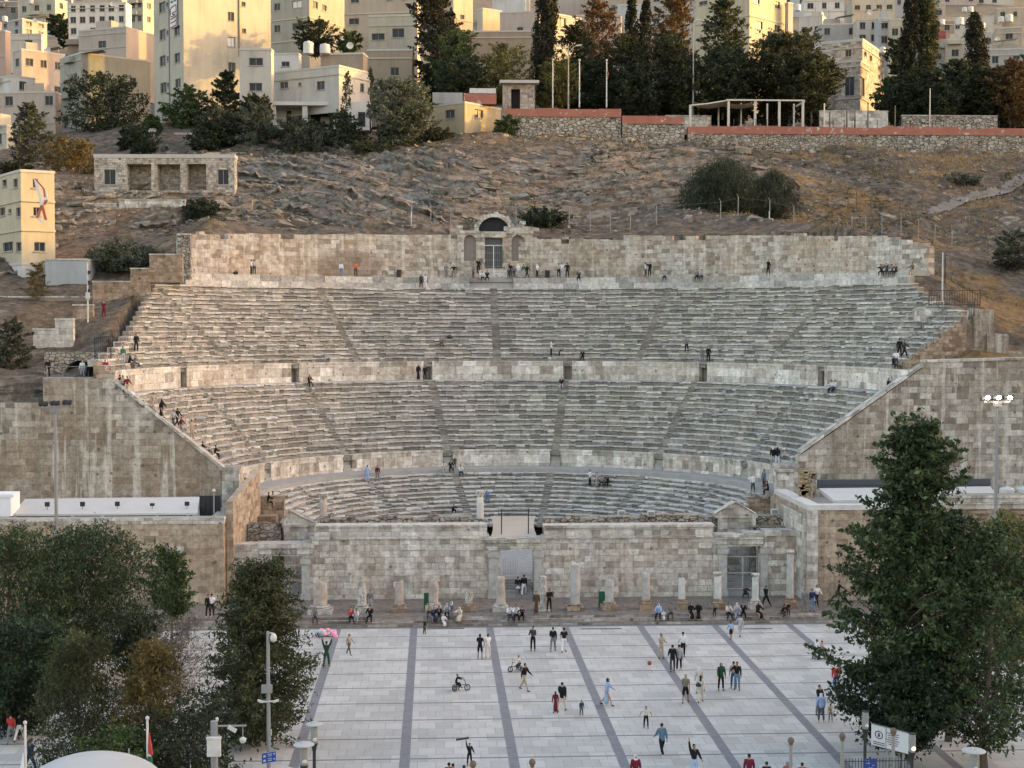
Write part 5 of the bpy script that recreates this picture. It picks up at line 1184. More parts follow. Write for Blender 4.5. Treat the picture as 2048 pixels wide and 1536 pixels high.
hwall('landing_wall', 'pale wall under the railed landing at far left', 'wall', [(86,226,757,790)], 131.95, .8, M_PALE)
hwall('ruined_wall', 'broken pale wall at the foot of the yellow tower', 'wall', [(216,262,298,335),(262,300,278,335),(300,314,264,335)], 246, .7, M_PALE)
hwall('ruined_wall', 'low pale wall right of the mid green bushy tree', 'wall', [(352,406,272,322)], 245, .7, M_PALE)
hwall('garden_wall', 'grey block garden wall in front of the stone villa', 'wall', [(1636,1772,218,256)], 239, .4, M_PALE)
hwall('garden_wall', 'rubble garden wall under the right pines', 'wall', [(1800,1990,226,258)], 240.5, .6, M_TERR)
hwall('garden_wall', 'low grey wall behind the left end of the pergola', 'wall', [(1330,1420,230,256)], 239.5, .5, M_PALE)
# vault mouth behind the landing
VM = thing('stone_vault', 'dark vaulted opening behind the railed landing at far left', 'vault', P(150,757,137)); mb = MB()
xv0, xv1 = XY(88,137), XY(208,137); arch_face(mb, xv0, xv1, ZY(770,137), ZY(704,137), [(XY(128,137), XY(190,137), ZY(770,137), ZY(720,137), True)], 137, 1.2); mb.build('arch', M_RUB, VM)
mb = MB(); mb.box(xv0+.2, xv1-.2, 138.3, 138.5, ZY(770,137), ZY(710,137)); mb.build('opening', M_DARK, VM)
# stair ramp of pale stone beside the big bush
mb = MB(); d = 192
mb.poly([(XY(432,d),d,ZY(402,d)),(XY(445,d),d,ZY(402,d)),(XY(508,d),d,ZY(455,d)),(XY(508,d),d,ZY(470,d)),(XY(486,d),d,ZY(470,d))], (0,1.5,0)); tag(mb.build('stone_ramp', M_PALE), 'pale stone ramp running down beside the dark bush behind the back wall', 'ramp')
mb = MB(); mb.poly([(XY(436,d-3),d-3,ZY(452,d)),(XY(470,d-3),d-3,ZY(424,d)),(XY(506,d-3),d-3,ZY(404,d)),(XY(506,d-3),d-3,ZY(475,d)),(XY(436,d-3),d-3,ZY(475,d))], (0,1,0)); tag(mb.build('buttress_wall', M_RUBB), 'brown sloped wall at the left end of the back wall', 'wall')
# ruined end left of the back wall
hwall('ruined_wall', 'rough broken wall end left of the back wall', 'wall', [(302,366,512,560),(356,382,472,560)], 161.5, .8, M_RUB)
# right end: stepping walls above the retaining wall
def xr_(x): return x
t = thing('stepped_wall', 'stepped stone wall climbing at the right end of the upper seats', 'wall', P(1950,690,139)); mb = MB()
for pa, pb, y0 in ((1868,1925,706),(1912,1950,680),(1930,1968,648),(1938,1982,612+20),(1950,1990,618),(1975,2018,668),(1990,2048,705)):
    mb.box(XY(pa,139), XY(pb,139), 139 + (pa%7)*.09, 141.5 + (pb%5)*.3, 15, ZY(y0,139))
mb.build('masonry', M_ASH, t)
mb = MB(); mb.box(XY(1845,141), XY(1962,141), 141.7, 144, 15, ZY(616,141)); mb.build('upper_block', M_PALE, t)
# ------------------------------------------------------------------ trees
M_BARK = plain('bark', (.12,.095,.075), .95, .35, 3); M_BARKP = plain('pale_bark', (.22,.19,.16), .95, .3, 3)
LF = {
 'dark': leafmat('leaf_dark', (0.018,0.027,0.014), (0.051,0.063,0.031), (0.087,0.092,0.051)),
 'green': leafmat('leaf_green', (0.029,0.049,0.016), (0.071,0.102,0.034), (0.112,0.138,0.056)),
 'olive': leafmat('leaf_olive', (0.036,0.043,0.027), (0.087,0.094,0.061), (0.133,0.138,0.092)),
 'grey': leafmat('leaf_greygreen', (0.051,0.065,0.043), (0.118,0.138,0.092), (0.173,0.177,0.138)),
 'pine': leafmat('leaf_pine', (0.020,0.029,0.013), (0.053,0.059,0.027), (0.102,0.087,0.041)),
 'rust': leafmat('leaf_rust', (0.061,0.039,0.018), (0.163,0.090,0.036), (0.177,0.143,0.061)),
 'amber': leafmat('leaf_amber', (0.061,0.051,0.018), (0.153,0.107,0.033), (0.087,0.092,0.036)),
 'cypress': leafmat('leaf_cypress', (0.014,0.018,0.012), (0.041,0.043,0.024), (0.076,0.061,0.036)),
 'deep': leafmat('leaf_deep', (0.012,0.022,0.012), (0.031,0.051,0.024), (0.061,0.082,0.041)),
 'yellow': leafmat('leaf_yellowgreen', (0.071,0.076,0.020), (0.153,0.143,0.041), (0.177,0.173,0.061)),
 'big': leafmat('leaf_plane', (.022,.038,.016), (.072,.103,.042), (.15,.175,.085)),
 'bronze': leafmat('leaf_bronze', (.026,.034,.015), (.072,.082,.034), (.125,.105,.046)),
 'park': leafmat('leaf_park', (.020,.034,.014), (.055,.082,.034), (.10,.13,.062)),
 'orange': leafmat('leaf_orange', (0.061,0.046,0.020), (0.173,0.112,0.041), (0.102,0.102,0.041)),
 'twig': leafmat('leaf_twiggy', (0.092,0.082,0.067), (0.173,0.153,0.128), (0.122,0.122,0.082), .1)}
def leaf_mesh(name, pts, size, asp, rng, droop=0.0, mat=None):
    n = len(pts); c = np.array(pts)
    a = rng.normal(size=(n,3)); a[:,2] = a[:,2]*(1+droop) - droop*1.4; a /= np.linalg.norm(a, axis=1)[:,None] + 1e-9
    b = rng.normal(size=(n,3)); b -= (b*a).sum(1)[:,None]*a; b /= np.linalg.norm(b, axis=1)[:,None] + 1e-9
    L = size*rng.uniform(.6,1.4,size=n)[:,None]; W = L*asp*rng.uniform(.7,1.3,size=n)[:,None]
    nn = np.cross(a, b)
    v = np.stack([c - a*L*.5, c + b*W*.5 + nn*W*.12, c + a*L*.5, c - b*W*.5 + nn*W*.12], 1).reshape(-1,3)
    me = bpy.data.meshes.new(name); me.vertices.add(4*n); me.vertices.foreach_set('co', v.ravel())
    me.loops.add(4*n); me.loops.foreach_set('vertex_index', np.arange(4*n)); me.polygons.add(n)
    me.polygons.foreach_set('loop_start', np.arange(0,4*n,4)); me.update(calc_edges=True)
    me.materials.append(mat); return me
o = bpy.data.objects.new('low_scrub', leaf_mesh('low_scrub', SCRUB, .3, .35, np.random.default_rng(5), 0, LF['olive'])); COL.objects.link(o); o['kind'] = 'stuff'
def env(style, t):
    if style == 'round': return math.sqrt(max(0, 1-(2*t-1)**2))
    if style == 'cone': return (1-t)**.75*min(1, (t+.03)*9)
    if style == 'column': return min(1, t*7+.25)*min(1, (1-t)*2.6+.03)**.6
    if style == 'ovoid': return math.sin(math.pi*max(0,min(1,t))**.72)**.75
    if style == 'spread': return min(1, (t*3.2+.15))*math.sqrt(max(0, 1-t**3))
    if style == 'feather': return (1-t)**.62*min(1, t*4+.35)
    return 1
def make_tree(name, label, cat, base, H, R, style, leaf, seed, clumps, per, size, asp=.55, cz=.18, sig=None, bark=None, group=None, droop=0., lean=(0,0), fill=.5, ragged=.35, depth=None):
    base = Vector(base); t = thing(name, label, cat, base, group=group)
    rng = np.random.default_rng(seed); rg = random.Random(seed); D = depth or R; sig = sig or R*.11
    zc = H*cz; pts = []; tb = MB(); tr = max(.06, H*.015); off = rg.uniform(0, 50)
    def ax(z): return Vector((lean[0]*z/H + .02*H*math.sin(z/H*5+seed), lean[1]*z/H, z))
    tb.tube([ax(H*.94*i/7) if i else Vector((0,0,-.4)) for i in range(8)], [tr*(1.25 if i == 0 else 1)*(1-.86*i/7) for i in range(8)], 7)
    def spray(p, out, L, s, m):      # a leafy twig: leaves thin out towards a pointed tip
        u = rng.random(m)**.8; q = np.array(p)[None] + np.outer((u-.35)*L, np.array(out))
        g = rng.normal(size=(m,3))*np.array([s, s, s*.6]); q = q + g*(1.15-u)[:,None]
        q[:,2] -= droop*(u**2)*L*.9; q[:,2] = np.maximum(q[:,2], .1); pts.append(q)
    if style == 'column':
        for k in range(clumps):
            tt = (k + rg.random())/clumps; an = rg.uniform(0, 2*math.pi); u = 1 - fill*rg.random()**1.6
            e = env(style, tt)*(1 - ragged*.4 + ragged*1.3*noise.noise((math.cos(an)*1.3+off, math.sin(an)*1.3, tt*6)))
            p = ax(zc + (H-zc)*tt) + Vector((math.cos(an)*R*e*u, math.sin(an)*D*e*u, 0))
            spray(p, Vector((math.cos(an)*.25, math.sin(an)*.25, 1)), H*.07, R*.22, max(4, int(per*rg.uniform(.6,1.4))))
    else:
        up = {'round': .55, 'ovoid': .6, 'spread': .25, 'feather': .38, 'cone': .3}[style]
        nb = max(10, clumps//6)
        for k in range(nb):
            tt = ((k + rg.random())/nb)**.92; an = k*2.39996 + rg.gauss(0, .35)
            lob = 1 - ragged*.25 + ragged*1.2*noise.noise((math.cos(an)*1.1+off, math.sin(an)*1.1, tt*2.6)) + rg.gauss(0, ragged*.22)
            L = max(.12, env(style, tt)*lob)*R; upk = up*(.5 + .9*tt); tip = ax(zc + (H-zc)*tt) + Vector((math.cos(an)*L, math.sin(an)*L*D/R, 0))
            st = ax(max(H*.06, tip.z - L*upk - .04*H)); mid = st.lerp(tip, .5) + Vector((0,0,L*.06)); r0 = max(.02, tr*(1-tip.z/H)*.45)
            tb.tube([st, mid, tip], [r0, r0*.6, .012], 5, cap=False)
            for c in range(max(3, clumps//nb)):
                f = 1 - (fill*1.3)*rg.random()**1.3; f = max(.1, f); p = st.lerp(mid, f*2) if f < .5 else mid.lerp(tip, f*2-1)
                w_ = L*.34*(1.15-f*.6); side = Vector((-math.sin(an), math.cos(an), 0))*rg.gauss(0, .55)*w_; p = p + side + Vector((0,0,rg.gauss(.1,.45)*w_*.7))
                out = (Vector((math.cos(an), math.sin(an), up*.7 - droop*.5)) + side/(w_+.01)*.5 + Vector((rg.gauss(0,.3), rg.gauss(0,.3), rg.gauss(.1,.3)))).normalized()
                spray(p, out, (sig*3.2)*rg.uniform(.6,1.5), sig*rg.uniform(.55,1.1), max(4, int(per*rg.uniform(.5,1.5))))
    me = leaf_mesh('crown', np.concatenate(pts), size, asp, rng, droop, LF[leaf]); o = bpy.data.objects.new('crown', me); COL.objects.link(o); o.parent = t
    tb.build('trunk', bark or M_BARK, t, smooth=True, local=True)
    return t
def tree_px(name, label, cat, px0, px1, py0, py1, d, style, leaf, seed, clumps=150, per=22, size=.45, z=None, **kw):
    if d > 130: per = int(per*1.7); clumps = int(clumps*1.5); size *= .84; kw.setdefault('ragged', .3); kw['fill'] = kw.get('fill', .75)
    # a tree filling the pixel box, standing at distance d
    X0_, X1_ = XY(px0, d), XY(px1, d); zt, zb = ZY(py0, d), (ZY(py1, d) if z is None else z)
    return make_tree(name, label, cat, ((X0_+X1_)/2, d, zb), zt-zb, (X1_-X0_)/2, style, leaf, seed, clumps, per, size, **kw)
G1 = 'trees among the houses on the slope'
# --- on the slope and the terrace
tree_px('broadleaf_tree', 'big dark round tree in front of the olive grey house', 'tree', 138, 308, 158, 312, 262, 'round', 'dark', 1, 260, 26, .5, cz=.12, group=G1, ragged=.5)
tree_px('broadleaf_tree', 'mid green bushy tree at the foot of the yellow tower', 'tree', 330, 432, 180, 285, 256, 'round', 'green', 2, 170, 24, .5, cz=.1, group=G1)
tree_px('broadleaf_tree', 'dark tree between the tower and the white house', 'tree', 418, 492, 148, 272, 254, 'ovoid', 'dark', 3, 150, 24, .5, cz=.1, group=G1)
tree_px('shrub', 'broad olive yellow shrub left above the stone pavilion', 'shrub', 66, 222, 285, 402, 214, 'round', 'amber', 4, 240, 26, .38, cz=.05, group=G1)
tree_px('shrub', 'dark shrub at the left edge between the yellow houses', 'shrub', 22, 106, 215, 350, 222, 'round', 'olive', 5, 170, 22, .4, cz=.05, group=G1)
tree_px('olive_tree', 'dark olive tree left of the white house porch', 'tree', 402, 492, 218, 320, 233, 'round', 'olive', 6, 170, 26, .42, cz=.05, group=G1)
tree_px('olive_tree', 'dark olive tree under the white house porch, second in its row', 'tree', 470, 562, 214, 318, 232, 'round', 'grey', 7, 170, 26, .42, cz=.05, group=G1)
tree_px('olive_tree', 'low olive tree hiding the porch columns of the white house', 'tree', 540, 640, 238, 322, 231, 'round', 'olive', 8, 170, 26, .42, cz=.05, group=G1)
tree_px('olive_tree', 'olive tree with thin stems at the right corner of the white house', 'tree', 620, 740, 232, 330, 230, 'round', 'dark', 9, 180, 26, .42, cz=.05, group=G1)
tree_px('sapling', 'thin sapling rising in front of the sunlit side of the white house', 'tree', 684, 706, 150, 262, 231, 'column', 'dark', 10, 40, 12, .35, group=G1)
tree_px('sapling', 'thin sapling at the right edge of the white house', 'tree', 735, 752, 140, 262, 232, 'column', 'dark', 11, 40, 12, .35, group=G1)
tree_px('olive_tree', 'large grey green olive tree left of the ochre bungalow', 'tree', 738, 872, 160, 308, 227, 'round', 'grey', 12, 280, 28, .42, cz=.1, group=G1)
tree_px('conifer', 'very tall dark broad conifer in the middle top', 'tree', 815, 935, -70, 235, 262, 'ovoid', 'cypress', 13, 420, 34, .5, cz=.02, group=G1, fill=.8)
tree_px('broadleaf_tree', 'dark green tree right of the tall conifer', 'tree', 866, 978, 66, 228, 252, 'round', 'green', 14, 260, 26, .45, cz=.08, group=G1)
tree_px('broadleaf_tree', 'yellowing tree left of the gate hut', 'tree', 946, 1066, 92, 212, 250, 'round', 'yellow', 15, 200, 24, .42, cz=.08, group=G1)
tree_px('cypress', 'single tall dark cypress above the gate hut', 'tree', 1066, 1113, -60, 228, 258, 'column', 'cypress', 16, 340, 30, .42, cz=.02, group=G1, fill=.7, ragged=.2)
tree_px('broadleaf_tree', 'yellow green tree behind the flagpoles', 'tree', 1070, 1156, 118, 232, 243, 'round', 'yellow', 17, 190, 24, .42, cz=.1, group=G1)
tree_px('pine', 'green pine right of the single cypress', 'tree', 1102, 1196, 48, 215, 262, 'ovoid', 'pine', 18, 200, 24, .45, cz=.25, group=G1)
tree_px('pine', 'reddish brown dry pine behind the double street lamp', 'tree', 1146, 1246, -8, 175, 272, 'ovoid', 'rust', 19, 190, 22, .5, cz=.2, group=G1)
tree_px('cypress', 'left of two thin cypresses in the middle of the pines', 'tree', 1252, 1278, -20, 225, 250, 'column', 'cypress', 20, 200, 24, .4, cz=.02, group=G1, ragged=.2)
tree_px('cypress', 'right of two thin cypresses in the middle of the pines', 'tree', 1274, 1302, -5, 225, 251, 'column', 'cypress', 21, 200, 24, .4, cz=.02, group=G1, ragged=.2)
tree_px('pine', 'pine with a brown lit top behind the two thin cypresses', 'tree', 1290, 1392, -30, 200, 266, 'ovoid', 'rust', 22, 200, 24, .5, cz=.3, group=G1)
tree_px('pine', 'dark pine under the two thin cypresses', 'tree', 1196, 1300, 70, 232, 247, 'round', 'pine', 23, 240, 26, .45, cz=.1, group=G1)
tree_px('pine', 'dark pine in the middle of the terrace grove', 'tree', 1290, 1400, 70, 232, 246, 'round', 'pine', 24, 250, 26, .45, cz=.1, group=G1)
tree_px('pine', 'tall brownish pine in front of the grey tower front', 'tree', 1400, 1496, -12, 200, 258, 'ovoid', 'bronze', 25, 240, 24, .48, cz=.25, group=G1)
tree_px('pine', 'dark low pine behind the pergola', 'tree', 1384, 1500, 90, 232, 244, 'round', 'dark', 26, 250, 26, .45, cz=.1, group=G1)
tree_px('umbrella_pine', 'wide umbrella pine hiding the foot of the sunlit yellow building', 'tree', 1476, 1632, 66, 232, 246, 'spread', 'pine', 27, 380, 30, .45, cz=.3, group=G1)
tree_px('umbrella_pine', 'pine with browning edge left of the stone villa', 'tree', 1556, 1684, 104, 236, 243, 'spread', 'bronze', 28, 300, 28, .45, cz=.2, group=G1)
tree_px('cypress', 'tallest cypress at right, left of its pair, with brown streaks', 'tree', 1796, 1826, -60, 232, 255, 'column', 'cypress', 29, 320, 28, .42, cz=.02, group=G1, ragged=.3)
tree_px('cypress', 'second tall cypress at right, brown on its right side', 'tree', 1822, 1864, -60, 232, 256, 'column', 'bronze', 30, 340, 28, .42, cz=.02, group=G1, ragged=.3)
tree_px('cypress', 'short broad dark cypress at upper right', 'tree', 1922, 1968, 22, 215, 262, 'column', 'cypress', 31, 260, 26, .42, cz=.02, group=G1, ragged=.3)
tree_px('broadleaf_tree', 'blue dark tree behind the right side of the villa', 'tree', 1766, 1812, 68, 160, 285, 'round', 'deep', 32, 130, 22, .5, cz=.1, group=G1)
tree_px('broadleaf_tree', 'green bush right of the stone villa', 'tree', 1736, 1812, 152, 228, 256, 'round', 'green', 33, 150, 24, .42, cz=.05, group=G1)
for i, (a, b, y0, y1, d, lf, lab) in enumerate(((1790,1880,130,244,250,'pine','dark tree at the foot of the two tall cypresses'),(1860,1950,110,244,248,'dark','dark tree below the small grey house with the red screen'),(1926,2006,128,246,247,'pine','dark tree left of the rusty tree at the right edge'),(1840,1910,160,248,243,'dark','low dark tree in front of the right grove'))):
    tree_px('pine', lab, 'tree', a, b, y0, y1, d, 'round', lf, 40+i, 230, 26, .45, cz=.15, group=G1)
tree_px('broadleaf_tree', 'rusty brown tree at the right edge of the terrace', 'tree', 1972, 2076, 112, 250, 245, 'round', 'rust', 45, 260, 26, .45, cz=.1, group=G1)
tree_px('broadleaf_tree', 'green tree top at the far right edge', 'tree', 2022, 2090, 96, 230, 256, 'round', 'green', 46, 150, 24, .45, cz=.1, group=G1)
tree_px('broadleaf_tree', 'dark trees patch left of the beige block', 'tree', 588, 680, 46, 118, 274, 'round', 'dark', 47, 160, 24, .48, cz=.1, group=G1)
tree_px('shrub', 'green shrub beside the beige block above the brown house', 'shrub', 672, 728, 66, 112, 272, 'round', 'green', 48, 100, 22, .45, cz=.05, group=G1)
tree_px('shrub', 'bush at the gate hut corner above the hill edge', 'shrub', 985, 1040, 232, 282, 232, 'round', 'green', 49, 110, 22, .38, cz=.02, group=G1)
tree_px('shrub', 'shrub at the foot of the sunlit yellow building', 'shrub', 1580, 1640, 52, 96, 298, 'round', 'olive', 50, 90, 22, .45, cz=.05, group=G1)
tree_px('broadleaf_tree', 'dark tree between the yellow two-storey house and the white block', 'tree', 120, 146, 52, 104, 388, 'ovoid', 'deep', 51, 70, 20, .6, cz=.05, group=G1)
for i, (a, b, y0, y1, d, lf, lab) in enumerate(((1150,1240,120,232,249,'dark','dark tree right of the double street lamp'),(1222,1330,120,236,244,'dark','low dark tree under the two thin cypresses'),(1330,1440,118,238,243,'pine','low dark pine left of the pergola'),(1420,1530,110,236,248,'pine','dark pine behind the pergola beam'),(1500,1600,150,238,251,'dark','dark shade tree under the wide umbrella pine'),
    (1960,2060,150,250,249,'dark','dark tree behind the rusty tree at the right edge'),(1810,1900,150,246,252,'pine','dark pine between the tall and the short cypresses'),(1890,1990,150,248,251,'pine','dark pine under the short broad cypress'),(1756,1836,170,246,250,'dark','dark tree left of the two tall cypresses'),(1300,1372,60,180,262,'pine','upper dark pine behind the two thin cypresses'),(1110,1200,130,230,252,'pine','pine behind the right flagpoles'))):
    tree_px('pine', lab, 'tree', a, b, y0, y1, d, 'round', lf, 140+i, 240, 26, .45, cz=.06, group=G1)
for i, (a, b, y0, y1, d, lf, lab) in enumerate(((0,70,330,372,205,'dark','dark shrub above the yellow block at the left edge'),(96,150,40,84,395,'deep','dark tree top above the olive grey house'),(286,330,236,300,250,'green','green shrub in front of the tower foot'),(240,300,256,318,236,'dark','dark shrub between the round tree and the stone pavilion'),(380,470,250,318,232,'dark','dark shrub under the tower right of the pavilion'),(440,540,240,322,236,'deep','dense dark shrub below the left wing of the white house'),(560,690,262,326,228,'olive','low shrubs along the hill edge under the white house'),(760,850,240,310,229,'dark','dark shrub under the large grey green olive tree'),
    (876,960,120,200,246,'dark','dark tree behind the ochre bungalow roof'),(480,548,196,262,238,'dark','dark tree against the left wing of the white house'))):
    tree_px('shrub', lab, 'shrub', a, b, y0, y1, d, 'round', lf, 170+i, 200, 24, .42, cz=.04, group=G1)
for i, (a, b, y0, y1, lf, lab) in enumerate(((1076,1200,176,228,'dark','dark hedge behind the white flagpoles'),(1190,1290,184,240,'deep','dark hedge at the foot of the two thin cypresses'),(1280,1392,190,250,'dark','dark hedge left of the pergola'),(1392,1500,186,252,'deep','dark hedge behind the pergola posts'),(1496,1600,196,252,'dark','dark hedge right of the pergola'),(1590,1660,190,250,'bronze','brownish hedge by the bare posts'),(1770,1880,190,250,'deep','dark hedge under the two tall cypresses'),(1870,1980,190,252,'dark','dark hedge under the short broad cypress'),(1970,2070,200,256,'deep','dark hedge under the rusty tree'))):
    tree_px('hedge', lab, 'hedge', a, b, y0, y1, 251+i*.4, 'round', lf, 200+i, 160, 24, .45, cz=.02, group=G1)
# --- shrubs on the open slope
def hill_bush(label, px0, px1, py0, py1, d, style, leaf, seed, n, per, size, **kw):
    x = XY((px0+px1)/2, d); z = min(hz(x, d), ZY(py1, d)+1.5) - .3
    return tree_px('shrub', label, 'shrub', px0, px1, py0, py1, d, style, leaf, seed, n, per, size, z=z, **kw)
hill_bush('huge drooping dark shrub on the slope right above the back wall', 1362, 1520, 316, 462, 198, 'round', 'dark', 60, 620, 40, .38, cz=.05, droop=.9, asp=.22, sig=.8, ragged=.3)
hill_bush('lower right arm of the drooping shrub, lighter and thinner', 1490, 1600, 338, 455, 200, 'spread', 'olive', 61, 300, 30, .40, cz=.05, droop=.8, asp=.22)
hill_bush('dark shrub left of the upper seats beside the grey block', 178, 312, 488, 566, 170, 'round', 'grey', 62, 260, 30, .3, cz=.02)
hill_bush('dark round bush beside the pale stone ramp', 364, 440, 402, 468, 189, 'round', 'dark', 63, 170, 26, .3, cz=.02)
hill_bush('small green bush on the slope below the terrace wall', 1150, 1220, 312, 354, 219, 'round', 'dark', 64, 110, 22, .3, cz=.02)
hill_bush('green creeper patch behind the shrine', 1034, 1136, 420, 464, 188.5, 'round', 'deep', 65, 150, 26, .28, cz=.02)
hill_bush('small grey bush at the right of the slope', 1870, 1960, 348, 386, 212, 'round', 'olive', 66, 90, 20, .3, cz=.02)
hill_bush('grey thicket right of the black railings', 1980, 2070, 460, 560, 178, 'round', 'olive', 67, 130, 20, .32, cz=.02)
hill_bush('dry thicket left of the pavilion path', 256, 330, 262, 322, 226, 'round', 'deep', 68, 110, 22, .35, cz=.02)
hill_bush('thicket under the olive trees at the hill edge', 700, 800, 288, 330, 224, 'round', 'dark', 69, 120, 22, .34, cz=.02)
hill_bush('bush hanging below the ochre bungalow', 850, 905, 258, 300, 228, 'round', 'dark', 70, 100, 22, .34, cz=.02)
tree_px('shrub', 'spiky yellowish bush against the white ground floor at left', 'shrub', 40, 112, 528, 600, 160, 'feather', 'amber', 71, 90, 16, .35, asp=.15, cz=.02)
tree_px('shrub', 'dark thicket at far left above the side wall', 'shrub', -20, 66, 640, 770, 141, 'round', 'olive', 72, 150, 22, .3, cz=.02, ragged=.5)
# --- in the park in front
G2 = 'trees of the park by the plaza'
tree_px('park_tree', 'very large grey green tree at far left in front of the side building', 'tree', -120, 130, 1052, 1400, 92, 'round', 'park', 80, 620, 44, .27, z=0, asp=.28, cz=.12, group=G2, sig=.75, droop=.3)
tree_px('park_tree', 'large grey green tree hiding the left side building', 'tree', 52, 288, 1046, 1330, 97, 'round', 'park', 81, 620, 44, .27, z=0, asp=.28, cz=.15, group=G2, sig=.75, droop=.3)
tree_px('park_tree', 'small round green tree with a leaning trunk beside the left side building', 'tree', 298, 372, 1098, 1262, 105, 'ovoid', 'green', 82, 170, 34, .24, z=0, asp=.5, cz=.32, group=G2, sig=.42)
tree_px('park_tree', 'orange brown tree in the left foreground', 'tree', 62, 240, 1258, 1560, 74, 'feather', 'bronze', 83, 430, 44, .2, z=0, asp=.3, cz=.1, group=G2, sig=.5, droop=.3)
tree_px('park_tree', 'narrow green and brown tree left of the camera mast', 'tree', 222, 372, 1278, 1580, 72, 'feather', 'amber', 84, 360, 40, .21, z=0, asp=.3, cz=.12, group=G2, sig=.45, droop=.3)
tree_px('park_tree', 'grey thinning tree between the left park trees', 'tree', 300, 412, 1232, 1500, 86, 'ovoid', 'twig', 85, 210, 26, .2, z=0, asp=.2, cz=.2, group=G2, sig=.5, bark=M_BARKP)
tree_px('park_tree', 'large feathery bronze green tree at the left edge of the plaza', 'tree', 378, 646, 1118, 1600, 80, 'feather', 'bronze', 86, 800, 44, .24, z=0, asp=.34, cz=.06, group=G2, sig=.5, droop=.15, fill=.75)
tree_px('park_tree', 'deep green low tree behind the orange brown tree', 'tree', -40, 110, 1240, 1450, 83, 'round', 'deep', 87, 300, 36, .25, z=0, asp=.5, cz=.08, group=G2, sig=.6)
tree_px('park_tree', 'dark low tree behind the grey thinning tree', 'tree', 236, 330, 1236, 1360, 92, 'round', 'dark', 88, 200, 34, .24, z=0, asp=.5, cz=.1, group=G2, sig=.5)
tree_px('park_shrub', 'low green shrub beside the white dome tent', 'shrub', 130, 300, 1448, 1560, 68, 'round', 'green', 89, 220, 34, .2, z=0, asp=.5, cz=.03, group=G2)
tree_px('park_tree', 'dark foot of the feathery tree by the blue sign', 'tree', 300, 470, 1400, 1600, 70, 'round', 'dark', 90, 220, 34, .22, z=0, asp=.4, cz=.1, group=G2, sig=.5)
tree_px('park_tree', 'huge dark green tree with a forked top at right in front of the side building', 'tree', 1668, 1975, 845, 1600, 76, 'feather', 'big', 91, 850, 44, .28, z=0, asp=.5, cz=.2, group=G2, sig=.40, fill=.75, ragged=.8)
tree_px('park_tree', 'dark middle tree between the huge right tree and the corner tree', 'tree', 1800, 2010, 1040, 1580, 79, 'ovoid', 'deep', 96, 380, 38, .26, z=0, asp=.5, cz=.15, group=G2, sig=.45, ragged=.6)
tree_px('park_tree', 'dark open-crowned tree at the lower right corner beside the huge tree', 'tree', 1850, 2110, 1060, 1600, 74, 'ovoid', 'big', 93, 420, 38, .26, z=0, asp=.45, cz=.1, group=G2, sig=.5, ragged=.6)
tree_px('park_tree', 'yellow green tree top at the right edge below the lit floodlights', 'tree', 1950, 2110, 1050, 1330, 90, 'round', 'yellow', 94, 330, 40, .26, z=0, asp=.5, cz=.2, group=G2, sig=.6)
tree_px('park_tree', 'green bushy tree behind the notice board', 'tree', 1720, 1900, 1330, 1600, 74, 'round', 'deep', 95, 330, 40, .24, z=0, asp=.5, cz=.2, group=G2, sig=.5, ragged=.6)
# ------------------------------------------------------------------ poles, fences and lamps on the slope
def pole(name, label, cat, px, y0, y1, d, r, mat, group=None, cap=True, z=None):
    zb = ZY(y1, d) if z is None else z; x = XY(px, d); h = ZY(y0, d) - zb
    t = thing(name, label, cat, (x, d, zb), group=group); mb = MB(); mb.tube([(0,0,-.3),(0,0,h)], [r, r*.75], 8); mb.build('shaft', mat, t, local=True)
    if cap: mb = MB(); mb.lathe([(r*.4,0),(r*1.6,.06),(r*1.7,.14),(r*.9,.24),(.01,.27)], c=(0,0,h), n=10); mb.build('finial', mat, t, local=True)
    return t, h
for px, y0, y1, lab in ((1105,120,222,'left of three white flagpoles on the terrace'),(1158,120,210,'middle of three white flagpoles on the terrace'),(1212,120,210,'right of three white flagpoles on the terrace, furled flag on it')):
    t, h = pole('flagpole', lab, 'flagpole', px, y0, y1, 238, .11, M_WHITEP, 'white flagpoles on the terrace')
    if px == 1212: mb = MB(); mb.tube([(.1,0,h*.6),(.14,0,h*.72),(.1,0,h*.8)], [.05,.16,.05], 6); mb.build('flag', plain('dark_red_cloth', (.25,.04,.04), .8), t, local=True)
t, h = pole('street_lamp', 'tall two-armed street lamp between the white flagpoles', 'street lamp', 1136, 86, 222, 236.5, .12, M_GREYM, cap=False)
for s in (-1, 1):
    mb = MB(); mb.tube([(0,0,h*.86),(s*.7,0,h*.94),(s*1.2,0,h*.965)], .06, 6); mb.build('arm', M_GREYM, t, local=True)
    mb = MB(); mb.obox((s*1.6,0,h*.975), (.45,0,.06*s*s), (0,.14,0), (0,0,.09)); mb.build('lamp_head', M_WHITES, t, local=True)
t, h = pole('street_lamp', 'curved single street lamp in front of the grey tower front', 'street lamp', 1384, 40, 226, 240, .11, M_GREYM, cap=False)
mb = MB(); mb.tube([(0,0,h),(.4,0,h+.35),(1.1,0,h+.3)], .06, 6); mb.obox((1.4,0,h+.25), (.35,0,-.1), (0,.13,0), (0,0,.08)); mb.build('lamp_head', M_WHITES, t, local=True)
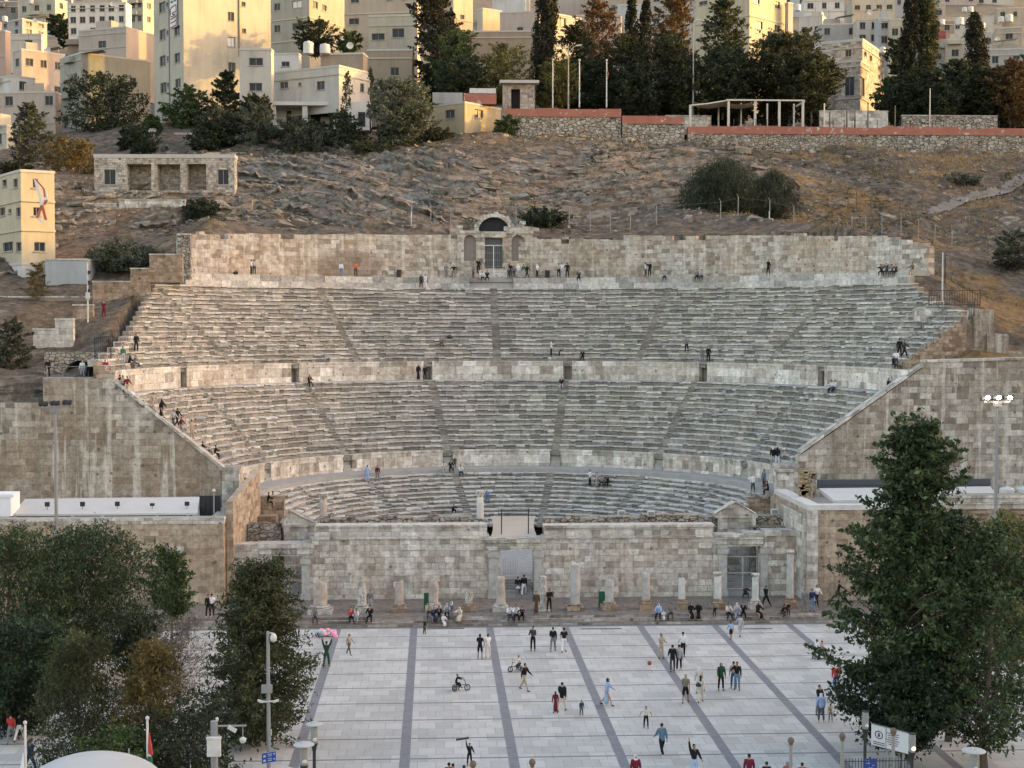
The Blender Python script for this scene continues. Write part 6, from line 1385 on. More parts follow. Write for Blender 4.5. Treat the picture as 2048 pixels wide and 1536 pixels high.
# pergola with sagging cloth on the terrace
PG = thing('pergola', 'pale timber pergola with sagging cloth on the terrace', 'pergola', (XY(1520,236), 236, ZY(250,236))); M_TIMB = plain('pale_timber', (.50,.46,.40), .8, .15)
for i, (px, y0) in enumerate(((1379,207),(1455,195),(1508,196),(1556,198),(1603,198))):
    mb = MB(); mb.box(XY(px-2.2,236), XY(px+2.2,236), 236, 236.35, ZY(253,236), ZY(y0,236)); mb.build('post', M_TIMB, PG)
for px in (1395, 1435, 1480, 1532, 1585):
    mb = MB(); mb.box(XY(px-1.4,241), XY(px+1.4,241), 241, 241.3, ZY(255,236), ZY(203,241)); mb.build('post', M_TIMB, PG)
mb = MB(); mb.box(XY(1450,236), XY(1606,236), 235.9, 236.2, ZY(198,236), ZY(195,236)); mb.box(XY(1604,236), XY(1606,236)+.1, 236.21, 241.3, ZY(200,236), ZY(197,236)); mb.tube([(XY(1379,236),236.1,ZY(208,236)),(XY(1415,236),236.1,ZY(204,236)),(XY(1455,236),236.1,ZY(197,236))], .12, 6); mb.build('beam', M_TIMB, PG)
mb = MB(); n = 8; vs_ = []
for i in range(n+1):
    for j in range(6): 
        px = 1385 + 118*i/n; sg = 6*abs(math.sin(math.pi*i/n*2.0)); vs_.append((XY(px,236+j), 236.3+j, ZY(200+sg*.8,236)-.25*math.sin(math.pi*j/5)))
mb.add(vs_, [(i*6+j,i*6+j+1,i*6+7+j,i*6+6+j) for i in range(n) for j in range(5)]); mb.build('cloth', plain('grey_cloth', (.38,.37,.33), .9), PG)
# thin posts along the terrace edge and a rail fence
def fence(name, label, pxs, y_of, hgt, d_of, mat, r=.045, rails=(.95,), bent=0, z_of=None):
    t = None
    pts = []
    for px in pxs:
        d = d_of(px); x = XY(px, d); z = z_of(x, d) if z_of else ZY(y_of(px), d); pts.append(Vector((x, d, z)))
    t = thing(name, label, 'fence', pts[0])
    for p in pts:
        mb = MB(); top = p + Vector((0,0,hgt)); path = [p - Vector((0,0,.4)), top]
        if bent: path.append(top + Vector((-.18,-.1,.3)))
        mb.tube(path, r, 6); mb.build('post', mat, t)
    for k in rails:
        mb = MB(); mb.tube([p + Vector((0,0,hgt*k)) for p in pts], .009, 4, cap=False); mb.build('wire', mat, t)
    return t
fence('terrace_fence', 'thin dark rail fence along the terrace above the long red parapet', [1465+i*22 for i in range(26)], lambda p: 250, 1.2, lambda p: 235.2, M_IRON, .05, (.95,.5))
for i, (px, y0, lab) in enumerate(((1645,202,'pale bare post left of the villa bay'),(1656,220,'leaning dark post beside the pale bare post'),(1690,212,'dark post below the villa window'),(1706,222,'short dark post below the villa bay'),(1732,200,'dark post at the right corner of the villa bay'),(1786,205,'bare post right of the villa'),(1855,170,'tall thin pale mast among the right pines'))):
    pole('post', lab, 'post', px, y0, 250, 236.3+.1*i, .13 if px != 1855 else .1, M_TIMB if i in (0,6) else M_BARK, 'bare posts on the terrace', cap=False)
dh = lambda px: 187.5 if px < 1560 else 187.5 - (px-1560)*.004
fence('chain_link_fence', 'line of thin concrete fence posts on the slope just above the back wall', [824,862,902,1032,1064,1100,1138,1180,1220,1260,1312,1440,1475,1538,1586,1676,1702,1730,1762,1800,1835,1868,1902], None, 2.5, dh, plain('fence_concrete', (.27,.26,.25), .9), .05, (.96,), bent=1, z_of=lambda x, d: hz(x, d)-.1)
pole('lamp_post', 'thin white pole at the back wall left of the shrine', 'pole', 823, 424, 468, 186, .07, M_WHITEP, cap=False); pole('lamp_post', 'white pole on the slope beside the big drooping shrub', 'pole', 1537, 420, 462, 186, .07, M_WHITEP, cap=False)
for i, (px, y0, y1, d, lab) in enumerate(((1694,378,424,201,'dark timber post left of the braced posts'),(1711,380,424,202,'dark timber post with a neighbour close at its left'),(1740,392,440,199,'single dark timber post before the track'),(1842,388,438,200,'tall braced dark timber post beside the track'),(1850,412,456,197,'shorter dark timber post at the lower end of the track'),(1934,430,472,193,'dark timber post below the track'),(1974,478,520,185,'dark timber post in the dry grass'),(1975,434,470,192,'thin dark post right of the track'),(1596,282,322,222,'dark timber post under the terrace wall'),(1646,336,380,212,'dark timber post in the middle of the bare slope'),(1464,260,312,229,'left thin dark pole against the rubble terrace wall'),(1528,255,312,229.3,'right thin dark pole against the rubble terrace wall'),(2036,345,392,210,'bent thin pole at the right edge'),(1980,576,606,172,'thin post right of the black railing'),(1797,398,440,199.5,'thin dark post left of the braced post'))):
    x = XY(px, d); z = min(ZY(y1, d), hz(x, d)) - .2
    pole('timber_post', lab, 'post', px, y0, y1, d, .09 if i < 10 else .06, M_BARK, 'dark timber posts on the slope', cap=False, z=z)
# light poles at both ends of the upper seats
t, h = pole('lamp_pole', 'slender white pole with small fittings left of the upper seats', 'pole', 176, 527, 690, 150, .085, M_WHITEP, cap=False)
mb = MB(); 
for k in (.86,.74,.64): mb.box(.05,.28,-.08,.08,h*k,h*k+.35)
mb.build('fitting', M_IRON, t, local=True); mb = MB(); mb.box(-.18,.22,-.14,.0,h*.56,h*.64); mb.build('box', M_WHITES, t, local=True)
pole('lamp_pole', 'slender white pole right of the upper seats', 'pole', 1884, 503, 612, 145, .09, M_WHITEP, cap=False)
pole('pole', 'dark pole beside the slender white pole at right', 'pole', 1889, 508, 560, 146, .07, M_IRON, cap=False)
def railing(name, label, pa, ya, pb, yb, d, h, n, mat):
    t = thing(name, label, 'railing', P(pa, ya, d)); a, b = P(pa, ya, d), P(pb, yb, d)
    for i in range(n+1):
        p = a.lerp(b, i/n); mb = MB(); big = i in (0, n); mb.tube([p, p + Vector((0,0,h*(1.05 if big else 1)))], .05 if big else .022, 5)
        mb.build('post' if big else 'baluster', mat, t)
    for k in (.08, 1.0): mb = MB(); mb.tube([a + Vector((0,0,h*k)), b + Vector((0,0,h*k))], .03, 5); mb.build('rail', mat, t)
railing('iron_railing', 'black iron railing at the right end of the upper seats, lowest flight', 1844, 716, 1910, 716, 136.5, 1.25, 16, M_IRON)
railing('iron_railing', 'black iron railing climbing the right stepped wall', 1876, 690, 1948, 632, 138.6, 1.3, 14, M_IRON)
railing('iron_railing', 'dark railing on the wide step at the right end', 1858, 612, 1960, 612, 141.6, 1.5, 20, M_IRON)
railing('iron_railing', 'pale railing on the landing at far left', 94, 756, 222, 756, 132.4, 1.0, 4, M_GREYM)
railing('iron_railing', 'dark upright railing left of the seated family on the upper seats', 190, 730, 222, 725, 137, 2.4, 8, M_IRON)
mb = MB(); d = 134.5
t = thing('slatted_gate', 'brown slatted gate at the right end of the upper walkway', 'gate', P(1822, 748, d))
for k in range(6): mb = MB(); z = ZY(745 - k*3.4, d); mb.box(XY(1808,d), XY(1836,d), d, d+.06, z-.045, z+.045); mb.build('slat', M_RAIL, t)
for px in (1806.5, 1837.5): mb = MB(); mb.box(XY(px-1,d), XY(px+1,d), d-.02, d+.09, ZY(749,d), ZY(724,d)); mb.build('post', M_RAIL, t)
for px, pyb, lab in ((795, 557, 'dark litter bin against the left part of the back wall'), (1095, 557, 'dark litter bin right of the shrine')):
    p = cavea_hit(px, pyb+4); mb = MB(); mb.lathe([(.22,0),(.27,.05),(.29,.85),(.31,.88),(.31,.95),(.25,.96)], n=14); o = mb.build('litter_bin', M_IRON); o.location = cyl(RBACK-.7, math.atan2(XY(px,180)-X0, 49), ZTOP); tag(o, lab, 'bin', 'litter bins on the landing')
mb = MB(); mb.box(XY(775,YC+48), XY(793,YC+48), YC+RBACK-1.35, YC+RBACK-1.25, ZTOP, ZTOP+2.3); tag(mb.build('stone_panel', M_PALE), 'pale rectangular panel against the left part of the back wall', 'stone_panel')  # plain stone panel standing against the back wall
# white spotlights on the stage back wall
for px, py, lab in ((1243,1026,'left white box light on the scene wall'),(1302,1027,'right white box light on the scene wall'),(1549,1023,'white box light at the right end of the scene wall'),(1570,1048,'pale round-holed stone on the scene wall at right')):
    p = P(px, py, YB-.3); s = .3; o = thing('box_light', lab, 'spotlight', p, group='box lights on the scene wall'); mb = MB(); mb.box(-s,s,-.2,.2,-s*.7,s*.7); mb.build('housing', M_WHITES, o, local=True); mb = MB(); mb.box(-s*.8,s*.8,-.22,-.201,-s*.5,s*.5); mb.box(-.04,.04,-.05,.05,-s*1.2,-s*.701); mb.build('lens', M_GREYM, o, local=True)

# ------------------------------------------------------------------ floodlight masts
def mast(label, px, y0, d, lit):
    x = XY(px, d); h = ZY(y0, d); t = thing('floodlight_mast', label, 'floodlight mast', (x, d, 0), group='floodlight masts')
    mb = MB(); mb.tube([(0,0,-.1),(0,0,h*.5),(0,0,h)], [.17,.13,.085], 10); mb.build('pole', M_GREYM, t, local=True)
    mb = MB(); mb.box(-.95,.95,-.05,.05,h-.06,h+.05); mb.box(-.3,.3,-.12,.12,h-.35,h-.07); mb.build('crossbar', M_GREYM, t, local=True)
    for k in (-1, 0, 1):
        cx = (-.78, .0, .82)[k+1]; mb = MB()
        for s in (-1, 1): mb.obox((cx+s*.17, -.12*s, h+.28+.05*k), (.15,.02,.03), (0,.14,-.05), (0,.04,.11))
        lh = mb.build('lamp_head', M_IRON, t, local=True)
        if lit: mb = MB(); mb.lathe([(.02,-.13),(.12,-.09),(.17,0),(.12,.09),(.02,.13)], c=(cx, -.3, h+.30), n=12); mb.build('lens', M_LAMP, lh, smooth=True, local=True)
    return t
M_LAMP = emit('lit_lamp', (1.0,.86,.68), 14.0)
mast('tall floodlight mast with three unlit twin heads before the left retaining wall', 108, 812, 104, False)
mast('tall floodlight mast with three glowing lamps before the right retaining wall', 1996, 806, 104, True)
# ------------------------------------------------------------------ plaza furniture near the camera
M_SIGNB = plain('blue_sign_paint', (.02,.06,.30), .5, .1); M_SIGNW = plain('sign_white', (.46,.50,.52), .6, .05)
def flat_on(mb, pts, y, m=0, th=.012): mb.poly([(x, y, z) for x, z in pts], (0, th, 0), m)
# camera and lamp pole carrying the blue sign
d = 70; x = XY(532, d); h = ZY(1258, d); t = thing('camera_pole', 'tall grey pole with round lamp, grey box and small blue sign by the feathery tree', 'pole', (x, d, 0))
mb = MB(); mb.tube([(0,0,-.1),(0,0,h)], [.11,.075], 10); mb.build('shaft', M_GREYM, t, local=True)
mb = MB(); zz = ZY(1270,d); mb.lathe([(.02,-.22),(.14,-.16),(.17,0),(.12,.14),(.04,.2)], c=(.25,0,zz), n=14); mb.tube([(0,0,zz+.22),(.25,0,zz+.2)], .03, 6); mb.build('globe', M_WHITEP, t, smooth=True, local=True)
mb = MB(); mb.box(-.3,.2,-.24,-.09,ZY(1378,d),ZY(1362,d)); mb.build('box', M_GREYM, t, local=True)
mb = MB(); zz = ZY(1396,d); mb.tube([(-.42,-.05,zz-.03),(0,-.05,zz),(.38,-.05,zz)], .045, 6); mb.obox((-.36,-.1,zz+.03),(.13,0,-.04),(0,.05,0),(0,0,.05)); mb.obox((.36,-.1,zz+.03),(.13,0,.04),(0,.05,0),(0,0,.05)); mb.build('camera', M_WHITES, t, local=True)
mb = MB(); mb.box(.1,.14,-.05,.05,ZY(1464,d),ZY(1452,d)); mb.build('plate', M_WHITEP, t, local=True)
sg = MB(); u = Vector((.345,0,.055)); sg.obox((.02,-.14,ZY(1506,d)), u, (0,.015,0), (0,0,.26)); sb = sg.build('sign_plate', M_SIGNB, t, local=True)
mb = MB(); c0 = Vector((.02,-.165,ZY(1506,d)))
for cx, cz_, ww, hh in ((-.2,.09,.055,.05),(-.2,-.12,.055,.05),(.05,.15,.11,.016),(.05,.07,.09,.014),(.05,-.05,.1,.014),(.05,-.14,.09,.016),(.25,.14,.03,.035),(.25,-.10,.03,.035)):
    mb.obox(c0 + u*(cx/.345) + Vector((0,0,cz_)), u*(ww/.345), (0,.006,0), (0,0,hh))
for s in (-1,1): mb.obox(c0 + Vector((0,0,.25*s)), u*.99, (0,.005,0), (0,0,.009)); mb.obox(c0 + u*.97*s, u*.02, (0,.005,0), (0,0,.25))
mb.build('sign_marks', M_SIGNW, sb, local=True)
# second mast with grey cabinet and cameras
d = 66; x = XY(422, d); h = ZY(1434, d); t = thing('camera_mast', 'grey camera mast with a big grey cabinet, side arm and dome camera', 'camera mast', (x, d, 0))
mb = MB(); mb.tube([(0,0,-.1),(0,0,h)], .16, 12); mb.build('shaft', M_GREYM, t, local=True)
mb = MB(); mb.box(-.27,.32,-.38,-.165,ZY(1500,d),ZY(1466,d)); mb.box(-.3,.35,-.4,-.16,ZY(1466,d)+.002,ZY(1464,d)+.03); mb.build('cabinet', M_WHITES, t, local=True)
mb = MB(); z_ = ZY(1444,d); mb.box(-.1,1.4,-.05,.05,z_-.03,z_+.03); mb.tube([(1.25,0,z_),(1.25,0,z_-.5)], .02, 6); mb.build('arm', M_GREYM, t, local=True)
mb = MB(); mb.obox((.8,-.06,z_-.12),(.18,-.03,-.1),(0,.07,0),(.04,0,.07)); mb.build('camera', M_WHITEP, t, local=True); mb = MB(); mb.lathe([(.02,-.2),(.1,-.18),(.15,-.08),(.16,0),(.05,.08)], c=(1.25,0,z_-.58), n=12); mb.build('dome_camera', M_WHITEP, t, local=True); mb = MB(); mb.lathe([(.06,0),(.07,.12),(.03,.16)], c=(.13,0,h), n=10); mb.build('cap', M_WHITEP, t, local=True)
# mushroom lamps: post, flared collar, clear bulb housing, flat disc hat
def mushroom(label, px, ytop, d, hat=True, lit=False, rh=.55):
    x = XY(px, d); zt = ZY(ytop, d); t = thing('garden_lamp', label, 'lamp', (x, d, 0), group='plaza garden lamps')
    zb = zt - .95
    mb = MB(); mb.tube([(0,0,-.05),(0,0,zb)], .075, 10); mb.lathe([(.075,-.35),(.12,-.12),(.17,0),(.17,.05)], c=(0,0,zb), n=14); mb.lathe([(.14,0),(.11,.25),(.08,.5)], n=12); mb.build('post', M_IRON, t, local=True)
    mb = MB(); mb.lathe([(.14,.05),(.16,.3),(.16,.62),(.14,.84)], c=(0,0,zb), n=14); mb.build('housing', M_GREYM if not hat else M_SMOKE, t, smooth=False, local=True)
    mb = MB(); mb.lathe([(.02,-.09),(.09,-.04),(.09,.04),(.02,.1)], c=(.03,-.13,zb+.22), n=10); mb.build('bulb', M_LAMP2 if lit else M_WHITEP, t, local=True)
    if hat: mb = MB(); mb.lathe([(.16,.84),(rh,.86),(rh*1.02,.89),(rh*.85,.93),(.14,.97),(.13,1.0),(.02,1.0)], c=(0,0,zb), n=24); mb.build('hat', M_HAT, t, local=True)
    else: mb = MB(); mb.lathe([(.17,.842),(.18,.87),(.05,.9)], c=(0,0,zb), n=14); mb.build('lid', M_IRON, t, local=True)
M_HAT = plain('lamp_hat_grey', (.33,.34,.34), .6, .15, 2)
M_SMOKE = plain('smoky_plastic', (.22,.23,.22), .3, .1); M_LAMP2 = emit('dim_bulb', (1.0,.7,.4), .6)
mushroom('taller black lamp with a flat disc hat by the left tree', 624, 1440, 66, rh=.37)
mushroom('shorter black lamp with a pale disc hat by the left tree', 603, 1480, 60, rh=.42)
mushroom('pale disc lamp cut by the bottom edge beside the camera pole', 563, 1531, 56, rh=.42)
mushroom('pale disc lamp in the lower right corner', 1958, 1512, 56, rh=.45)
mushroom('black lamp without hat left of the notice board', 1738, 1428, 68, hat=False)
mushroom('dimly lit lamp without hat in front of the right trees', 1833, 1474, 64, hat=False, lit=True)
# notice board
d = 70; NB = thing('notice_board', 'tilted white notice board with a black prohibition circle behind the right trees', 'sign', (XY(1780,d), d, 0))
a, b_ = P(1743,1446,d), P(1820,1466,d); u = (b_-a)/2; hh = (P(1743,1446,d).z - P(1743,1490,d).z)/2; cc = (a+b_)/2 - Vector((0,0,hh)); cc.y = d
mb = MB(); mb.obox(cc, u, (0,.02,0), (0,0,hh)); pb = mb.build('panel', M_SIGNW, NB)
mb = MB(); f0 = cc - Vector((0,.03,0)); ci = f0 - u*.62 + Vector((0,0,hh*.1)); n = 20; rr = .2
for i in range(n):
    q0, q1 = 2*math.pi*i/n, 2*math.pi*(i+1)/n; mb.poly([ci + Vector((r_*math.cos(q), 0, r_*math.sin(q)+.0)) + Vector((0,0,u.z/u.x*r_*math.cos(q))) for r_, q in ((rr,q0),(rr,q1),(rr*.78,q1),(rr*.78,q0))], (0,.008,0))
mb.lathe([(.012,-.1),(.05,-.08),(.05,.03),(.02,.05),(.035,.08),(.03,.11),(.005,.12)], c=ci, n=8, sy=.15)
for k in range(2): mb.obox(f0 - u*.62 - Vector((0,0,hh*(.58+.18*k))), u*.3, (0,.006,0), (0,0,.018))
for k in range(6): mb.obox(f0 + u*(.1+.02*(k%2)) + Vector((0,0,hh*(.5-.2*k))) , u*(.32-.04*(k%3)), (0,.006,0), (0,0,.016))
for s in (-1,1): mb.obox(f0 + Vector((0,0,hh*.97*s)), u*.99, (0,.007,0), (0,0,.014))
mb.obox(f0 - u*.25, u*.012, (0,.006,0), (0,0,hh*.9)); mb.build('print', plain('sign_ink', (.05,.04,.05), .7), pb)
for k in (-.15, .7): p = cc + u*k; mb = MB(); mb.box(p.x-.05, p.x+.05, d+.03, d+.11, 0, p.z+hh*.5); mb.build('post', M_GREYM, NB)
d = 60; mb = MB(); a = P(1741, 1527, d); t = thing('blue_sign', 'blue sign board cut by the bottom edge under the hatless lamp', 'sign', (a.x, d, 0))
mb.box(a.x-.27, a.x+.27, d, d+.03, a.z-.55, a.z+.2); pp_ = mb.build('panel', M_SIGNB, t); mb = MB()
for k, (w_, o_) in enumerate(((.1,-.12),(.14,-.1),(.08,.12),(.16,0))): mb.box(a.x+o_-w_/2, a.x+o_+w_/2, d-.012, d-.002, a.z+.1-.1*k, a.z+.13-.1*k)
mb.build('sign_marks', M_SIGNW, pp_); mb = MB(); mb.tube([(a.x,d+.07,0),(a.x,d+.07,a.z+.25)], .04, 8); mb.build('post', M_IRON, t)
for px, y0, d, lab in ((1588,1488,62,'stone-grey ball-topped post in front of the plaza, left of three'),(1692,1481,62,'ball-topped post left of the blue sign board, middle of three'),(1795,1472,62,'ball-topped post beside the notice board, right of three'),(1065,1524,60,'brown ball finial of a post at the bottom edge'),(945,1526,60,'ball finial at the bottom edge below the boy with the board')):
    x = XY(px, d); h = ZY(y0, d); t = thing('ball_post', lab, 'post', (x, d, 0), group='ball-topped posts'); mb = MB(); mb.lathe([(.13,0),(.1,h*.3),(.085,h*.7),(.075,h-.22)], n=12); mb.build('shaft', M_SMOKE, t, local=True)
    mb = MB(); mb.lathe([(.07,-.22),(.1,-.19),(.07,-.17),(.13,-.09),(.14,0),(.1,.09),(.02,.13)], c=(0,0,h-.0), n=14); mb.build('ball', M_BARK, t, smooth=True, local=True)
# flagpoles at lower left
for px, y0, d, lab, cols_ in ((287,1430,62,'silver flagpole with a furled red, white and green flag before the dome tent',True),(40,1436,62,'white flagpole with a furled white flag at the lower left',False),(249,1486,60,'thin grey rod behind the dome tent',None)):
    x = XY(px, d); h = ZY(y0, d); t = thing('flagpole', lab, 'flagpole', (x, d, 0)); mb = MB(); mb.tube([(0,0,0),(0,0,h)], .05 if cols_ is not None else .03, 8); mb.build('shaft', M_WHITES if cols_ is not None else M_GREYM, t, local=True)
    if cols_ is None: continue
    mb = MB(); mb.lathe([(.03,0),(.08,.04),(.08,.12),(.02,.16)], c=(0,0,h), n=10); mb.build('finial', M_WHITEP, t, local=True)
    mb = MB(); n = 7; prof = [(.03,h-.7),(.10,h-1.0),(.13,h-1.5),(.17,h-1.9)]; 
    if cols_:
        mb.tube([(.06,0,h-.55),(.10,0,h-1.1),(.13,0,h-1.45)], [.03,.09,.1], 7, m=0); mb.tube([(.13,0,h-1.25),(.08,-.05,h-1.5)], [.05,.06], 6, m=1); mb.tube([(.08,.02,h-1.5),(.1,.02,h-2.1)], [.1,.13], 7, m=2); mb.tube([(-.02,0,h-1.55),(0,0,h-2.0)], [.05,.08], 6, m=3)
    else: mb.tube([(-.08,0,h-1.2),(-.12,0,h-1.8),(-.14,0,h-2.8)], [.03,.1,.14], 7, m=1)
    mb.build('flag', [plain('flag_red', (.36,.04,.04), .8), plain('flag_white', (.62,.60,.64), .8), plain('flag_green', (.02,.10,.05), .8), plain('flag_black', (.02,.02,.02), .8)], t, local=True)
# dome tent at lower left
d = 58; x = XY(176, d); zt = ZY(1499, d); t = thing('dome_tent', 'white dome roof of a tent at the bottom left', 'tent', (x, d, 0)); mb = MB(); R0 = XY(300,d)-x+.6
mb.lathe([(R0*math.cos(a_), zt-1.7+1.7*math.sin(a_)) for a_ in [math.pi/2*i/10 for i in range(10)]] + [(.03, zt)], n=32); mb.build('canopy', plain('tent_canvas', (.36,.37,.37), .8, .12, .8), t, smooth=True, local=True)
mb = MB(); mb.lathe([(R0*.98,0),(R0*.98,zt-1.71)], n=32); mb.build('side_wall', M_WHITES, t, local=True)
# bicycle racks by the small green tree
d = 109; t = thing('bicycle_rack', 'row of bent metal hoops at the left edge of the plaza', 'bicycle rack', (XY(312,d), d, 0))
for i in range(7):
    x = XY(290,d) + i*.34; mb = MB(); mb.tube([(x,d,0),(x,d,.7),(x+.12,d,.9),(x+.3,d,.75),(x+.32,d,.5)], .03, 6); mb.build('hoop', M_GREYM, t)
# long low drain covers on the plaza's far edge
for px0, px1, lab in ((853,929,'long dark drain grate at the far left of the plaza'),(1162,1244,'long dark drain grate at the middle far edge of the plaza'),(1484,1546,'long dark drain grate at the right far edge of the plaza')):
    a, b_ = G(px0,1258), G(px1,1258); mb = MB(); mb.box(a.x, b_.x, a.y-.12, a.y+.12, .004, .012)
    n = 24
    for i in range(n): xx = a.x + (b_.x-a.x)*(i+.3)/n; mb.box(xx, xx+.03, a.y-.1, a.y+.1, .0125, .02)
    tag(mb.build('drain_grate', M_IRON), lab, 'drain', 'drain grates on the plaza')
# thin bottom railing
mb = MB(); d = 57; t = thing('spiked_fence', 'thin spiked fence along the bottom right edge', 'fence', (XY(1720,d), d, 0))
for i in range(22):
    x = XY(1700 + i*6.2, d); zt = ZY(1527, d); mb = MB(); mb.tube([(x,d,0),(x,d,zt)], .014, 5); mb.build('bar', M_IRON, t)
mb = MB(); mb.tube([(XY(1698,d),d,ZY(1533,d)),(XY(1834,d),d,ZY(1533,d))], .018, 5); mb.build('rail', M_IRON, t)
# ------------------------------------------------------------------ people
def sk_dir(f, a, s): f, a = R_(f), R_(a); return Vector((s*math.sin(a), -math.sin(f)*math.cos(a), -math.cos(f)*math.cos(a)))
POSES = { # lean, arm (flex, out, elbow) left and right, leg (hip, out, knee) left and right
 'stand': (2, (4,9,12),(4,9,12),(2,4,3),(-2,5,3)),
 'hands': (3, (18,8,70),(18,8,75),(3,4,4),(-2,5,3)),
 'walk':  (5, (26,7,22),(-24,8,14),(-22,3,14),(26,3,12)),
 'stride':(9, (34,7,35),(-32,8,30),(-33,3,18),(36,3,16)),
 'phone': (2, (8,8,14),(60,12,100),(3,4,4),(-3,5,3)),
 'wave':  (0, (6,20,55),(165,16,18),(3,5,3),(-3,5,3)),
 'carry': (4, (150,22,38),(150,22,38),(-16,3,12),(20,3,10)),
 'open':  (2, (30,46,12),(26,48,12),(6,6,6),(-4,6,4)),
 'reach': (4, (4,9,12),(58,30,16),(4,4,4),(-3,5,4)),
 'akimbo':(0, (-8,36,78),(4,9,14),(3,6,3),(-3,6,3)),
 'bend':  (48, (60,8,20),(55,8,25),(6,4,14),(-4,4,10)),
 'sit':   (12, (34,10,42),(30,12,50),(84,9,80),(80,8,88)),
 'sitlean':(30,(52,10,40),(48,10,48),(86,10,78),(84,8,84)),
 'crouch':(30, (52,12,50),(46,12,55),(112,12,138),(104,14,132)),
 'ride':  (14, (58,14,20),(58,14,20),(74,12,62),(60,12,80)),
}
def joints(pose):
    lean, aL, aR, lL, lR = POSES[pose]
    J = {}; th, sh = .43, .43
    legs = []
    for s, (h, o, k) in ((1,lL),(-1,lR)):
        d1 = sk_dir(h, o, s); d2 = sk_dir(h-k, o*.4, s); legs.append((s, d1*th, d2*sh, h-k))
    drop = max(-(a.z + b.z) for _, a, b, _ in legs) + .07
    P0 = Vector((0,0,drop)); 
    if pose in ('sit','sitlean','ride'): P0.y = .40
    if pose == 'crouch': P0.y = .1
    l = R_(lean); up = Vector((0,-math.sin(l),math.cos(l)))
    J['pel'] = P0; J['bel'] = P0 + up*.2; J['che'] = P0 + up*.42; J['nek'] = P0 + up*.55
    hu = Vector((0,-math.sin(l*.35),math.cos(l*.35)))
    J['h0'] = J['nek'] + hu*.07; J['h1'] = J['h0'] + hu*.09 + Vector((0,-.01,0)); J['h2'] = J['h0'] + hu*.18
    for s, a1, a2, sf in legs:
        n = 'L' if s > 0 else 'R'; hip = P0 + Vector((s*.095,0,-.03)); J['hip'+n] = hip; J['kne'+n] = hip + a1; J['ank'+n] = hip + a1 + a2
        fwd = Vector((s*.03,-.17,-.035)) if abs(sf) < 60 else Vector((0,-.1,-.1)); J['toe'+n] = J['ank'+n] + fwd
    for s, (f, o, e) in ((1,aL),(-1,aR)):
        n = 'L' if s > 0 else 'R'; S_ = J['che'] + Vector((s*.18,0,0)) + up*.08; d1 = sk_dir(f+lean*.6, o, s); d2 = sk_dir(f+lean*.6+e, o*.3 - (10 if e > 60 else 0), s)
        J['sho'+n] = S_; J['elb'+n] = S_ + d1*.29; J['wri'+n] = J['elb'+n] + d2*.25; J['han'+n] = J['wri'+n] + d2*.15
    return J
def skin(chains, J, name, sub=1):
    # grow one continuous skin over the joints listed as (joint, radius x, radius y)
    idx = {}; vs = []; rad = []; es = []
    for ch in chains:
        prev = None
        for j, rx, ry in ch:
            if j not in idx: idx[j] = len(vs); vs.append(J[j] if isinstance(j, str) else Vector(j)); rad.append((rx, ry))
            if prev is not None: es.append((prev, idx[j]))
            prev = idx[j]
    me = bpy.data.meshes.new('t'); me.from_pydata([tuple(v) for v in vs], es, [])
    o = bpy.data.objects.new('t', me); COL.objects.link(o)
    m = o.modifiers.new('s', 'SKIN'); m.use_smooth_shade = True
    sv = me.skin_vertices[0].data
    for i, r in enumerate(rad): sv[i].radius = r; sv[i].use_root = (i == 0)
    if sub: mm = o.modifiers.new('b', 'SUBSURF'); mm.levels = sub; mm.render_levels = sub
    dg = bpy.context.evaluated_depsgraph_get(); dg.update()
    out = bpy.data.meshes.new_from_object(o.evaluated_get(dg)); out.name = name
    bpy.data.objects.remove(o); bpy.data.meshes.remove(me)
    out.materials.clear(); out.materials.append(None)
    return out
PC = {}
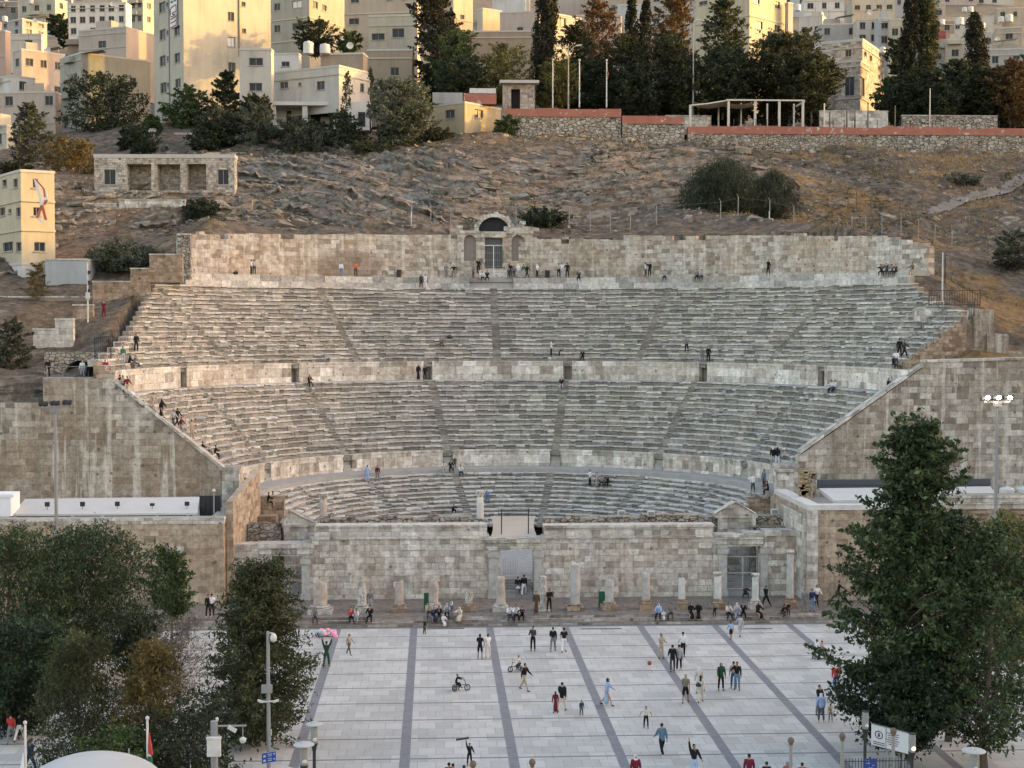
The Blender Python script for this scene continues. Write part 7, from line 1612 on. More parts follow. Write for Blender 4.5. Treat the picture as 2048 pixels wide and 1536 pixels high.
def piece(pose, kind):
    key = (pose, kind)
    if key in PC: return PC[key]
    J = joints(pose); g = 1.0
    if kind == 'body':
        ch = [[('pel',.12,.10),('bel',.11,.09),('che',.13,.09),('nek',.055,.055),('h0',.075,.085),('h1',.088,.105),('h2',.06,.07)]]
        for n in 'LR':
            ch.append([('che',.13,.09),('sho'+n,.06,.06),('elb'+n,.042,.042),('wri'+n,.028,.032),('han'+n,.022,.042)])
            ch.append([('pel',.12,.10),('hip'+n,.085,.085),('kne'+n,.058,.058),('ank'+n,.040,.042),('toe'+n,.035,.03)])
        J['nose'] = J['h1'] + Vector((0,-.12,-.02))
        ch.append([('h1',.088,.105),('nose',.012,.014)])
    elif kind in ('top','tee','coat'):
        k = 1.22 if kind == 'coat' else 1.1
        ch = [[('pel',.135*k,.115*k),('bel',.128*k,.108*k),('che',.148*k,.108*k),('nek',.066,.066)]]
        if kind == 'coat': J['hem'] = J['pel'] + Vector((0,.01,-.12)); ch[0] = [('hem',.16,.14)] + ch[0]
        for n in 'LR':
            J['mid'+n] = J['sho'+n].lerp(J['elb'+n], .75)
            ch.append([('che',.148*k,.108*k),('sho'+n,.078*k,.075*k)] + ([('mid'+n,.066,.066)] if kind == 'tee' else [('elb'+n,.058*k,.058*k),('wri'+n,.042,.044)]))
    elif kind in ('trousers','shorts'):
        ch = [[('bel',.115,.1),('pel',.135,.118)]]
        for n in 'LR':
            J['low'+n] = J['kne'+n].lerp(J['ank'+n], .85)
            ch.append([('pel',.135,.118),('hip'+n,.102,.105),('kne'+n,.074,.074)] + ([('low'+n,.058,.062)] if kind == 'trousers' else []))
    elif kind[:4] == 'shoe':
        n = kind[-1]; J['ank2'] = J['ank'+n] + Vector((0,.02,.02)); ch = [[('ank2',.046,.05),('ank'+n,.05,.05),('toe'+n,.042,.036)]]
    elif kind in ('hair','longhair'):
        a, b, c = J['h1'] + Vector((0,.035,.0)), J['h1'] + Vector((0,.02,.065)), J['h2'] + Vector((0,-.01,.012))
        J['x0'] = J['h0'] + Vector((0,.045,.02)); J['x1'] = a; J['x2'] = b; J['x3'] = c
        ch = [[('x0',.06,.05),('x1',.09,.082),('x2',.09,.098),('x3',.062,.07)]]
        if kind == 'longhair': J['y0'] = J['nek'] + Vector((0,.09,-.12)); ch[0] = [('y0',.10,.04)] + ch[0]
    elif kind == 'scarf':
        J['x0'] = J['che'] + Vector((0,-.01,.07)); J['x1'] = J['nek'] + Vector((0,.0,.02)); J['x2'] = J['h1'] + Vector((0,.032,0)); J['x3'] = J['h2'] + Vector((0,.012,.0))
        ch = [[('x0',.17,.12),('x1',.095,.095),('x2',.108,.105),('x3',.082,.088)]]
    elif kind == 'cap':
        J['x1'] = J['h1'] + Vector((0,.01,.05)); J['x2'] = J['h2'] + Vector((0,0,.015)); J['x3'] = J['h1'] + Vector((0,-.14,.06)); ch = [[('x2',.07,.08),('x1',.098,.108),('x3',.06,.012)]]
    elif kind == 'robe':
        f = min(J['ankL'].z, J['ankR'].z); c = (J['ankL'] + J['ankR'])/2
        J['r0'] = Vector((c.x,c.y,.06)); J['r1'] = Vector((c.x*.5,(c.y+J['pel'].y)/2, J['pel'].z*.5)); 
        ch = [[('bel',.13,.12),('pel',.155,.14),('r1',.185,.18),('r0',.24,.23)]]
        if pose in ('sit','sitlean','crouch'):
            k_ = (J['kneL']+J['kneR'])/2; J['r1'] = k_; J['r0'] = Vector((0,c.y,.1)); ch = [[('bel',.14,.13),('pel',.18,.16),('r1',.2,.13),('r0',.22,.15)]]
    PC[key] = skin(ch, J, kind)
    return PC[key]
CLOTH = {}
def cloth(c):
    if c not in CLOTH: CLOTH[c] = plain('fabric_%02d' % len(CLOTH), c, .9, .14, 9, spec=.15)
    return CLOTH[c]
K = {'black':(.014,.014,.016),'white':(.60,.60,.61),'grey':(.16,.165,.17),'lgrey':(.34,.34,.35),'dgrey':(.05,.052,.056),'navy':(.02,.03,.065),'blue':(.10,.18,.40),'lblue':(.26,.36,.58),'jeans':(.12,.19,.30),'djeans':(.055,.08,.12),'red':(.36,.045,.045),'maroon':(.12,.018,.03),
     'beige':(.36,.30,.23),'cream':(.52,.48,.42),'tan':(.30,.22,.14),'brown':(.075,.05,.035),'olive':(.10,.095,.05),'green':(.035,.13,.07),'dgreen':(.02,.06,.035),'orange':(.55,.13,.05),'yellow':(.55,.40,.16),'pink':(.55,.34,.28),'purple':(.15,.14,.17),'hoodie':(.085,.15,.22),'skinblue':(.30,.40,.55),'camo':(.16,.15,.11),'mint':(.55,.60,.60)}
SKIN = [plain('skin_light', (.36,.22,.15), .6, .08), plain('skin_tan', (.27,.16,.10), .6, .08)]
HAIRM = plain('dark_hair', (.012,.010,.009), .6, .2); SHOEM = {'dark': cloth((.02,.02,.022)), 'white': cloth((.55,.55,.56))}
NPER = [0]
def put(name, mesh, mat, parent):
    o = bpy.data.objects.new(name, mesh); COL.objects.link(o); o.parent = parent
    o.material_slots[0].link = 'OBJECT'; o.material_slots[0].material = mat
    return o
def person(label, p, h, pose, rz, top, bottom, head='hair', topk='top', botk='trousers', shoes='dark', group=None):
    NPER[0] += 1; t = thing('person', label, 'person', p, R_(rz), group); k = h/1.72; t.scale = (k*1.0, k*1.0, k)
    put('body', piece(pose,'body'), SKIN[NPER[0] % 2], t)
    put({'top':'shirt','tee':'shirt','coat':'coat'}[topk], piece(pose, topk), cloth(K[top]), t)
    if botk == 'robe': put('robe', piece(pose,'robe'), cloth(K[bottom]), t)
    else: put(botk, piece(pose, botk), cloth(K[bottom]), t)
    for n in 'LR': put('shoe', piece(pose,'shoe'+n), SHOEM[shoes], t)
    if head == 'hair': put('hair', piece(pose,'hair'), HAIRM, t)
    elif head == 'longhair': put('hair', piece(pose,'longhair'), HAIRM, t)
    elif head.startswith('cap'): put('cap', piece(pose,'cap'), cloth(K[head[4:] or 'black']), t)
    else: put('headscarf', piece(pose,'scarf'), cloth(K[head]), t)
    return t
GP = 'people on the plaza'
plaza = [ # px, feet y, height, pose, turn, top, bottom, head, topkind, bottomkind, shoes, label
 (960,1318,1.68,'hands',170,'black','black','longhair','tee','shorts','dark','person with long black hair in black top and knee shorts, seen from behind'),
 (976,1317,1.66,'phone',200,'white','cream','hair','tee','trousers','white','person in white shirt and pale trousers touching their head beside the long-haired one'),
 (1066,1302,1.72,'hands',-20,'dgrey','black','hair','top','trousers','dark','man all in dark clothes with hands together near the far edge of the plaza'),
 (1106,1303,1.72,'walk',170,'black','grey','hair','top','trousers','dark','man in black jacket and grey jeans walking beside one in white trousers'),
 (1128,1305,1.74,'walk',175,'black','white','hair','tee','trousers','dark','man in black vest and white trousers beside the second dark stripe'),
 (1049,1381,1.74,'walk',60,'black','beige','hair','top','trousers','dark','man in black sweater and beige trousers walking past the child on the small bike'),
 (1111,1426,1.25,'stand',190,'maroon','maroon','longhair','top','robe','dark','girl in a dark red dress beside the man in black jacket'),
 (1124,1423,1.75,'walk',160,'black','cream','hair','coat','trousers','dark','man in black jacket and cream trousers walking with the girl in dark red'),
 (1163,1433,.95,'stand',20,'dgrey','djeans','hair','top','trousers','white','toddler in dark clothes standing alone on the pale paving'),
 (1214,1411,1.70,'walk',80,'lblue','skinblue','navy','coat','robe','dark','woman in long blue and white dress with navy headscarf on the dark stripe'),
 (1292,1456,1.22,'open',-10,'cream','black','hair','tee','trousers','dark','boy in cream top and black trousers with arms spread'),
 (1324,1512,1.76,'walk',-160,'hoodie','black','hair','coat','trousers','white','man in dusty blue hoodie and black trousers walking away'),
 (1388,1559,1.74,'wave',10,'black','skinblue','hair','top','trousers','dark','man in tight black sweater and pale jeans waving one arm high'),
 (1271,1577,1.66,'stand',0,'maroon','maroon','white','coat','robe','dark','woman in maroon coat and white headscarf at the bottom edge'),
 (1322,1317,1.68,'hands',30,'beige','beige','hair','tee','trousers','dark','man in beige shirt and trousers standing on the third dark stripe'),
 (1366,1315,1.78,'walk',180,'white','black','hair','top','trousers','dark','man in white shirt and black trousers walking away'),
 (1345,1343,1.78,'walk',175,'black','dgrey','hair','coat','trousers','dark','man in black jacket and dark grey trousers near the reddish ball'),
 (1358,1341,1.74,'walk',170,'lgrey','black','hair','coat','trousers','white','man in grey beige jacket walking beside the one in black jacket'),
 (1371,1406,1.74,'walk',165,'camo','black','cap:tan','tee','shorts','dark','man in patterned dark shirt, black shorts and pale cap'),
 (1398,1387,1.66,'stand',180,'cream','cream','white','coat','trousers','dark','woman with white hood behind the person with a black sling bag'),
 (1401,1405,1.66,'walk',170,'cream','cream','longhair','top','trousers','dark','person in cream outfit with dark hair and black sling bag'),
 (1442,1381,1.72,'stand',10,'dgreen','black','dgreen','coat','trousers','dark','person in dark green hooded top and black trousers'),
 (1474,1380,1.74,'reach',-15,'black','jeans','hair','top','trousers','dark','man in black sweater and blue jeans reaching towards the one in green'),
 (1467,1377,1.68,'stand',180,'beige','djeans','hair','top','trousers','dark','person in beige half hidden behind the man in black sweater and jeans'),
 (1462,1279,1.35,'walk',185,'lblue','black','hair','tee','shorts','dark','boy in light blue T-shirt and black shorts'),
 (1480,1273,1.62,'walk',190,'lgrey','lgrey','hair','top','trousers','dark','person in striped pale grey outfit beside the boy in light blue'),
 (1633,1319,1.4,'walk',120,'white','djeans','hair','tee','trousers','dark','boy in white T-shirt beside the scooter rider'),
 (1643,1318,1.28,'walk',110,'pink','djeans','hair','tee','trousers','dark','boy in salmon top riding a small scooter'),
 (1672,1382,1.68,'stand',165,'red','jeans','white','coat','trousers','dark','woman in red top and jeans with a long white headscarf by the big right tree'),
 (1692,1386,1.6,'stand',180,'white','black','hair','top','trousers','dark','youth in white and black top beside the woman in red'),
 (1707,1386,1.6,'stand',180,'dgrey','black','hair','top','trousers','dark','youth in dark clothes nearly hidden by the big right tree'),
 (1638,1430,1.74,'reach',30,'black','grey','hair','top','trousers','dark','man in black sweater holding out a white plastic bag'),
 (1642,1444,1.66,'stand',180,'lblue','djeans','white','coat','trousers','white','woman in light blue shirt and white headscarf with a small child'),
 (1661,1444,1.02,'reach',170,'yellow','grey','hair','tee','trousers','dark','small child in yellow top holding the hand of the woman in light blue'),
 (939,1531,1.15,'wave',15,'black','black','cap:dgrey','top','trousers','dark','boy in black holding a flat board over his head at the bottom edge'),
 (849,1268,1.1,'stand',60,'black','black','hair','top','trousers','dark','child in black at the foot of the steps by the drain grate'),
 (653,1334,1.72,'carry',170,'dgreen','dgreen','hair','top','trousers','dark','vendor carrying a tray of pink and blue cotton candy over his head'),
 (698,1309,1.45,'walk',50,'beige','olive','hair','tee','trousers','dark','boy in beige vest and olive trousers behind the cotton candy vendor'),
 (1498,1580,1.75,'stand',170,'maroon','black','hair','top','trousers','dark','dark-haired man at the bottom edge between the two dark stripes'),
 (898,1592,1.6,'stand',180,'black','black','hair','top','trousers','dark','left of two dark heads at the bottom edge below the boy with the board'),
 (906,1594,1.6,'stand',180,'black','black','hair','top','trousers','dark','right of two dark heads at the bottom edge below the boy with the board'),
 (928,1598,1.6,'stand',180,'black','black','hair','top','trousers','dark','dark head at the bottom edge beside the ball finial'),
 (1533,1590,1.6,'stand',180,'black','black','hair','top','trousers','dark','dark head at the bottom edge right of the maroon-shirted man'),
 (1575,1590,1.62,'stand',180,'red','black','grey','top','trousers','dark','person with grey headscarf and red top beside a ball-topped post'),
 (1604,1594,1.64,'stand',180,'black','black','hair','top','trousers','dark','dark head at the bottom edge right of the grey headscarf'),
]
for px, py, h, pose, rz, tp, bt, hd, tk, bk, sh, lab in plaza: person(lab, G(px, py, 0), h, pose, rz, tp, bt, hd, tk, bk, sh, GP)
for px, py, h, pose, rz, tp, bt, hd, sh, lab in ((3,1476,1.68,'walk',200,'black','djeans','hair','dark','person in dark top and jeans cut by the left edge'),(13,1474,1.62,'stand',180,'cream','djeans','cream','dark','person with pale scarf in the group at the lower left'),(22,1487,1.66,'walk',185,'red','grey','hair','dark','person in red top and grey trousers at the lower left'),
   (39,1484,1.74,'stride',180,'black','white','hair','dark','man in black top and white trousers striding at the lower left'),(60,1546,1.74,'walk',150,'navy','navy','hair','dark','man in navy beside the white dome tent')): person(lab, G(px, py, 0), h, pose, rz, tp, bt, hd, shoes=sh, group='people at the lower left')
# on the platform and its steps
GS = 'people on the steps of the platform'
def onstep(px, yy, z): return Vector((XY(px, yy), yy, z))
for px, py, h, pose, rz, tp, bt, hd, lab in (
 (1536,1214,1.72,'walk',-60,'black','black','hair','man in black walking left past the white column'),(1613,1223,1.7,'stand',10,'grey','grey','hair','man in grey standing right of the tallest slim column'),(1629,1224,1.74,'stand',10,'navy','jeans','hair','man in navy top and jeans beside the man in grey'),
 (1638,1213,1.74,'walk',30,'white','black','hair','man in white top with a dark bag behind the navy-topped man'),(1681,1204,1.8,'stride',80,'black','black','hair','man in black taking a long stride near the big right tree'),(1695,1216,1.62,'stride',-80,'black','black','hair','youth in black walking beside the long-striding man'),
 (1494,1196,1.7,'crouch',0,'dgrey','dgrey','hair','person in dark clothes crouching in the right doorway'),(1036,1197,1.6,'walk',180,'black','purple','hair','woman in black top with white bag in the middle doorway'),(1048,1190,1.74,'walk',170,'black','white','hair','person in black with white trousers entering the middle doorway'),
 (1073,1233,1.76,'stand',0,'brown','brown','hair','man in long brown robe standing on the platform by the middle doorway'),(1099,1223,1.74,'hands',20,'black','black','hair','man in black with hands together right of the brown-robed man'),(738,1222,1.6,'stand',0,'grey','lgrey','hair','person in grey behind the seated one in black at the left steps'),
 (412,1240,1.74,'stand',20,'black','black','hair','man in black beside the white T-shirt on the left platform'),(419,1242,1.78,'stand',180,'white','black','hair','man in white T-shirt and black trousers on the left platform')):
    p = G(px, py, ZP); p.y = max(112.6, min(p.y, 119.2)); p.x = XY(px, p.y)
    if px in (1036, 1048): p.y = YW+.25; p.x = XY(px, p.y); p.z = ZP + .1
    person(lab, p, h, pose, rz, tp, bt, hd, botk='robe' if 'robe standing' in lab else 'trousers', topk='coat' if 'robe' in lab else 'top', group='people on the platform', shoes='white' if px == 412 else 'dark')
for px, h, pose, rz, tp, bt, hd, lvl, lab in (
 (627,1.55,'sit',10,'grey','dgrey','hair',0,'person in grey sitting alone at the left end of the steps'),(701,1.55,'sit',20,'red','black','hair',0,'person in red sitting on the left steps'),(709,1.4,'sit',-10,'white','lgrey','longhair',0,'girl in white top sitting beside the one in red'),(736,1.7,'sit',-10,'black','black','hair',0,'person in black sitting on the left steps'),
 (858,1.6,'sit',15,'beige','dgrey','hair',1,'person in beige sitting at the left of the family group'),(868,1.68,'sitlean',20,'navy','navy','grey',0,'woman in navy in the family group on the steps'),(877,1.6,'sit',0,'black','dgrey','hair',0,'person in black in the middle of the family group'),(888,1.2,'sit',180,'white','white','white',0,'child in white in front of the family group'),
 (901,1.66,'sit',-10,'purple','purple','white',1,'woman in dusty blue dress with white headscarf in the family group'),(917,1.64,'sitlean',-20,'cream','cream','cream',0,'woman in cream robes at the right of the family group'),(893,1.5,'sit',0,'lgrey','black','white',1,'person in pale grey with white headscarf behind the family group'),
 (1021,1.66,'sit',10,'white','dgrey','hair',0,'left of two youths in white sitting below the middle doorway'),(1033,1.66,'sit',0,'white','black','hair',0,'right of two youths in white sitting below the middle doorway'),(1043,1.6,'sitlean',-15,'black','black','hair',0,'youth in black sitting beside the two in white'),
 (1318,1.64,'sit',-20,'lblue','black','white',0,'woman in light blue with white headscarf sitting on the right steps'),(1330,1.0,'sit',0,'white','white','white',0,'small child in white beside the woman in light blue'),(1343,1.66,'sit',-20,'grey','dgrey','hair',0,'man in grey sitting right of the woman in light blue'),
 (1387,1.66,'sit',10,'black','black','black',0,'left of two women in black robes sitting on the right steps'),(1400,1.68,'sit',-10,'black','black','black',0,'right of two women in black robes sitting on the right steps'),(1432,1.0,'bend',0,'black','black','hair',0,'small child in black bending on the right steps'),
 (1463,1.6,'sit',10,'cream','black','longhair',0,'woman in cream and black sitting below the right doorway'),(1479,1.64,'sit',0,'lgrey','lblue','white',0,'woman in pale grey with white headscarf below the right doorway'),(1490,1.66,'sit',-10,'black','black','hair',0,'person in black sitting below the right doorway'),(1526,1.66,'sit',30,'black','black','black',0,'woman in black sitting alone right of the right doorway'),
 (1569,1.5,'crouch',60,'black','dgrey','longhair',0,'person in black stooping at the right end of the steps'),(1581,1.05,'stand',0,'black','black','hair',0,'child in black standing beside the stooping person')):
    y = 111.55 if lvl == 0 else 112.0; z = .2 if lvl == 0 else .4
    if pose in ('bend','stand','crouch'): p = onstep(px, 111.9, .4)
    elif rz == 180: p = onstep(px, 111.0, 0.0); 
    else: p = onstep(px, y, z)
    person(lab, p, h, pose, rz if rz != 180 else 20, tp, bt, hd, botk='robe' if (hd not in ('hair','longhair') and tp == bt) else 'trousers', topk='coat' if hd not in ('hair','longhair') else 'top', group=GS)
# on the seats, walkways and the top landing
GT = 'visitors on the theatre seats'
tiers = [
 (246,788,1.72,'walk',60,'black','dgrey','hair','man in black on the left end of the upper walkway'),(252,790,1.7,'walk',60,'beige','dgrey','hair','person in beige in the middle of three on the upper walkway left end'),(261,791,1.62,'walk',50,'maroon','tan','hair','person in dark red on the left end of the upper walkway'),
 (313,834,1.72,'walk',60,'beige','beige','hair','person in beige walking down the left edge of the middle seats'),(330,850,1.66,'walk',70,'black','black','black','woman in flowing black robe on the left edge of the middle seats'),(353,862,1.7,'walk',60,'lgrey','dgrey','hair','person in light grey on the left edge of the middle seats'),(361,860,1.74,'walk',60,'black','black','hair','man in black and white beside the light grey person on the left edge'),(369,872,1.5,'walk',60,'maroon','grey','hair','child in maroon on the left edge of the middle seats'),(390,888,1.64,'stand',60,'beige','beige','hair','person in beige lower on the left edge of the middle seats'),(408,904,1.6,'sit',60,'black','black','hair','person in black sitting at the lower left edge of the middle seats'),(420,910,1.2,'sit',60,'cream','grey','hair','child in cream sitting at the lower left edge of the middle seats'),(434,918,1.6,'sit',60,'black','black','hair','last person in black at the foot of the left edge'),
 (278,708,1.72,'stand',30,'black','black','hair','person in black standing on the left end of the upper seats'),(252,728,1.6,'stand',40,'green','lgrey','longhair','girl in green on the left end of the upper seats'),(263,734,1.6,'sit',40,'black','black','black','woman in black sitting beside the girl in green'),(274,738,1.62,'sit',40,'grey','djeans','grey','person in blue grey sitting right of the woman in black at left'),
 (505,560,1.72,'stand',90,'white','black','hair','man in white shirt at the far left of the back wall'),(511,560,1.7,'stand',200,'lgrey','dgrey','hair','person in grey behind the man in white at the far left of the back wall'),(684,560,1.66,'stand',0,'white','jeans','hair','person in white top and jeans against the stained back wall'),(713,560,1.68,'hands',10,'orange','brown','hair','person in orange top against the stained back wall'),
 (843,577,1.68,'stand',30,'dgrey','black','longhair','person in black embracing one in white on the top row'),(851,577,1.68,'stand',-30,'white','white','hair','person in white on the top row beside the one in black'),(878,570,1.0,'stand',20,'purple','grey','hair','small child in purple grey left of the shrine'),(893,572,1.66,'walk',10,'grey','purple','hair','person in grey blue left of the shrine'),(908,566,1.5,'open',0,'black','grey','hair','boy in black with arms out left of the shrine'),
 (947,560,1.6,'stand',60,'purple','dgrey','hair','person in purple grey at the left side of the shrine door'),(957,561,1.3,'sit',20,'pink','grey','hair','child in pink in the group at the shrine'),(965,561,1.6,'sit',10,'white','black','hair','person in white shirt sitting at the shrine'),(974,561,1.66,'sit',-10,'black','black','longhair','woman in black sitting at the shrine'),
 (1021,558,1.7,'hands',0,'black','dgrey','hair','man in black standing right of the shrine door'),(1018,570,1.6,'stand',180,'lgrey','dgrey','hair','person in grey standing on the top row below the shrine'),(1028,572,1.4,'stand',170,'purple','navy','hair','child in purple on the top row below the shrine'),(1036,561,1.66,'stand',160,'white','lgrey','mint','woman in white and pale headscarf right of the shrine'),(1047,561,1.6,'stand',160,'green','lgrey','hair','person in green right of the shrine'),(1054,561,1.6,'walk',60,'black','black','hair','person in black beside the one in green'),
 (1074,561,1.66,'hands',60,'white','black','white','person with white headscarf near the litter bin'),(1117,561,1.7,'stand',160,'beige','black','hair','person in beige top and black trousers right of the litter bin'),(1123,561,1.78,'stand',150,'white','lgrey','hair','tall person in white right of the litter bin'),(1134,561,1.74,'akimbo',175,'black','black','hair','man in black beside the tall one in white'),(1158,568,1.66,'sit',0,'dgrey','black','hair','person in dark grey sitting alone on the top row'),
 (1290,560,1.68,'stand',60,'white','dgrey','hair','person in white and grey against the right back wall'),(1298,560,1.78,'phone',-30,'black','black','hair','tall person in black against the right back wall'),(1330,568,1.66,'sit',10,'lgrey','dgrey','hair','person in light grey sitting on the top row at right'),(1395,561,1.6,'sit',0,'grey','black','hair','left of two people sitting together under the right back wall'),(1404,561,1.6,'sit',0,'lgrey','dgrey','hair','right of two people sitting together under the right back wall'),(1534,560,1.74,'phone',30,'black','black','hair','person in black with raised hand against the right back wall'),
 (1765,568,1.66,'sitlean',70,'black','black','hair','leftmost of the dark group at the right end of the top row'),(1774,568,1.7,'sit',30,'navy','dgrey','hair','second of the dark group at the right end of the top row'),(1784,568,1.5,'sit',0,'grey','dgrey','hair','person in grey in the dark group at the right end of the top row'),(1792,566,1.5,'sit',0,'dgrey','black','hair','last of the dark group at the right end of the top row'),(1816,568,1.6,'sit',30,'olive','tan','hair','person in olive sitting alone at the right end of the top row'),
 (883,690,1.6,'sit',20,'grey','dgrey','hair','person in grey sitting among the upper seats left of centre'),(1102,716,1.66,'stand',80,'cream','black','white','woman with white headscarf at the foot of the upper seats'),(1118,718,1.0,'bend',60,'black','black','hair','child in black at the foot of the upper seats'),(1165,718,1.6,'sit',0,'black','black','hair','person in black sitting at the foot of the upper seats right of centre'),(1371,708,1.7,'open',0,'grey','black','hair','person in grey and black standing among the upper seats'),(1793,726,1.78,'stand',160,'black','black','hair','person in black coat at the right end of the upper seats'),(1803,718,1.74,'walk',60,'dgrey','black','hair','person in dark clothes climbing at the right end of the upper seats'),
 (838,762,1.72,'stand',20,'black','black','black','left of two women in black robes at a niche of the upper walkway'),(851,762,1.6,'stand',0,'black','black','hair','youth in black at the niche of the upper walkway'),(1402,762,1.6,'stand',0,'grey','grey','hair','person in grey at the right niche of the upper walkway'),(1414,762,1.74,'stand',0,'black','black','hair','person in black at the right niche of the upper walkway'),(620,776,1.66,'sit',-10,'black','black','hair','person in black sitting on the top of the middle seats at left'),(1123,771,1.7,'sit',10,'black','lgrey','hair','person in black jacket sitting on the top of the middle seats'),(1661,782,1.6,'sit',-20,'white','navy','hair','left of two youths in white sitting on the right of the middle seats'),(1668,782,1.6,'sit',-20,'white','navy','hair','right of two youths in white sitting on the right of the middle seats'),
 (738,972,1.66,'stand',190,'lblue','lblue','hair','person in pale blue on the lowest seats at left'),(758,964,1.6,'stand',20,'maroon','grey','hair','person in dark red waving on the lowest seats at left'),(888,948,1.6,'sit',0,'cream','lgrey','longhair','woman in cream sitting on the lower walkway edge'),(902,945,1.64,'sit',0,'black','black','hair','person in black sitting beside the woman in cream'),(911,939,1.2,'stand',0,'dgrey','dgrey','hair','child in dark clothes standing by the lower podium wall'),(922,955,1.6,'sit',0,'white','navy','longhair','woman in white with blue skirt sitting on the lowest seats'),
 (1178,974,1.72,'stand',60,'white','black','hair','youth in white shirt standing on the lowest seats'),(1192,976,1.5,'stand',60,'lgrey','lgrey','hair','person in grey beside the youth in white on the lowest seats'),(1204,976,1.7,'sitlean',40,'lgrey','black','hair','person in grey and black sitting in the middle of the lowest seats'),(1214,976,1.7,'sitlean',-20,'black','black','hair','person in black bent forward on the lowest seats'),(974,1004,1.6,'sit',0,'blue','jeans','hair','person in blue sitting right of the pale broken column'),(908,1028,1.5,'crouch',30,'black','black','hair','person in black low on the lowest seats'),
 (1500,992,1.6,'stand',-40,'white','black','white','person with white headscarf at the right of the lowest seats'),(1522,986,1.68,'stand',-60,'hoodie','dgrey','hair','person in blue at the right of the lowest seats'),(1532,988,1.6,'sit',-60,'maroon','black','hair','person in dark maroon sitting at the right of the lowest seats'),(1540,967,1.7,'stand',170,'black','lgrey','white','person in black top with white scarf on the right of the lower walkway'),(1549,968,1.72,'stand',170,'black','white','black','person in black top and white trousers on the right of the lower walkway'),
 (489,985,1.7,'sitlean',60,'red','grey','hair','person in red sitting at the left end of the lower walkway'),(503,996,1.5,'sitlean',60,'lgrey','black','hair','person in grey sitting below the one in red'),(540,1014,1.66,'sit',60,'black','black','hair','person in black sitting at the left of the lowest seats'),(548,1012,1.6,'sit',50,'grey','black','hair','person in grey beside the one in black at the left of the lowest seats')]
for px, py, h, pose, rz, tp, bt, hd, lab in tiers:
    p = cavea_hit(px, py)
    if pose in ('sit','sitlean'):      # feet one row below the seat
        p = cavea_hit(px, py - 1); c = Vector((p.x-X0, p.y-YC, 0)); r = c.length; c.normalize()
        q = c*(r - .45); z = cavea_z(X0+q.x, YC+q.y)
        p = Vector((X0+q.x, YC+q.y, z))
        if py < 575: q = c*(RTOP-.35); p = Vector((X0+q.x, YC+q.y, ZTOP-.46))
        rz = math.degrees(math.atan2(c.x, -(-c.y))) * -1 + rz*.3 if True else rz
    person(lab, p, h, pose, rz, tp, bt, hd, botk='robe' if (hd in ('black',) and tp == bt) else 'trousers', topk='coat' if hd not in ('hair','longhair') else 'top', group=GT)
p = Vector((XY(955, YS-.6), YS-.62, ZTOP+.56)); p = Vector((XY(957,YS-.25), YS-.3, ZTOP+.55)); person('tall person in black standing on the plinth beside the shrine door', p, 1.76, 'phone', 0, 'black', 'black', group=GT)
for px, z_, d, h, pose, rz, tp, bt, hd, lab in ((96,757,133.4,1.7,'stand',0,'black','black','hair','person in black behind the landing rail at far left'),(165,756,133.6,1.55,'stand',0,'white','lgrey','hair','person in white behind the landing rail'),(177,757,133.2,1.7,'hands',0,'black','black','hair','person in black and grey leaning on the landing rail'),(185,756,133.8,1.72,'hands',10,'lgrey','black','white','person in grey with white scarf behind the landing rail'),(212,757,133.2,1.68,'hands',0,'red','dgrey','white','woman in red top and white headscarf at the end of the landing rail'),
   (208,637,148,1.72,'hands',0,'maroon','maroon','hair','person in maroon on the dark steps left of the upper seats'),(1870,704,137.2,1.5,'walk',-60,'red','navy','hair','child in red behind the black iron railing at right')):
    person(lab, P(px, z_, d), h, pose, rz, tp, bt, hd, group='visitors at the sides')
for px, py, lab in ((1776,783,'left of two dark heads over the right retaining wall'),(1786,782,'right of two dark heads over the right retaining wall')):
    p = cavea_hit(px, py); person(lab, p, 1.5, 'sit', 40, 'black', 'black', group='visitors at the sides')
p = cavea_hit(1786, 781); person('youth in white shirt at the right end of the upper walkway', p, 1.7, 'hands', -30, 'white', 'dgrey', group='visitors at the sides')

# things the people carry, ride and play with
p = G(653, 1334); mb = MB(); M_CANDYB = plain('blue_cotton_candy', (.35,.58,.66), .95, .12, 6); M_CANDYP = plain('pink_cotton_candy', (.74,.30,.42), .95, .15, 6)
t = thing('candy_tray', 'tray piled with pink and blue cotton candy bags on the vendor head', 'tray', (p.x, p.y-.05, 1.98)); mb = MB(); mb.lathe([(.1,-.05),(.55,0),(.58,.06),(.5,.03)], n=18); mb.build('tray', M_WHITES, t, local=True)
rg = random.Random(6)
for i in range(18):
    x, y, z = rg.uniform(-.62,.62), rg.uniform(-.3,.3), rg.uniform(.14,.5)*(1-.0); r = rg.uniform(.16,.24); mb = MB(); mb.lathe([(r*math.sin(a), -r*.8*math.cos(a)) for a in (.1,.7,1.3,1.9,2.5,3.04)], c=(x,y,z*(1-abs(x)*.5)), n=10, jit=.08, rng=rg); mb.build('candy_bag', M_CANDYB if x < -.2 and i % 3 else (M_CANDYP if i % 6 else M_WHITEP), t, smooth=True, local=True)
mb = MB(); p = G(1299,1330); r = .14; mb.lathe([(r*math.sin(a)+.001, r - r*math.cos(a)) for a in [math.pi*i/10 for i in range(11)]], n=16); o = mb.build('ball', plain('red_ball', (.26,.05,.05), .5, .25, 8), smooth=True); o.location = p; tag(o, 'dark red ball on the paving left of the man in black jacket', 'ball')
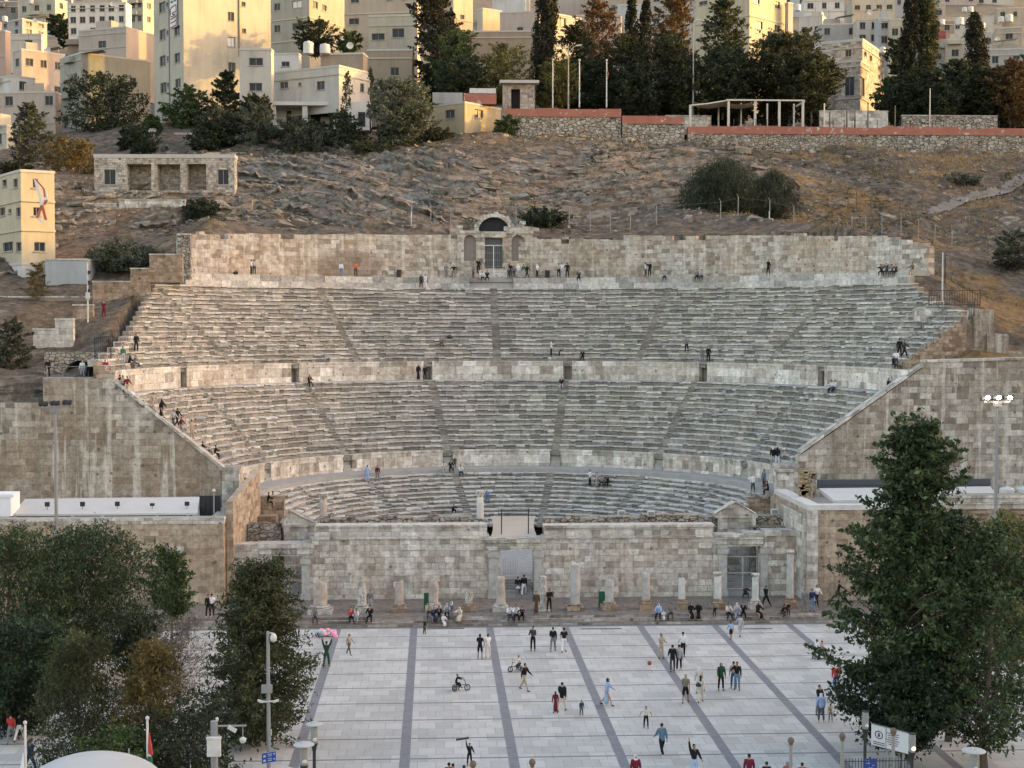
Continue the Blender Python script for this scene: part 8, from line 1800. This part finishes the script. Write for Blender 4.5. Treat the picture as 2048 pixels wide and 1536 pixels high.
def trike(label, px, py, rz, s=1.0):
    t = thing('tricycle', label, 'tricycle', G(px, py), R_(rz), group='children tricycles on the plaza'); t.scale = (s,)*3
    def wheel(x, y, r, w_):
        mb = MB(); n = 16
        mb.lathe([(r*.72,-w_),(r*.95,-w_),(r,-w_*.5),(r,w_*.5),(r*.95,w_),(r*.72,w_)], n=n); mb.f = mb.f[:-2] + [(5*n+j,5*n+(j+1)%n,(j+1)%n,j) for j in range(n)]
        mb.mi = [0]*len(mb.f); mb.v = [(x+vz, y+vx, r+vy) for vx, vy, vz in mb.v]; wo = mb.build('wheel', M_IRON, t, local=True)
        mb = MB(); mb.tube([(x-w_*1.1,y,r),(x+w_*1.1,y,r)], r*.18, 8)
        for k in range(4): a = math.pi*k/4; mb.tube([(x,y-r*.75*math.cos(a),r-r*.75*math.sin(a)),(x,y+r*.75*math.cos(a),r+r*.75*math.sin(a))], .012, 4)
        mb.build('rim', M_GREYM, wo, local=True)
    wheel(0,-.42,.2,.035); wheel(.2,.36,.17,.04); wheel(-.2,.36,.17,.04)
    mb = MB(); mb.tube([(-.2,.36,.17),(.2,.36,.17)], .018, 6); mb.tube([(0,.36,.17),(0,.1,.3),(0,-.32,.4),(0,-.42,.2)], .025, 6); mb.tube([(0,-.32,.4),(0,-.26,.66)], .02, 6); mb.build('frame', M_DARKF, t, local=True)
    mb = MB(); mb.tube([(-.24,-.2,.68),(0,-.27,.66),(.24,-.2,.68)], .018, 6); mb.build('handlebar', M_IRON, t, local=True)
    mb = MB(); mb.box(-.13,.13,.02,.26,.34,.40); mb.box(-.12,.12,.24,.28,.40,.55); mb.build('seat', M_IRON, t, local=True)
M_DARKF = plain('dark_frame_paint', (.05,.055,.06), .4, .1)
trike('small black tricycle ridden by a child left of centre on the plaza', 921, 1381, 90); trike('small tricycle ridden by a child near the second dark stripe', 1032, 1343, -70, .95)
for px, py, rz, tp, bt, lab in ((917,1383,90,'black','black','child in black riding a tricycle on the plaza'),(1036,1345,-70,'cream','dgrey','child in pale top riding a tricycle on the plaza')):
    p = G(px, py-1); f = Vector((math.sin(R_(rz)), -math.cos(R_(rz)), 0)); p = G(921 if rz == 90 else 1032, 1382 if rz == 90 else 1343.5) - f*.02
    person(lab, p + Vector((0,0,.10)), 1.12, 'ride', rz, tp, bt, group=GP)
def bag(label, p, s, mat, cat='bag'):
    mb = MB(); rg = random.Random(label); mb.lathe([(s*.7,0),(s,s*.25),(s*.95,s*.9),(s*.5,s*1.2),(s*.15,s*1.3)], n=10, sy=.6, jit=.1, rng=rg); mb.tube([(-s*.3,0,s*1.2),(-s*.2,0,s*1.55),(s*.2,0,s*1.55),(s*.3,0,s*1.2)], s*.06, 5)
    o = mb.build('bag', mat, smooth=True); o.location = p; tag(o, label, cat)
bag('black bag on the seat right of the person in grey among the upper seats', cavea_hit(900,684), .34, M_IRON); bag('dark bag on the landing left of the man in white', cavea_hit(474,561), .3, M_IRON)
q = G(1638,1430); bag('white plastic bag held out by the man in black sweater', Vector((q.x+.55, q.y-.25, .75)), .2, M_WHITEP)
q = G(1401,1405); bag('black sling bag on the person in cream outfit', Vector((q.x-.16, q.y-.18, 1.0)), .17, M_IRON)
q = Vector((XY(1036,YW-.05), YW-.02, .98+.35)); bag('white bag carried by the woman in the middle doorway', q + Vector((0,-.12,0)), .17, M_WHITEP)
q = G(939,1531); mb = MB(); mb.obox((q.x-.36, q.y-.15, 1.43), (.33,0,.05), (0,.09,0), (-.01,0,.03)); tag(mb.build('flat_board', M_IRON), 'flat dark board held over the head of the boy at the bottom edge', 'board')
q = G(1645,1320); t = thing('kick_scooter', 'small kick scooter under the boy in salmon top', 'scooter', q); mb = MB(); mb.box(-.3,.35,-.06,.06,.08,.12); mb.build('deck', M_IRON, t, local=True); mb = MB(); mb.tube([(.35,0,.1),(.42,0,.8)], .02, 6); mb.tube([(.42,-.18,.8),(.42,.18,.8)], .02, 6); mb.build('handlebar', M_GREYM, t, local=True)
for x in (-.3,.4):
    mb = MB(); mb.tube([(x,-.02,.07),(x,.02,.07)], .07, 12); mb.build('wheel', M_IRON, t, local=True)
